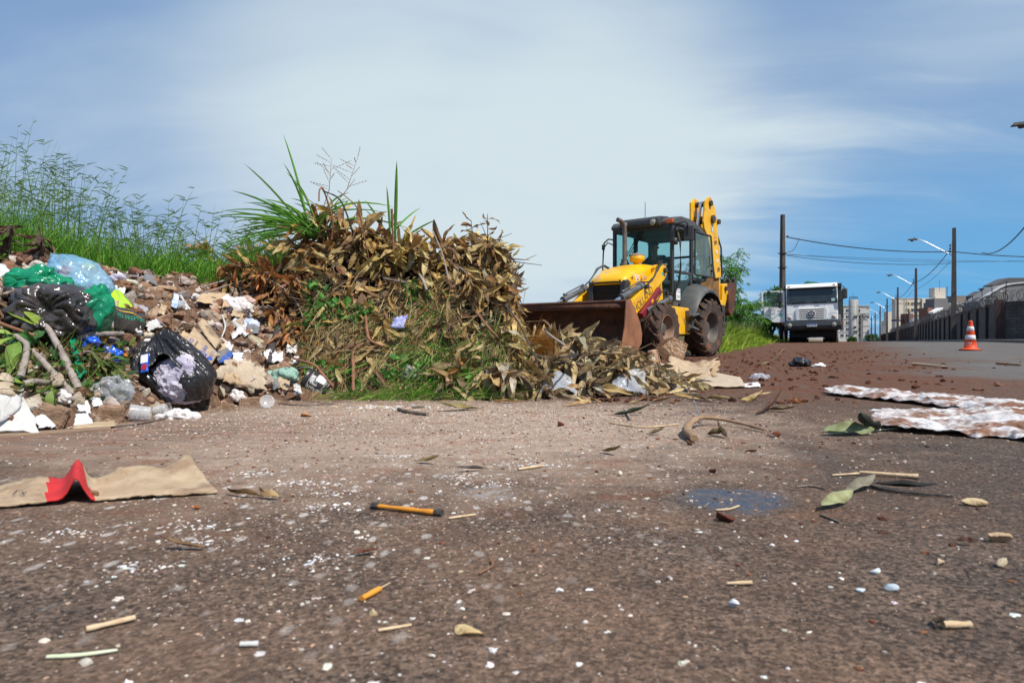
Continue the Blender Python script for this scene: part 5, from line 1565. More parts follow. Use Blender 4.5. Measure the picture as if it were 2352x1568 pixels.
lettering('188', DO, (-1.325 + 1.14, -.009, 1.32), (R(90), 0, 0), .085, MT['white_print'])
b = MB(); b.tube([(-.45, 1.9, 2.76), (-.2, 1.9, 2.84), (-.0, 1.9, 2.80), (.2, 1.9, 2.79), (.42, 1.9, 2.76)], [.05, .14, .10, .08, .03], 12)
o = b.build('folded_tarp', MT['tarp'], None, True); subdiv(o, 1); crumple(o, .03, 7, 3)
o.parent = None; o.matrix_world = TR.matrix_world
o.location = TR.location; o.rotation_euler = TR.rotation_euler
tag(o, 'green tarp bundle lying on the headboard of the white truck', 'tarp')
px_, py_ = at(1800, 789, 33.6).xy
PW = empty('person', (px_, py_, float(gh(px_, py_)) + .01), R(-24), 'person in orange shirt and dark trousers standing behind the open truck door', 'person')
J = [(0, 0, .90, .125), (0, 0, 1.10, .14), (0, .02, 1.32, .155), (0, .02, 1.46, .065), (0, .0, 1.54, .06), (0, -.02, 1.62, .09), (0, -.02, 1.71, .088),
     (-.19, .02, 1.38, .07), (-.25, .0, 1.12, .048), (-.22, -.2, .98, .036), (.19, .02, 1.38, .07), (.25, .0, 1.12, .048), (.20, -.22, 1.0, .036),
     (-.09, 0, .84, .098), (-.10, -.01, .47, .068), (-.11, .03, .09, .048), (-.12, -.10, .045, .042),
     (.09, 0, .84, .098), (.11, .0, .47, .068), (.12, .04, .09, .048), (.13, -.09, .045, .042)]
E_ = [(0, 1), (1, 2), (2, 3), (3, 4), (4, 5), (5, 6), (2, 7), (7, 8), (8, 9), (2, 10), (10, 11), (11, 12), (0, 13), (13, 14), (14, 15), (15, 16), (0, 17), (17, 18), (18, 19), (19, 20)]
skin_body('body', J, E_, MT['skin'], PW)
sj = [(q[0], q[1], q[2], q[3] + .03) for q in J]
skin_body('shirt', [(0, 0, .74, .19), sj[1], sj[2], (0, .02, 1.42, .10), sj[7], (-.25, 0, 1.16, .075), sj[10], (.25, 0, 1.16, .075)], [(0, 1), (1, 2), (2, 3), (2, 4), (4, 5), (2, 6), (6, 7)], MT['shirt_orange'], PW)
skin_body('trousers', [(0, 0, .92, .17)] + [sj[k] for k in (13, 14, 15)] + [sj[k] for k in (17, 18, 19)], [(0, 1), (1, 2), (2, 3), (0, 4), (4, 5), (5, 6)], MT['trousers'], PW)
b = MB()
for s_ in (-.12, .13):
 b.box((s_, -.05, .045), (.10, .27, .09))
b.build('shoes', MT['shoe'], PW, bevel=.03)
hand(PW, (-.22, -.2, .98), (0, -.9, -.3), (0, -.3, .9), MT['skin']); hand(PW, (.20, -.22, 1.0), (0, -.9, -.3), (0, -.3, .9), MT['skin'])
b = MB(); b.lathe([(.001, .105), (.06, .09), (.095, .04), (.098, -.03)], 16, (0, -.0, 1.71)); b.build('hair', MT['hair'], PW, True)
b = MB(); b.prism([(-.105, 1.655), (-.13, 1.62), (-.105, 1.615)], -.015, .015, 'X'); b.box((0, -.105, 1.585), (.05, .01, .008)); b.build('face', MT['skin'], PW)
b = MB(); b.box((-.032, -.105, 1.665), (.02, .008, .01)); b.box((.032, -.105, 1.665), (.02, .008, .01)); b.build('eyes', MT['hair'], PW)
# ------------------------------------------------------------------ traffic cone
cp = at(2229, 808, 16.8)
CO = empty('traffic_cone', (cp.x, cp.y, float(gh(cp.x, cp.y)) + .006), R(-20), 'orange traffic cone with two white reflective bands standing on the road', 'traffic cone')
b = MB(); b.prism([(.24 * math.cos(a) * (1 if k % 2 else .96), .24 * math.sin(a) * (1 if k % 2 else .96)) for k, a in enumerate(np.linspace(0, 2 * math.pi, 25)[:-1])], .0, .02, 'Z')
for k in range(8):
 a = k * math.pi / 4
 b.box((.215 * math.cos(a), .215 * math.sin(a), -.0), (.06, .06, .02), rot=Matrix.Rotation(a, 3, 'Z'))
b.build('base', MT['rubber_black'], CO)
rc = lambda z: .145 - .105 * (z - .05) / .68
b = MB(); b.lathe([(.235, .02), (.235, .03), (.20, .04), (.165, .05), (rc(.055), .062), (rc(.26), .26), (rc(.26) + .003, .262), (rc(.48), .48), (rc(.70), .70), (rc(.72) * .9, .73), (.024, .735), (.022, .70)], 36)
b.build('cone_body', MT['orange'], CO, True)
for z0, z1 in ((.27, .375), (.49, .585)):
 b = MB(); b.lathe([(rc(z0) + .001, z0 - .003), (rc(z0) + .005, z0), (rc(z1) + .005, z1), (rc(z1) + .001, z1 + .003)], 36); b.build('reflective_band', MT['reflect'], CO, True)
b = MB(); b.lathe([(.001, 0), (.012, 0)], 12, axis='Y'); o = b.build('hole', MT['black'], CO); o.location = (.0, -.052, .69)
def wrap_text(body, size, z, a0, m, sx):
 o = lettering(body, CO, (0, 0, 0), (0, 0, 0), size, m, depth=.0008, sx=1)
 for v in o.data.vertices:
  x, y, h = v.co
  zz = z + y; r_ = rc(zz) + .003 + h
  a = a0 + x * sx / rc(zz)
  v.co = (r_ * math.cos(a), r_ * math.sin(a), zz)
wrap_text('cmtu', .075, .19, R(-128), MT['white_print'], 1.05)
wrap_text('londrina', .036, .135, R(-128), MT['white_print'], 1.0)
# ------------------------------------------------------------------ trees and shrubs
def arch(p, q, lift, n=7):
 p, q = Vector(p), Vector(q)
 return [p.lerp(q, t) + Vector((0, 0, lift * 4 * t * (1 - t) * (1 - .35 * t))) for t in np.linspace(0, 1, n)]
def feathery_tree(root, base, tips, r):
 tb = MB(); lb = MB()
 b0 = Vector(base)
 stems = []
 fork = [b0 + Vector((r.uniform(-.25, .25), r.uniform(-.2, .2), r.uniform(.5, 1.0))) for _ in range(4)]
 for f_ in fork:
  tb.tube(arch(b0, f_, .0, 4), [.07, .06, .05, .04], 7)
 for t_ in tips:
  f_ = min(fork, key=lambda q: (q - Vector(t_)).length + r.uniform(0, .6))
  A = arch(f_, t_, r.uniform(.15, .4), 9)
  tb.tube(A, np.linspace(.035, .006, 9), 6)
  stems.append(A)
 pos, dr_, nn, ln, wd, col = [], [], [], [], [], []
 for A in stems:
  L_ = sum((A[i + 1] - A[i]).length for i in range(8))
  for k in range(int(24 * L_ / 1.2) + 10):
   t = r.uniform(.15, 1.0) ** .7
   i = min(int(t * 8), 7); p = A[i].lerp(A[i + 1], t * 8 - i)
   out = Vector((r.normal(), r.normal(), r.normal(.25, .5))).normalized()
   if r.random() < .3:      # small side twig
    p = p + out * r.uniform(.05, .3)
   fl = r.uniform(.16, .30)
   rach = arch(p, p + out * fl + Vector((0, 0, -.10)), .05, 6)
   for j in range(1, 6):
    for sd in (-1, 1):
     tang = (rach[j] - rach[j - 1]).normalized()
     sdv = tang.cross(Vector((0, 0, 1))).normalized() * sd
     pos.append(rach[j]); dr_.append(tang * .55 + sdv * .8 + Vector((0, 0, -.45)))
     nn.append(Vector((0, 0, 1)) + sdv * .4); ln.append(r.uniform(.09, .15)); wd.append(r.uniform(.022, .032))
     col.append(None)
 N = len(pos)
 c = pick([(.07, .19, .018), (.10, .26, .03), (.05, .13, .015), (.15, .30, .04)], N, r)
 leaf_mesh(lb, np.array(pos), np.array(dr_), np.array(nn), np.array(ln), np.array(wd), r.uniform(.2, .8, N), .25, c, nu=4, seed=3)
 t_ = tb.build('trunk', MT['bark'], root, True); c_ = lb.build('crown', MT['green'], root)
 for q in (t_, c_):
  q.data.transform(Matrix.Translation(-root.location))
r6 = np.random.default_rng(6)
bx_, by_ = at(1655, 785, 24.5).xy
ft = empty('leucaena_tree', (bx_, by_, float(GZ(bx_, by_)) - .05), 0, 'feathery leaved green tree rising right behind the backhoe loader', 'tree')
tips = [at(px, py, 24.5 + r6.uniform(-1.2, 1.4)) for px, py in ((1580, 600), (1600, 575), (1622, 590), (1650, 585), (1672, 590), (1703, 578), (1712, 612), (1690, 610), (1665, 650), (1705, 662), (1640, 640), (1700, 700), (1728, 700), (1745, 722), (1750, 702), (1762, 692), (1755, 735), (1720, 740), (1690, 735), (1712, 690), (1680, 670), (1668, 720), (1590, 640))]
feathery_tree(ft, ft.location, tips, r6)
def leafy_tree(root, blobs, n, leafL, pal, r, trunk_r=.08):
 tb = MB(); lb = MB()
 b0 = Vector(root.location)
 pos, dr_ = [], []
 for (c, rad, share) in blobs:
  c = Vector(c)
  tb.tube(arch(b0, c, .1, 6), np.linspace(trunk_r, .015, 6), 6)
  m = int(n * share)
  for k in range(max(4, m // 26)):
   d_ = Vector(unit(r.normal(0, 1, 3))); q = c + Vector([d_[i] * rad[i] * r.uniform(.45, 1.05) for i in range(3)])
   tb.tube([c, c.lerp(q, .6), q], [.02, .012, .005], 4)
   for j in range(26):
    pos.append(np.array(q) + r.normal(0, .13 * min(rad) + .02, 3)); dr_.append(np.array(d_) + r.normal(0, .7, 3) + np.array([0, 0, -.25]))
 N = len(pos)
 leaf_mesh(lb, np.array(pos), np.array(dr_), r.normal(0, .6, (N, 3)) + np.array([0, 0, 1]), leafL * r.uniform(.6, 1.3, N), leafL * .5 * r.uniform(.7, 1.2, N), r.uniform(0, .6, N), .2, pick(pal, N, r, .3), nu=4, seed=5)
 t_ = tb.build('trunk', MT['bark'], root, True); c_ = lb.build('crown', MT['green'], root)
 for q in (t_, c_):
  q.data.transform(Matrix.Translation(-root.location))
gp = [(.045, .13, .015), (.08, .2, .02), (.03, .085, .012), (.12, .24, .03)]
D = 38.0
x, y = at(1768, 785, D).xy
lt = empty('leafy_tree', (x, y, float(GZ(x, y)) - .1), 0, 'dark green bushy tree seen behind and through the open truck door', 'tree')
leafy_tree(lt, [(at(1778, 690, D), (.75, .6, .65), .34), (at(1800, 700, D + .5), (.6, .5, .9), .2), (at(1755, 745, D), (.5, .5, .45), .2), (at(1790, 735, D), (.7, .6, .5), .26)], 5200, .13, gp, r6)
x, y = at(1722, 775, 46).xy
lt = empty('round_shrub', (x, y, float(GZ(x, y))), 0, 'small round dark shrub showing above the verge grass between the two trees', 'shrub')
leafy_tree(lt, [(at(1722, 750, 46), (.55, .5, .4), 1)], 900, .12, gp, r6, .04)
for (px, w, h, dd, lab) in ((1957, 1.9, 1.6, 280, 'low green bush at the foot of the round water tower'), (2004, 2.3, 2.6, 262, 'green bush under the farthest lamp poles at the end of the wall'), (2022, 1.6, 1.7, 262, 'smaller green bush touching the far end of the block wall')):
 x, y = at(px, 783, dd).xy
 lt = empty('bush', (x, y, float(gh(x, y)) - .3), 0, lab, 'bush')
 leafy_tree(lt, [(Vector((x, y, float(gh(x, y)) + h * .5)), (w, w * .7, h * .55), 1)], 1100, .62, [(.06, .15, .03), (.1, .22, .04), (.04, .1, .02)], r6, .12)
def tufts(mb, x, y, z, hmin, hmax, w, pal, r, lean=.35, nu=4, bendx=(0, 0)):
 N = len(x)
 d = np.stack([r.normal(0, lean, N), r.normal(0, lean, N), np.ones(N)], -1)
 bd = np.stack([r.normal(bendx[0], .3, N), r.normal(0, .3, N), -r.uniform(.05, .4, N)], -1)
 blades(mb, np.stack([x, y, z], -1), d, bd, r.uniform(hmin, hmax, N), w * r.uniform(.6, 1.3, N), pick(pal, N, r, .25), nu)
r7 = np.random.default_rng(7)
yg = [(.30, .44, .03), (.20, .36, .03), (.40, .50, .05), (.14, .27, .025), (.44, .44, .10)]
b = MB()
N = 21000
s = -3.15 - r7.uniform(0, 1, N) ** 1.2 * 6.5 + r7.normal(0, .18, N); t = r7.uniform(18.5, 44, N)
x, y = xy(s, t)
hh = np.clip((-2.9 - s) / 1.6, .15, 1)
k = (x / y > .292)
x, y, s, hh = x[k], y[k], s[k], hh[k]
d = np.stack([r7.normal(.05, .35, len(x)), r7.normal(0, .35, len(x)), np.ones(len(x))], -1)
bd = np.stack([r7.normal(.1, .3, len(x)), r7.normal(0, .3, len(x)), -r7.uniform(.05, .45, len(x))], -1)
blades(b, np.stack([x, y, GZ(x, y) - .04], -1), d, bd, (.5 + .95 * r7.random(len(x))) * (.4 + .6 * hh) * (1 - .5 * sm((st(x, y)[1] - 24) / 6)), .028 * r7.uniform(.6, 1.3, len(x)), pick(yg, len(x), r7, .25), 4)
N = 2600
s = -4.2 - r7.uniform(0, 4, N); t = r7.uniform(30, 46, N); x, y = xy(s, t)
tufts(b, x, y, GZ(x, y), .7, 1.35, .02, [(.16, .22, .07), (.2, .26, .1), (.12, .18, .05)], r7, .12)
tag(b.build('verge_grass', MT['grass']), 'bright yellow green verge grass behind the backhoe rear wheel', kind='stuff')
b = MB()
N = 5200
s = r7.uniform(-16, -6.2, N); t = r7.uniform(13, 26, N); x, y = xy(s, t)
k = (y > 15.5) & (x > -3); x, y = x[k], y[k]
tufts(b, x, y, GZ(x, y) - .03, .5, 1.0, .02, [(.09, .2, .025), (.13, .26, .035), (.07, .16, .02)], r7, .25)
N = 90
x = r7.uniform(1.0, 3.3, N); y = r7.uniform(20, 24, N)
tufts(b, x, y, GZ(x, y) + .2, .9, 1.35, .008, [(.14, .2, .06)], r7, .12)
tag(b.build('far_grass', MT['grass']), 'green field grass showing beyond the bucket', kind='stuff')
# ------------------------------------------------------------------ rubble mound and heap
r8 = np.random.default_rng(8)
xs_ = np.arange(-5.2, .4, .035); ys_ = np.arange(2.6, 8.2, .035)
X, Y = np.meshgrid(xs_, ys_, indexing='ij')
Z = RUB(X, Y)
fine = (vnoise(X, Y, 14, 2) - .5) * .05 + (vnoise(X, Y, 31, 4) - .5) * .025
Zr = Z + fine * (Z > .02) - .03 * (Z < .015)
b = MB(); b.grid(np.stack([X, Y, Zr], -1)[::-1])
tag(b.build('rubble_mound', MT['soil'], smooth=False), 'mound of soil and broken rubble on the left', kind='stuff')
ROCKC = [(.38, .27, .19), (.32, .20, .135), (.46, .38, .30), (.26, .15, .10), (.55, .48, .41), (.42, .31, .23), (.34, .30, .27), (.24, .13, .085), (.66, .6, .54)]
b = MB()
pts, nr = sample_surface(RUB, (-4.8, .1), (2.8, 7.2), .05, 3300, r8, keep=lambda x, y, z: (z > .05) * 1.0)
for i in range(len(pts)):
 sz = .017 + .065 * r8.random() ** 2.4
 v, f = rock(r8, (sz, sz * r8.uniform(.6, 1), sz * r8.uniform(.5, .9)), 2, 9, .06)
 a = Matrix.Rotation(r8.uniform(0, 6.28), 3, Vector(r8.normal(0, 1, 3)))
 b.add(v @ np.array(a).T + pts[i] + nr[i] * sz * .3, f, pick(ROCKC, 1, r8)[0])
pts, nr = sample_surface(RUB, (-4.8, .2), (2.8, 6.5), .05, 5200, r8, keep=lambda x, y, z: (z > .004) * 1.0)
scatter_pebbles(b, pts, r8.uniform(.005, .016, len(pts)), pick(ROCKC, len(pts), r8, .3), r8)
tag(b.build('loose_rubble', MT['rock']), 'small loose rubble covering the mound', kind='stuff')
def c3(cx, cy):
 return (400 + cx / 2.177) / 1.7415, (1000 + cy / 2.177) / 1.7415
def c2(cx, cy):
 return cx / 2.063 / 1.7415, (1000 + cy / 2.063) / 1.7415
def put_rock(px, py, w, h, col, label, seed, name='rubble_chunk', cat='rubble chunk', flat=1.0, lift=0.35, group=None, m='rock', tilt=None, cuts=9, box=False):
 r = np.random.default_rng(seed)
 p = hit(px, py + h * .32)
 k = p.y / FPX
 sx, sz = w * k * .5, h * k * .5
 if box:
  v, f = ico(4); v = v.copy()
  v = np.sign(v) * np.abs(v) ** .32
  v = v * (1 + .035 * r.normal(0, 1, (len(v), 1)))
  v = v * np.array((sx * .98, max(sx, sz) * .6, sz))
 else:
  v, f = rock(r, (sx * 1.42, (sx + sz) * .7 * flat, sz * 1.42), 4, cuts + 3, .05)
 b = MB(); b.add(v, f, col)
 o = b.build(name, MT[m])
 o.location = p + Vector((0, sz * .25, sz * lift))
 o.rotation_euler = (r.normal(0, .12), tilt if tilt is not None else r.normal(0, .22), r.uniform(-.5, .5))
 return tag(o, label, cat, group)
br, tn, gy, pk, rd_ = (.27, .16, .10), (.44, .33, .23), (.42, .39, .35), (.38, .25, .18), (.33, .15, .09)
big = [
 (500, 165, 255, 135, br, 'large dark brown rubble chunk standing highest on the mound against the grass'),
 (170, 305, 215, 140, (.32, .19, .11), 'flat brown rubble slab beside the clear blue bottle bag'),
 (275, 400, 125, 115, gy, 'pale grey concrete lump above the lime green packet'),
 (348, 395, 60, 95, gy, 'narrow pale grey lump touching the larger grey concrete lump'),
 (418, 402, 95, 95, pk, 'squarish brown lump right of the two pale grey lumps'),
 (285, 470, 100, 52, tn, 'small tan slab lying just above the lime green packet tip'),
 (615, 325, 180, 100, (.44, .31, .21), 'broad tan rubble chunk in the upper middle of the mound beside the grey plastic scrap'),
 (545, 595, 250, 150, pk, 'long pinkish brown slab sloping down in the middle of the mound'),
 (455, 650, 140, 115, br, 'brown lump right of the black sack below the long pinkish slab'),
 (690, 568, 150, 70, (.36, .2, .13), 'reddish brown lump at the right end of the long pinkish slab'),
 (745, 655, 180, 95, tn, 'tan crumbly lump between the long pinkish slab and the upright brown stone'),
 (968, 600, 110, 160, (.36, .27, .21), 'upright brown stone below the folded brown cardboard'),
 (880, 612, 115, 70, pk, 'low brown stone leaning on the upright brown stone'),
 (620, 780, 215, 150, (.34, .24, .15), 'broad olive brown slab behind the printed tile carton'),
 (765, 815, 90, 150, (.30, .28, .27), 'dark grey upright slab tucked against the printed tile carton'),
 (1130, 690, 95, 65, rd_, 'small reddish lump beside the white foam board'),
 (1180, 880, 130, 100, (.50, .45, .42), 'pale conglomerate lump with embedded pebbles right of the printed tile carton'),
 (1275, 955, 130, 160, (.36, .27, .2), 'tall greyish brown stone above the torn pale cardboard'),
 (1195, 1020, 160, 105, (.37, .24, .16), 'rounded brown stone between the tile carton and the torn pale cardboard'),
 (1100, 1350, 180, 150, (.34, .24, .17), 'rough brown stone at the foot of the mound right of the torn black bag'),
 (1430, 880, 140, 110, tn, 'tan rubble lump at the foot of the charred stick'),
 (570, 445, 110, 100, (.24, .18, .14), 'dark brown lump in the dip above the long pinkish slab'),
 (130, 400, 100, 65, (.36, .2, .13), 'small brown lump below the flat slab beside the blue bag'),
 (330, 760, 90, 60, pk, 'small pink brown lump under the black sack corner'),
 (60, 1500, 90, 60, tn, 'small tan stone lying at the mound foot near the thin plank end'),
 (760, 370, 100, 80, br, 'dark brown lump above the folded brown cardboard'),
 (650, 235, 120, 70, (.4, .28, .2), 'crumbly tan lump on the upper ridge right of the highest chunk'),
 (830, 560, 90, 60, gy, 'small grey lump below the pale strip of plastic pipe'),
 (1190, 810, 120, 60, (.3, .2, .15), 'flat dark brown lump under the white foam board'),
]
for i, (cx, cy, w, h, c, lab) in enumerate(big):
 px, py = c3(cx, cy)
 put_rock(px, py, w / 3.79, h / 3.79, c, lab, 100 + i)
px, py = c3(1312, 1322)
put_rock(px, py, 54, 28, (.38, .26, .17), 'whole rough brick lying flat beside the round clear lid', 201, 'brick', 'brick', m='brick', box=True, tilt=-.05)
px, py = c2(905, 1335)
put_rock(px, py, 54, 40, (.4, .3, .22), 'grey brown half brick beside the two clear plastic cups', 202, 'brick', 'brick', m='brick', box=True, tilt=.1)
px, py = c2(400, 1340)
put_rock(px, py, 70, 50, (.5, .34, .22), 'tan brick stump among the cut branches above the white tile pieces', 203, 'brick', 'brick', m='brick', box=True, tilt=.3)
for i in range(60):
 pxx, pyy = r8.uniform(250, 690), r8.uniform(640, 915)
 if pyy < 640 + max(0, (pxx - 560)) * .6 or (pxx < 500 and pyy > 790):
  continue
 s_ = r8.uniform(14, 36)
 put_rock(pxx, pyy, s_, s_ * r8.uniform(.55, .85), pick(ROCKC, 1, r8)[0], 'small brown rubble lump lying among the larger chunks of the mound', 300 + i, group='small rubble lumps on the mound')
# ---- heap core and leaf litter
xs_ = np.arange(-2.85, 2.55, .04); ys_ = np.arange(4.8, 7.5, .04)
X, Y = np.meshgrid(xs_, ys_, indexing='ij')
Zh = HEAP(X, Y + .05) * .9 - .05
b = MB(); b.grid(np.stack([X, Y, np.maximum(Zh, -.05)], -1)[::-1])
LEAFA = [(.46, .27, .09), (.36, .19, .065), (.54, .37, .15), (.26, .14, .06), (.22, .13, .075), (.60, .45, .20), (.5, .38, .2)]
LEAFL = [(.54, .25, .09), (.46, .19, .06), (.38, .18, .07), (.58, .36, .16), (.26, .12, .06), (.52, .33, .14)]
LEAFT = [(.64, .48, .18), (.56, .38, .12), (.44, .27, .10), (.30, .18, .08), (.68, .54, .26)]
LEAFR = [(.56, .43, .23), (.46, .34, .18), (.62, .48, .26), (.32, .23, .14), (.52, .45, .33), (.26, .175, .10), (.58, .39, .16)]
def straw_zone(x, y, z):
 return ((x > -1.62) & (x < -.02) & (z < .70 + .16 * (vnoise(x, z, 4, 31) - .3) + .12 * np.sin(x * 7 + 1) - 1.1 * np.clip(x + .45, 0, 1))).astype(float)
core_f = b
core = core_f.build('leaf_heap', MT['litter'], smooth=True)  # inner sheet added to block light; its dark colour reads as deep shade
def litter(N, keep, pal, Lr, seed, name_, out=.03, lift=.65):
 r = np.random.default_rng(seed)
 p, n = sample_surface(HEAP, (-2.85, 2.5), (4.85, 7.0), .03, N, r, keep=keep)
 td = r.normal(0, 1, (N, 3)); td[:, 2] -= .35
 td = unit(td - (td * n).sum(1, keepdims=True) * n * .8) + n * r.uniform(-.1, lift, (N, 1))
 nn_ = n + r.normal(0, .55, (N, 3))
 L = r.uniform(*Lr, N)
 mb = MB()
 leaf_mesh(mb, p + n * r.uniform(-.02, out, (N, 1)), td, nn_, L, L * r.uniform(.17, .28, N), r.normal(.4, 1.0, N), r.uniform(.05, .7, N), pick(pal, N, r, .32), nu=9, wave=.20, seed=seed)
 return mb
allm = MB()
for q in (litter(760, lambda x, y, z: (z > .05) * (x < -1.5) * (1 - straw_zone(x, y, z)), LEAFL, (.09, .25), 21, 'a'),
          litter(900, lambda x, y, z: (z > .2) * (x >= -1.7) * (x < .1) * (1 - straw_zone(x, y, z)), LEAFA, (.12, .29), 22, 'b'),
          litter(360, lambda x, y, z: (z > .9) * (x >= -1.8) * (x < .05), LEAFT, (.15, .30), 23, 'c', .07),
          litter(230, lambda x, y, z: straw_zone(x, y, z) * (z > .1), LEAFA, (.10, .24), 24, 'd', .08),
          litter(800, lambda x, y, z: (z > .03) * (x >= -.42) * (1 - straw_zone(x, y, z)), LEAFR, (.13, .28), 25, 'e', .05, .25)):
 for v, f, c in zip(q.v, q.f, q.c):
  pass
 allm.add(np.concatenate(q.v), np.concatenate(q.f), np.concatenate(q.c))
tp, tn_ = sample_surface(HEAP, (-2.8, 1.4), (4.85, 6.6), .04, 260, r8, keep=lambda x, y, z: (z > .1) * (1 - .6 * straw_zone(x, y, z)))
for q, nq in zip(tp, tn_):
 dq = unit(r8.normal(0, 1, 3)); dq = unit(dq - nq * (dq @ nq) * .8); L_ = r8.uniform(.12, .45)
 a_ = q + nq * r8.uniform(0, .06); k_ = r8.normal(0, .04, 3)
 allm.tube([a_, a_ + dq * L_ * .5 + k_, a_ + dq * L_], [.005, .004, .002], 5, col=pick([(.2, .13, .08), (.1, .075, .06), (.3, .2, .12)], 1, r8)[0])
lm = allm.build('leaf_heap', MT['leaf'])
tag(lm, 'dry brown leaf litter covering the heap', kind='stuff')
tag(core, 'added dark core standing in for shade inside the leaf heap', kind='stuff')
# ---- cut dry branches with their leaves, each a thing
def dry_branch(p0, p1, lift, nl, Lr, pal, label, group=None, r=None, sr=.009, whorl=.45, up=.25, name='dry_branch'):
 r = r or r8
 p0, p1 = Vector(p0), Vector(p1)
 A = arch(p0, p1, lift, 8)
 root = empty(name, p0, 0, label, 'dry branch', group)
 b = MB(); b.tube([q - p0 for q in A], np.linspace(sr * 1.5, sr * .55, 8), 7)
 if (p1 - p0).length > .35:
  q = A[4]; e_ = q + Vector(r.normal(0, .09, 3)) + (p1 - p0) * .15
  b.tube([q - p0, q.lerp(e_, .5) - p0 + Vector((0, 0, .01)), e_ - p0], [sr * .7, sr * .6, sr * .3], 5)
 b.build('stem', MT['bark'], root, True)
 t = np.clip(1 - np.abs(r.normal(0, whorl, nl)), .05, 1)
 i = np.minimum((t * 7).astype(int), 6)
 P = np.array([tuple(A[k].lerp(A[k + 1], tt_ * 7 - k) - p0) for k, tt_ in zip(i, t)])
 T = np.array([tuple((A[k + 1] - A[k]).normalized()) for k in i])
 rad = unit(r.normal(0, 1, (nl, 3)))
 rad = unit(rad - (rad * T).sum(1, keepdims=True) * T)
 td = T * r.uniform(.2, 1.0, (nl, 1)) + rad * r.uniform(.5, 1.0, (nl, 1)) + np.array([0, 0, up - .62])
 L = r.uniform(*Lr, nl)
 lb = MB()
 leaf_mesh(lb, P, td, np.cross(td, np.cross(np.array([0, 0, 1.0]), td)) + r.normal(0, .35, (nl, 3)), L, L * r.uniform(.18, .28, nl), r.normal(.6, .8, nl), r.uniform(.05, .6, nl), pick(pal, nl, r, .25), nu=9, wave=.20, seed=int(r.integers(1e6)))
 lb.build('foliage', MT['leaf'], root)
 return root
def hp(px, py, out=0.0):
 """point on the heap front, pushed out towards the open side"""
 p = hit(px, py)
 return p + Vector((0, -1, .35)).normalized() * out
g1 = 'leafy mango branches along the heap crest'
for i, (px, py, dx, dy, dz) in enumerate([(735, 545, -.05, -.1, .20), (775, 520, .05, -.1, .24), (820, 548, .10, -.1, .16), (865, 560, .04, -.12, .18), (905, 575, .08, -.1, .14), (960, 590, -.04, -.1, .15), (1010, 585, .06, -.1, .16), (1050, 570, .0, -.08, .22), (1090, 560, .06, -.05, .22), (700, 570, -.10, -.1, .15), (655, 575, -.08, -.1, .14), (600, 590, -.10, -.1, .14), (1115, 580, .07, -.05, .15)]):
 p = hit(px, py + 25)
 dry_branch(p + Vector((-dx, .12, -.08)), p + Vector((dx, dy, dz)), .03, 26, (.16, .30), LEAFT if i % 3 else LEAFA, 'tan leafy branch poking out of the crest of the tall leaf heap', g1)
g2 = 'leafy branches hanging off the right end of the tall heap'
for i, (px, py, dx, dy, dz) in enumerate([(1135, 600, .10, -.05, -.10), (1140, 640, .14, -.06, -.14), (1150, 680, .14, -.05, -.20), (1120, 630, .12, -.12, -.12), (1160, 720, .12, -.05, -.22), (1165, 770, .12, -.1, -.2), (1185, 800, .2, -.1, -.12), (1090, 640, .05, -.22, -.1)]):
 p = hit(px - 10, py)
 dry_branch(p + Vector((-.12, .1, .1)), p + Vector((dx, dy, dz)), .05, 30, (.16, .29), LEAFA if i % 2 else LEAFT, 'brown leafy branch drooping from the right end of the tall leaf heap', g2)
g3 = 'branches with orange brown leaves on the left flank of the heap'
for i, (px, py, dx, dy, dz) in enumerate([(520, 625, -.15, -.12, .05), (560, 650, -.18, -.15, -.02), (600, 680, -.12, -.2, -.06), (640, 640, -.12, -.18, .02), (660, 700, -.08, -.2, -.10), (575, 600, -.12, -.08, .10), (690, 740, -.04, -.2, -.12), (610, 630, -.2, -.15, .05), (700, 640, -.05, -.2, -.05), (490, 600, -.08, -.1, .12)]):
 p = hit(px, py)
 dry_branch(p + Vector((-dx * .5, .15, .0)), p + Vector((dx, dy, dz)), .05, 26, (.12, .25), LEAFL, 'branch with orange brown leaves lying on the left flank of the leaf heap', g3)
g4 = 'branches with greyish tan leaves in the low spill of the heap'
for i, (px, py, dx, dy, dz) in enumerate([(1090, 860, .15, -.16, .0), (1150, 850, .1, -.2, -.04), (1200, 830, .2, -.12, .02), (1230, 880, .05, -.18, -.05), (1290, 850, .22, -.1, .02), (1330, 880, .1, -.16, -.03), (1380, 830, .24, -.1, .03), (1180, 885, -.1, -.16, -.04), (1120, 890, .12, -.14, -.03), (1270, 800, .2, -.1, .04), (1350, 800, .22, -.05, .05), (1400, 860, .1, -.16, .0), (1050, 880, -.02, -.12, -.02)]):
 p = hit(px, py)
 dry_branch(p + Vector((-dx * .6, .12, .02)), p + Vector((dx, dy, dz)), .05, 26, (.17, .30), LEAFR, 'branch with greyish tan leaves in the low spill right of the tall heap', g4)
p = hit(880, 600)
dry_branch(p + Vector((.0, .15, -.05)), p + Vector((.05, -.13, .02)), .02, 16, (.20, .26), [(.52, .38, .12), (.46, .34, .10)], 'star shaped whorl of broad golden leaves facing out near the heap crest', whorl=.05)
p = hit(470, 640)
dry_branch(p + Vector((.1, .1, -.05)), p + Vector((.02, -.02, .30)), .06, 14, (.16, .24), [(.36, .15, .05), (.28, .11, .04)], 'curled rust brown leaves on a bent twig at the left tip of the heap', whorl=.25)
p = hit(25, 600)
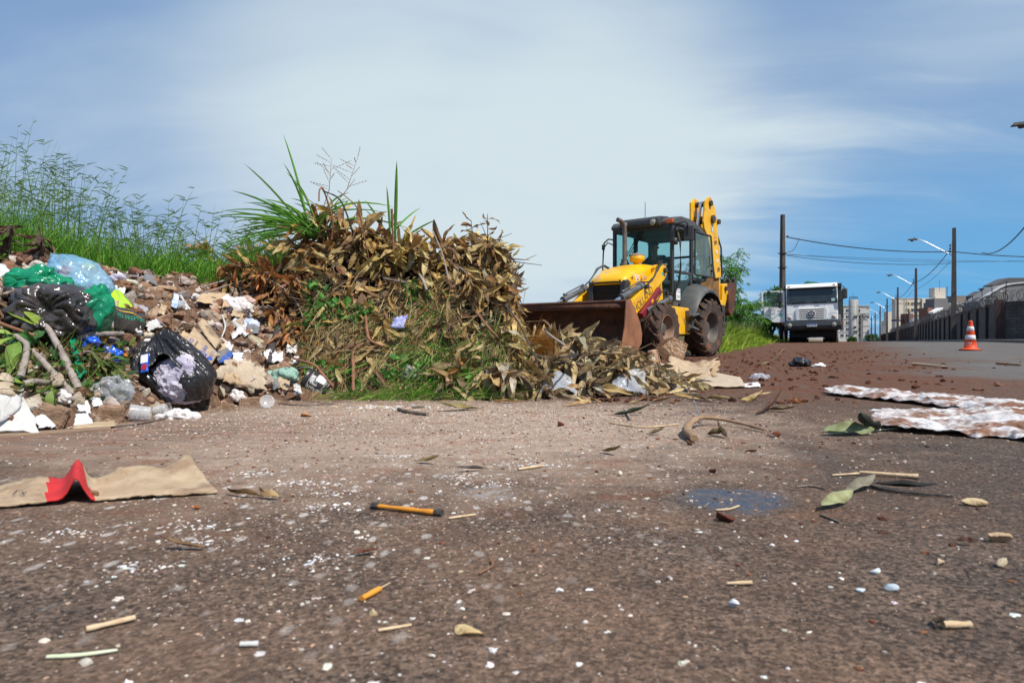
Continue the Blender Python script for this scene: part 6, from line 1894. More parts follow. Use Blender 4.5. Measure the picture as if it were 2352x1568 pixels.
for k, (dx, dz, lab) in enumerate([(.02, .30, 'withered dark brown leafy branch standing at the left picture edge above the green bag'), (.28, .22, 'withered dark brown leafy branch hanging beside the tall green grass over the carton scrap')]):
 dry_branch(p + Vector((dx - .1, .1, -.1)), p + Vector((dx, -.03, dz)), .05, 24, (.12, .2), [(.13, .075, .05), (.18, .11, .07), (.09, .055, .04)], lab, whorl=.5, up=-.4)
p = hit(18, 700)
dry_branch(p + Vector((-.1, .1, .1)), p + Vector((.03, -.12, -.05)), .04, 20, (.12, .18), [(.22, .14, .08), (.16, .10, .06)], 'withered brown leaves hanging at the left picture edge beside the black bag', whorl=.6, up=-.4)
p = hit(1120, 600)
dry_branch(p + Vector((0, .05, -.1)), at(1120, 492, p.y), .0, 8, (.10, .16), [(.24, .12, .05), (.3, .17, .07)], 'thin upright twig with a few leaves rising highest on the right end of the heap', sr=.005, whorl=.5)
dry_branch(p + Vector((-.1, .05, -.05)), at(1082, 505, p.y), .0, 10, (.11, .17), [(.24, .12, .05), (.3, .17, .07)], 'twig with curled brown leaves standing left of the highest upright twig', sr=.005, whorl=.5)
def stick(pts, rr, label, m='bark', cat='stick', name='stick', n=9, base=None):
 pts = [Vector(q) for q in pts]
 b = MB()
 P = []
 for i in range(len(pts) - 1):
  p0, p1, p2, p3 = pts[max(i - 1, 0)], pts[i], pts[i + 1], pts[min(i + 2, len(pts) - 1)]
  for t in np.linspace(0, 1, 6)[:-1]:
   P.append(.5 * ((2 * p1) + (p2 - p0) * t + (2 * p0 - 5 * p1 + 4 * p2 - p3) * t * t + (3 * p1 - p0 - 3 * p2 + p3) * t ** 3))
 P.append(pts[-1])
 R_ = np.interp(np.linspace(0, 1, len(P)), np.linspace(0, 1, len(np.atleast_1d(rr))), np.atleast_1d(rr)) if not np.isscalar(rr) else np.full(len(P), rr)
 R_ = R_ * (1 + .10 * np.sin(np.arange(len(P)) * 2.1) * (np.arange(len(P)) % 3 == 0))
 rq = np.random.default_rng(int(abs(P[0].x * 7919 + P[0].y * 104729)) % 99991)
 R_ = R_ * (1 + .13 * rq.normal(0, 1, len(P)).clip(-1.5, 1.5))
 b.tube(P, R_, n, squash=.8)
 o = b.build(name, MT[m], smooth=True)
 origin_to(o, pts[0])
 return tag(o, label, cat)
def line(pxs, out=.05, f=hp):
 return [f(px, py, out) for px, py in pxs]
def along(pxs, d0, d1):
 n = len(pxs)
 return [at(px, py, d0 + (d1 - d0) * i / (n - 1)) for i, (px, py) in enumerate(pxs)]
stick(along([(762, 550), (764, 505), (745, 440), (735, 436), (733, 462)], 5.5, 5.35), [.007, .007, .008, .007, .006], 'bare brown stick bent over like a hook on top of the heap', 'bark_red')
stick(along([(823, 585), (806, 520), (782, 460), (745, 440)], 5.6, 5.4), [.007, .007, .006, .005], 'dark curved stick arching right from the hooked stick on the crest', 'bark_dark')
stick(along([(849, 600), (840, 560), (828, 500), (815, 470), (776, 438)], 5.55, 5.4), [.006, .006, .005, .003], 'thin drooping twig arching over the middle of the heap crest', 'bark_red')
stick(along([(905, 590), (902, 530), (900, 480)], 5.55, 5.5), [.009, .009, .009], 'straight cut reddish stub standing upright right of the tall grass clump', 'bark_red')
stick(along([(1030, 640), (1018, 590), (1003, 550), (993, 527)], 5.35, 5.5), [.007, .006, .005, .004], 'bare grey forked twig leaning left on the right part of the crest', 'bark_pale')
stick(line([(470, 668), (560, 640), (625, 622), (680, 628)], .07), [.009, .009, .008, .006], 'upper of two long grey branches lying across the left flank leaves', 'bark_pale')
stick(line([(455, 690), (560, 655), (620, 650), (680, 690), (705, 745)], .08), [.008, .008, .007, .006, .004], 'lower of two long grey branches curving down across the left flank leaves', 'bark_pale')
stick(line([(555, 660), (580, 720), (620, 750), (660, 745)], .08), [.008, .008, .007, .006], 'thin dark twig looping down beside the white crumpled sack', 'bark_dark')
stick(line([(622, 840), (632, 795), (645, 755)], .06), [.022, .024, .018], 'charred black stake leaning above the mint cloth', 'bark_dark')
stick(line([(660, 758), (640, 770), (622, 795)], .08), [.008, .008, .006], 'grey curved twig joined to the charred stake', 'bark_pale')
stick(line([(818, 905), (818, 850), (818, 815), (842, 797)], .10), [.012, .012, .012, .010], 'orange brown stake standing at the foot of the cut grass', 'bark_red')
stick(line([(846, 735), (850, 775), (858, 792), (885, 805)], .10), [.010, .011, .012, .007], 'reddish root like stick bent in the middle of the cut grass', 'bark_red')
stick(line([(885, 650), (940, 660)], .09), [.012, .013], 'short cut brown stick lying level in the upper grass', 'bark')
stick(line([(985, 680), (975, 655), (962, 638)], .12), [.013, .011, .008], 'short grey stub hanging below the crest in the middle of the heap', 'bark_pale')
stick(line([(1090, 720), (1130, 770), (1165, 805)], .10), [.010, .010, .008], 'brown straight stick slanting down at the right end of the tall heap', 'bark_red')
stick(along([(1160, 700), (1190, 740), (1215, 790), (1235, 830)], 5.1, 4.95), [.010, .009, .007, .005], 'dark stem of the drooping branch at the right end of the tall heap', 'bark_dark')
stick(along([(1252, 752), (1256, 764), (1292, 790), (1318, 812)], 5.3, 5.35), [.008, .010, .010, .009], 'bare pale stick with a broken tip in front of the loader bucket', 'bark_pale')
stick(line([(1060, 900), (1120, 850), (1170, 830)], .06), [.006, .006, .004], 'thin dark twig at the left end of the low leaf spill', 'bark_dark')
stick(line([(1240, 862), (1270, 835), (1330, 820), (1420, 806)], .07), [.008, .008, .007, .005], 'dark twig arching over the low leaf spill beside the clear bag', 'bark_dark')
stick(along([(672, 822), (722, 838), (740, 858), (766, 888)], 4.72, 4.60), [.012, .011, .010, .009], 'reddish brown stick lying across the black paint can', 'bark_red')
# ---- cut grass and weeds on the heap front
r9 = np.random.default_rng(9)
def on_front(N, keep, r, out=.03):
 p, n = sample_surface(HEAP, (-1.75, .15), (4.85, 6.2), .025, N, r, keep=keep)
 return p + n * r.uniform(-.01, out, (N, 1)), n
zone = lambda x, y, z: straw_zone(x, y, z) * (z > .0) * (np.clip(vnoise(x + 3, z * 2.2, 5, 7) - .28, 0, 1) + .04)
b = MB()
N = 3300
p, n = on_front(N, zone, r9, .05)
d = r9.normal(0, 1, (N, 3)); d = unit(d - (d * n).sum(1, keepdims=True) * n * .9) + n * .12
d[:, 2] -= .15
blades(b, p, d, np.stack([r9.normal(0, .2, N), r9.normal(-.1, .1, N), -r9.uniform(.0, .4, N)], -1), r9.uniform(.10, .42, N), r9.uniform(.0035, .0075, N), pick([(.50, .38, .19), (.38, .26, .12), (.62, .5, .28), (.2, .12, .06), (.38, .36, .15), (.28, .17, .08)], N, r9, .25), 5)
tag(b.build('cut_straw', MT['straw']), 'tangled dry straw on the front of the heap', kind='stuff')
b = MB()
N = 1000
gz = lambda x, y, z: zone(x, y, z) * (.12 + (x > -.95) * .9) * (.35 + (z < .55)) * (.3 + 1.2 * (vnoise(x, z * 1.5, 4, 11) > .45))
p, n = on_front(N, gz, r9, .05)
d = r9.normal(0, 1, (N, 3)); d = unit(d - (d * n).sum(1, keepdims=True) * n * .7) + n * .3
blades(b, p, d, np.stack([r9.normal(0, .3, N), r9.normal(-.2, .2, N), -r9.uniform(.1, .6, N)], -1), r9.uniform(.08, .32, N), r9.uniform(.006, .012, N), pick([(.10, .25, .025), (.16, .32, .04), (.06, .16, .02), (.28, .38, .09), (.07, .2, .03)], N, r9, .25), 6)
N = 330
p = np.stack([r9.uniform(-1.25, -.05, N), 4.93 + r9.normal(0, .06, N), r9.uniform(.0, .05, N)], -1)
d = np.stack([r9.normal(0, 1, N), r9.normal(-.5, .3, N), r9.uniform(.05, .6, N)], -1)
blades(b, p, d, np.stack([np.zeros(N), np.zeros(N), -r9.uniform(.1, .5, N)], -1), r9.uniform(.10, .34, N), r9.uniform(.006, .011, N), pick([(.16, .36, .04), (.24, .42, .07), (.10, .24, .03), (.4, .4, .16)], N, r9, .2), 6)
tag(b.build('cut_grass', MT['grass']), 'fresh green cut grass on the front of the heap', kind='stuff')
b = MB()
N = 760
wz = lambda x, y, z: straw_zone(x, y, z) * (z > .08) * (vnoise(x, z * 1.2, 3.3, 15) > .5)
p, n = on_front(N, wz, r9, .07)
td = unit(r9.normal(0, 1, (N, 3)) - n * .2)
L = r9.uniform(.035, .075, N)
leaf_mesh(b, p, td, n + r9.normal(0, .3, (N, 3)), L, L * .8, r9.normal(0, .3, N), .2, pick([(.08, .24, .04), (.12, .30, .06), (.06, .17, .03), (.18, .36, .09)], N, r9, .25), nu=6, seed=77)
tag(b.build('vine_leaves', MT['green']), 'small round vine leaves among the cut grass', kind='stuff')
# ---- tall grass clump on the crest
def grass_clump(base, spec, label, r, pal=((.14, .34, .04), (.21, .42, .07), (.09, .22, .025))):
 root = empty('grass_clump', base, 0, label, 'grass')
 b = MB()
 P, D_, B_, L_, W_ = [], [], [], [], []
 for (dx, dz, L, w, bend) in spec:
  P.append(r.normal(0, .05, 3) * np.array([1, 1, .3])); D_.append((dx, r.normal(0, .15), dz)); B_.append((bend * np.sign(dx + 1e-6), r.normal(0, .1), -abs(bend))); L_.append(L); W_.append(w)
 N = len(P)
 pos, d, bd, L_, W_ = np.array(P), unit(np.array(D_)), np.array(B_), np.array(L_), np.array(W_)
 nu = 9; t = np.linspace(0, 1, nu)
 mid = pos[:, None] + L_[:, None, None] * (t[None, :, None] * d[:, None] + (t ** 2.2)[None, :, None] * bd[:, None])
 T = unit(np.gradient(mid, axis=1)); side = unit(np.cross(T, np.array([.1, 1.0, .25])[None, None])); nn_ = np.cross(side, T)
 prof_ = np.sin(np.pi * np.clip(.12 + t * .88, 0, 1)) ** .6
 w = W_[:, None] * prof_[None] * .5
 a = mid + side * w[..., None] + nn_ * w[..., None] * .35; c = mid - side * w[..., None] + nn_ * w[..., None] * .35
 v = np.stack([a, mid, c], 2)
 i, j = np.meshgrid(np.arange(nu - 1), np.arange(2), indexing='ij')
 q = np.stack([i * 3 + j, i * 3 + j + 1, (i + 1) * 3 + j + 1, (i + 1) * 3 + j], -1).reshape(1, -1, 4)
 b.add(v.reshape(-1, 3), (np.arange(N)[:, None, None] * nu * 3 + q).reshape(-1, 4), np.repeat(pick(pal, N, r), nu * 3, 0))
 b.build('blades', MT['green'], root)
 return root
spec = [(-1.0, .95, .75, .035, .1), (-.75, 1.2, .62, .03, .05), (-1.1, .55, .62, .032, .12), (-1.1, .30, .55, .03, .2), (-.35, 1.5, .82, .034, .03), (-.2, 1.3, .6, .03, .08), (-.9, .8, .55, .03, .25), (-1.1, .25, .45, .028, .3),
  (-.5, 1.0, .5, .028, .2), (.1, 1.2, .5, .028, .2), (.45, 1.1, .55, .03, .35), (.6, .8, .5, .03, .4), (-.1, 1.2, .5, .026, .1), (-1.0, .1, .45, .026, .25), (-.7, .5, .4, .026, .3), (.3, .9, .4, .026, .2)]
spec = [(a, c, L * 1.2, w * .62, bd * 1.8) for a, c, L, w, bd in spec]
spec += [(r9.normal(-.6, .5), r9.uniform(.2, 1.1), r9.uniform(.3, .68), .015, r9.uniform(.1, .6)) for _ in range(44)]
gb = at(722, 540, 5.75)
gc = grass_clump(gb, spec, 'tall clump of broad green grass blades fanning out left of the heap crest', r9)
b = MB()
for k in range(2):
 A = [Vector((.0, .1, .1)), Vector((.1 + .15 * k, .1, .4)), Vector((.12 + .22 * k, .1, .66))]
 b.tube(A, [.004, .003, .001], 4)
 for j in range(10):
  q = A[1].lerp(A[2], j / 9.0); e_ = q + Vector((r9.uniform(-.2, .22), r9.normal(0, .03), r9.uniform(.02, .14)))
  b.tube([q, e_], [.0016, .0008], 3, cap=False)
  for m in range(5):
   b.box(q.lerp(e_, .3 + .7 * m / 5), (.006, .004, .008))
b.build('seed_head', MT['bark_red'], gc)
grass_clump(at(893, 555, 5.75), [(.02, 1.5, .68, .03, .0), (-.12, 1.4, .5, .022, .02), (.5, .9, .45, .016, .1), (-.4, 1.0, .4, .02, .1), (.25, 1.2, .35, .02, .05), (-.6, .9, .35, .016, .1), (.7, .6, .35, .016, .1)],
   'narrow pointed green grass tuft standing right of the heap crest', r9)
# ---- signal grass on the bank at the left
r10 = np.random.default_rng(10)
b = MB()
gpal = [(.10, .28, .025), (.17, .38, .04), (.07, .19, .02), (.25, .45, .07)]
N = 10500
u_ = r10.uniform(0, 1, N)
y = r10.uniform(6.0, 8.6, N); a = -.78 + .47 * u_
x = a * y
h = np.interp(u_, [0, .25, .5, .8, 1], [1.1, .8, .56, .42, .28])
z0 = SURF(x, y) - .03
tufts(b, x, y, z0, .12, .34, .010, gpal, r10, .45, 5)
blades(b, np.stack([x, y, z0], -1), np.stack([r10.normal(0, .2, N), r10.normal(0, .2, N), np.ones(N)], -1), np.stack([r10.normal(0, .25, N), r10.normal(0, .2, N), -r10.uniform(.05, .4, N)], -1), h * r10.uniform(.25, .85, N), r10.uniform(.006, .013, N), pick(gpal, N, r10, .25), 5)
N = 420
u_ = r10.uniform(0, 1, N) ** 1.15
y = r10.uniform(6.3, 8.2, N); x = (-.79 + .50 * u_) * y
z0 = SURF(x, y)
Ls = np.interp(u_, [0, .22, .45, .7, 1], [1.42, 1.15, .86, .66, .48]) * r10.uniform(.55, 1.18, N)
sd = np.stack([r10.normal(.03, .13, N), r10.normal(0, .10, N), np.ones(N)], -1)
bd = np.stack([r10.normal(.04, .13, N), r10.normal(0, .06, N), -r10.uniform(.0, .10, N)], -1)
base = np.stack([x, y, z0], -1)
spal = [(.13, .24, .035), (.09, .17, .025), (.19, .28, .05)]
blades(b, base, sd, bd, Ls, .0105, pick(spal, N, r10), 9)
P, D_, B2, L2, W2 = [], [], [], [], []
sdu = unit(sd)
for i in range(N):
 k = r10.integers(3, 6)
 pt = lambda t: base[i] + Ls[i] * (t * sdu[i] + t * t * bd[i])
 for j in range(k):
  t = r10.uniform(.72, 1.0); sgn = 1 if j % 2 else -1
  P.append(pt(t)); D_.append((sgn * r10.uniform(.6, 1.2), r10.normal(0, .2), r10.uniform(.15, .8))); L2.append(r10.uniform(.05, .12)); W2.append(.010); B2.append((0, 0, -.15))
 for j in range(2):
  t = r10.uniform(.15, .65); sgn = r10.choice([-1, 1])
  P.append(pt(t)); D_.append((sgn * r10.uniform(.4, 1.0), r10.normal(0, .3), r10.uniform(.3, 1.0))); L2.append(r10.uniform(.12, .26)); W2.append(.009); B2.append((sgn * .2, 0, -.3))
P = np.array(P); n_ = len(P)
blades(b, P, np.array(D_), np.array(B2), np.array(L2), np.array(W2), pick([(.14, .24, .04), (.18, .30, .05), (.10, .17, .035)], n_, r10), 5)
tag(b.build('bank_grass', MT['grass']), 'tall seeding green grass on the bank behind the rubble', kind='stuff')
# ------------------------------------------------------------------ dumped rubbish on the mound
r11 = np.random.default_rng(12)
def bag(name, c, rad, m, label, cat, seed, amp=.10, sc_=2.6, knot=None, pleats=11, level=5, flat=.75, cr=.007, cs=16, parent=None, rot=0, pd=.17, pf=.75):
 """a filled plastic bag: sagging body, gathered pleats running into a knot, small film creases"""
 v, f = ico(level)
 v = v.copy()
 r = np.random.default_rng(seed)
 lump = np.array([mnoise.noise(Vector(p) * sc_ * .5 + Vector((seed, 0, 0))) for p in v])
 g = 1 + amp * 1.6 * lump
 if knot is not None:
  k = np.array(unit(np.array(knot, float)))
  ca = v @ k
  th_ = np.arccos(np.clip(ca, -1, 1))
  e1 = unit(np.cross(k, [.3, .2, 1.0])); e2 = np.cross(k, e1)
  ph = np.arctan2(v @ e2, v @ e1)
  wob = np.array([mnoise.noise(Vector(p) * 1.7 + Vector((0, seed, 0))) for p in v])
  amp2 = np.array([mnoise.noise(Vector(p) * 2.6 + Vector((9, 0, seed))) for p in v])
  pl = np.abs(np.sin(ph * pleats * .5 + wob * 5.5 + th_ * 1.6 + .8 * np.sin(ph * 2 + seed))) ** .7 * (.55 + 1.3 * amp2)
  g = g * (1 - .34 * np.exp(-(th_ / .42) ** 2)) * (1 + (pd * pl - pd * .5) * np.exp(-(np.clip(th_ - .4, 0, 9) / pf) ** 2))
 v = v * g[:, None]
 v[:, 2] = np.where(v[:, 2] < -flat, -flat + (v[:, 2] + flat) * .15, v[:, 2])
 b = MB(); b.add(v * np.array(rad), f)
 o = b.build(name, MT[m], parent, True)
 if rot:
  o.data.transform(Matrix.Rotation(rot, 4, 'Y'))
 if cr:
  crumple(o, cr, cs, seed, 3)
 o.location = c
 if label:
  tag(o, label, cat)
 return o
def patch(name, C, n, m, label, cat, seed, amp=.01, sc_=6, thick=.004, jit=.0, fold=None, group=None, smooth=True, octv=3, rag=.0):
 """a sheet between four corners (a,b,c,d in order round the edge), ragged, rumpled, with real thickness"""
 a, b_, c, d = [np.array(tuple(q), float) for q in C]
 nu, nv = n
 r = np.random.default_rng(seed)
 u = np.linspace(0, 1, nu)[:, None, None]; v = np.linspace(0, 1, nv)[None, :, None]
 P = a * (1 - u) * (1 - v) + b_ * u * (1 - v) + c * u * v + d * (1 - u) * v
 nrm = unit(np.cross(b_ - a, d - a))
 if nrm[1] > 0:
  nrm = -nrm
 H = np.zeros((nu, nv))
 off = Vector((seed * 2.3, seed * .7, seed * 1.9))
 for i in range(nu):
  for j in range(nv):
   q = Vector(P[i, j]) * sc_ + off
   h = 0; w = 1
   for k in range(octv):
    h += w * (1 - 2.2 * abs(mnoise.noise(q))); q = q * 2.1; w *= .5
   H[i, j] = h * amp
   if fold:
    H[i, j] += fold(u[i, 0, 0], v[0, j, 0])
 P = P + nrm * H[..., None]
 if rag:
  eu = unit(b_ - a); ev = unit(d - a)
  q = lambda k, t: mnoise.noise(Vector((t * 5, k, seed))) + .5 * mnoise.noise(Vector((t * 14, k, seed))) + .25 * mnoise.noise(Vector((t * 37, k, seed)))
  for i in range(nu):
   for j in range(nv):
    uu, vv = i / (nu - 1), j / (nv - 1)
    P[i, j] += rag * (ev * (q(1, uu) * (1 - vv) + q(2, uu) * vv) + eu * (q(3, vv) * (1 - uu) + q(4, vv) * uu))
 if jit:
  eu = unit(b_ - a); ev = unit(d - a)
  for j in range(nv):
   P[0, j] -= eu * jit * r.normal(); P[-1, j] += eu * jit * r.normal()
  for i in range(nu):
   P[i, 0] -= ev * jit * r.normal(); P[i, -1] += ev * jit * r.normal()
 mid = P.reshape(-1, 3).mean(0)
 mb = MB(); mb.grid(P - mid); 
 o = mb.build(name, MT[m], None, smooth)
 if thick:
  s_ = o.modifiers.new('t', 'SOLIDIFY'); s_.thickness = thick; s_.offset = 0
  apply_mods(o)
 o.location = mid
 o['nrm'] = tuple(nrm)
 return tag(o, label, cat, group)
def up(px, py, h=.03, back=0.0):
 p = hit(px, py)
 return p + Vector((0, -.7, .7)) * h + Vector((0, back, 0))
def face_frame(o, C):
 """rotation that lays lettering on a sheet: x along its lower edge as seen, z towards the viewer"""
 a, b_, c, d = [Vector(q) for q in C]
 x = (b_ - a).normalized(); n = (b_ - a).cross(d - a).normalized()
 if n.y > 0:
  n = -n
 y = n.cross(x)
 return Matrix((x, y, n)).transposed().to_euler(), x, y, n
P0 = hit(120, 745)
K = P0.y / FPX
bag('garbage_bag', P0 + Vector((0, .02, .06)), (.235, .21, .175), 'grey_film', 'large dark grey garbage bag with twisted knot facing the road, under the green bag', 'garbage bag', 3, .10, knot=(.12, -1, .15), pleats=13, flat=.85, pd=.26, pf=1.1, cr=.006, cs=13, level=6)
kb = bag('garbage_bag', at(62, 694, P0.y + .10), (.15, .15, .095), 'black_film', 'small shiny black bag behind the left side of the knotted dark grey bag', 'garbage bag', 5, .14, knot=(.8, -.6, .2), pleats=11, flat=.9, pd=.34, pf=1.1, cr=.004)
gbag = empty('green_bag', at(150, 690, P0.y + .2), 0, 'bright green plastic bag draped over the back of the knotted dark grey bag', 'plastic bag')
o = bag('bag_lobe', at(82, 655, P0.y + .30) - gbag.location, (.20, .17, .105), 'green_film', None, None, 7, .12, knot=(.9, -.4, .5), pleats=11, flat=.9, pd=.3, pf=1.3, cr=.004, parent=gbag, rot=-.12)
o = bag('bag_lobe', at(110, 664, P0.y + .20) - gbag.location, (.165, .12, .075), 'green_film', None, None, 8, .12, knot=(.9, -.5, .3), pleats=10, flat=.9, pd=.3, pf=1.3, cr=.004, parent=gbag, rot=.05)
o = bag('bag_lobe', at(208, 716, P0.y + .12) - gbag.location, (.125, .13, .175), 'green_film', None, None, 9, .14, knot=(-.6, -.2, 1), pleats=10, flat=.9, pd=.26, pf=1.4, cr=.004, parent=gbag, rot=.42)
bb = bag('bottle_bag', at(176, 643, P0.y + .75), (.25, .17, .155), 'blue_film', 'clear blue plastic bag full of empty bottles lying against the grass', 'plastic bag', 10, .07, knot=(-1, -.3, .1), pleats=11, pd=.16, pf=1.5, cr=.011, cs=10, flat=.8, rot=.38)
def bottle(c, ax, L, rr, label, band=None):
 root = empty('plastic_bottle', c, 0, label, 'bottle', )
 root.rotation_euler = Vector(ax).to_track_quat('Z', 'Y').to_euler()
 b = MB(); b.lathe([(.001, 0), (rr * .8, 0), (rr, .02), (rr, L * .28), (rr * .93, L * .32), (rr, L * .36), (rr, L * .66), (rr * .8, L * .78), (rr * .34, L * .93), (rr * .34, L)], 20); b.build('body', MT['clear_plastic'], root, True)
 b = MB(); b.lathe([(rr * .40, L * .95), (rr * .40, L + .012), (.001, L + .012)], 14); b.build('bottle_cap', MT['white_print'], root)
 if band:
  b = MB(); b.lathe([(rr * 1.02, L * .36), (rr * 1.02, L * .62)], 20); b.build('label_band', MT[band], root, True)
 return root
q = bb.location
bottle(q + Vector((-.17, -.02, .085)), (.9, -.1, -.33), .30, .05, 'clear bottle with a red label in the top of the clear blue bag', 'red_print')
bottle(q + Vector((-.10, -.08, .0)), (.9, -.05, -.30), .28, .048, 'clear bottle without a label at the front of the clear blue bag')
bottle(q + Vector((-.02, .05, -.05)), (.85, .1, -.4), .27, .045, 'clear bottle low in the clear blue bag with a blue band', 'blue_film2')
o = bag('yellow_cap', at(202, 613, q.y + .12), (.045, .03, .028), 'yellow_film', 'bright yellow plastic lump showing above the clear blue bottle bag', 'plastic scrap', 13, .2, level=3, cr=.004, cs=30)
C = [at(70, 642, 5.0), at(108, 634, 5.0), at(104, 612, 5.02), at(84, 606, 5.02)]
o = patch('carton_scrap', C, (8, 8), 'card', 'brown carton scrap with dark letters behind the green bag', 'carton', 14, .004, 8, .004, .004)
e_, x_, y_, n_ = face_frame(o, C)
press_on(lettering('TOMI', o, Vector(n_) * .006, e_, .05, MT['dark_print'], depth=.0), o, n_)
C = [at(108, 635, 5.05), at(152, 634, 5.05), at(146, 617, 5.05), at(114, 618, 5.05)]
patch('carton_scrap', C, (8, 8), 'card', 'second brown carton scrap between the lettered one and the clear blue bag', 'carton', 15, .008, 9, .004, .006)
C = [at(-20, 645, 4.2), at(38, 636, 4.3), at(10, 610, 4.4), at(-30, 600, 4.4)]
patch('foam_tray', C, (10, 8), 'foam', 'pale grey foam tray piece at the left picture edge above the green bag', 'foam tray', 16, .004, 4, .012, .004)
C = [up(246, 718, .03), up(318, 726, .03), up(284, 692, .10), up(246, 702, .05)]
patch('lime_packet', C, (16, 12), 'lime', 'lime green plastic packet folded open beside the green bag', 'packet', 17, .012, 7, .003, .004, fold=lambda u, v: .035 * math.exp(-((u - .55) / .16) ** 2) * v)
C = [up(250, 772, .05), up(326, 784, .05), up(334, 742, .08), up(246, 724, .08)]
o = patch('printed_sack', C, (18, 14), 'sack', 'crumpled black printed sack with yellow stripe and green lettering under the lime packet', 'sack', 18, .016, 6, .006, .004, fold=lambda u, v: .05 * math.sin(v * math.pi))
e_, x_, y_, n_ = face_frame(o, C)
o2 = lettering('PER PREMIUM', o, Vector(n_) * .058 - y_ * .022 + x_ * -.0, e_, .038, MT['green_print'], depth=.0)
press_on(o2, o, n_)
o2 = lettering('C', o, Vector(n_) * .05 + y_ * .055 - x_ * .075, e_, .045, MT['yellow_film'], depth=.0)
press_on(o2, o, n_)
b = MB(); b.tube([Vector(n_) * .056 + y_ * (.030 - .004 * k) + x_ * (-.09 + .028 * k) for k in range(8)], .006, 5, squash=.3)
o2 = b.build('yellow_stripe', MT['yellow_film'], o)
press_on(o2, o, n_, .002)
C = [up(262, 735, .12), up(290, 742, .12), up(292, 728, .14), up(268, 726, .14)]
patch('card_slip', C, (6, 5), 'card', 'small beige card slip lying on top of the black printed sack', 'card', 19, .004, 8, .003, .003)
for i, (c_, m, lab) in enumerate([((205, 795, 60, 26), 'blue_film2', 'shiny blue wrapper left of the grey cut branch'), ((262, 822, 46, 34), 'blue_film2', 'crumpled blue wrapper below the grey cut branch'), ((245, 786, 22, 12), 'orange_film', 'orange wrapper scrap above the grey cut branch'), ((298, 822, 16, 12), 'orange_film', 'small orange wrapper scrap touching the small black bag')]):
 px, py, w, h = c_
 bag('wrapper', up(px, py, .03), (w * K * .5, h * K * .5, h * K * .5), m, lab, 'wrapper', 20 + i, .25, level=4, cr=.012, cs=24)
bag('wrapper', up(232, 715, .02), (.04, .03, .035), 'blue_film2', 'dark blue wrapper peeping out between the green bag and the lime packet', 'wrapper', 25, .2, level=4, cr=.01, cs=24)
P1 = hit(384, 925)
K1 = P1.y / FPX
TB = empty('torn_garbage_bag', P1, 0, 'big torn black garbage bag spilling white tissue at the foot of the mound', 'garbage bag')
v, f = ico(6); v = v.copy()
prof_ = np.array([mnoise.noise(Vector(p) * 1.3 + Vector((31, 0, 0))) for p in v])
kx = unit(np.array([-.38, -.15, 1.0])); th_ = np.arccos(np.clip(v @ kx, -1, 1))
e1 = unit(np.cross(kx, [0, 1, 0])); e2 = np.cross(kx, e1); ph = np.arctan2(v @ e2, v @ e1)
fold_ = np.abs(np.sin(ph * 7 + prof_ * 3 + .8 * np.sin(ph * 2))) + .5 * np.abs(np.sin(ph * 17 + prof_ * 6))
g_ = (1 + .16 * prof_) * (1 + (.17 * fold_ - .11) * np.exp(-(np.clip(th_ - .5, 0, 9) / 1.15) ** 2)) * (1 + .10 * np.exp(-(th_ / .3) ** 2))
w_ = 1 - .50 * np.clip(v[:, 2], 0, 1) ** 1.1
v2 = np.stack([v[:, 0] * w_ * g_ - .34 * np.clip(v[:, 2], 0, 1) ** 1.2, v[:, 1] * w_ * g_, v[:, 2] * g_], -1)
v2[:, 2] = np.where(v2[:, 2] < -.6, -.6 + (v2[:, 2] + .6) * .1, v2[:, 2])
fc = v2[f].mean(1)
tear = ((fc[:, 0] - .16 - .30 * (-fc[:, 2])) / (.34 + .06 * np.sin(fc[:, 2] * 11))) ** 2 + ((fc[:, 2] + .05) / .62) ** 2
keep_ = ~((tear < 1) & (fc[:, 1] < -.05))
b = MB(); b.add(v2 * np.array((.235, .22, .235)), f[keep_])
o = b.build('bag_film', MT['black_film'], TB, True); crumple(o, .003, 24, 4); o.location = (0, .12, .155)
s_ = o.modifiers.new('t', 'SOLIDIFY'); s_.thickness = .003; apply_mods(o)
o = bag('tissue', Vector((.05, .085, .12)), (.148, .155, .155), 'lav_paper', None, None, 33, .12, level=6, cr=.013, cs=30, parent=TB)
b = MB(); b.box((0, 0, 0), (.045, .012, .11)); o = b.build('blue_packet', MT['blue_film2'], TB, bevel=.004); o.location = (-.085, -.085, .235); o.rotation_euler = (R(-20), R(-12), R(-8))
b = MB(); b.box((0, -.0075, .025), (.043, .004, .05)); b.build('packet_label', MT['white_print'], o)
b = MB(); b.lathe([(.001, -.008), (.018, -.008)], 14, (.002, 0, -.025), axis='Y'); b.build('packet_mark', MT['red_print'], o)
bag('garbage_bag', hit(322, 838) + Vector((0, .02, .03)), (.095, .08, .11), 'grey_film', 'small full black bag tucked behind the torn black garbage bag', 'garbage bag', 34, .1, knot=(-.3, -.3, 1), pleats=9)
bag('plastic_bag', hit(370, 805) + Vector((0, .03, .01)), (.17, .05, .05), 'white_film', 'thin white plastic bag stretched along behind the torn black garbage bag', 'plastic bag', 35, .3, cr=.02, cs=15, rot=.25)
bag('clear_bag', hit(252, 912) + Vector((0, 0, .03)), (.105, .07, .075), 'clear_film', 'crumpled clear plastic bag left of the torn black garbage bag', 'plastic bag', 36, .25, cr=.022, cs=18)
bag('tissue', gnd(405, 965) + Vector((0, .02, .018)), (.105, .035, .03), 'white_film', 'pinkish crumpled tissue on the ground in front of the torn black bag', 'tissue', 37, .3, level=4, cr=.014, cs=30)
bag('tissue', hit(548, 915) + Vector((0, -.02, .02)), (.045, .03, .04), 'white_film', 'small crumpled pinkish film scrap left of the rough brick', 'plastic scrap', 38, .3, level=4, cr=.012, cs=30)
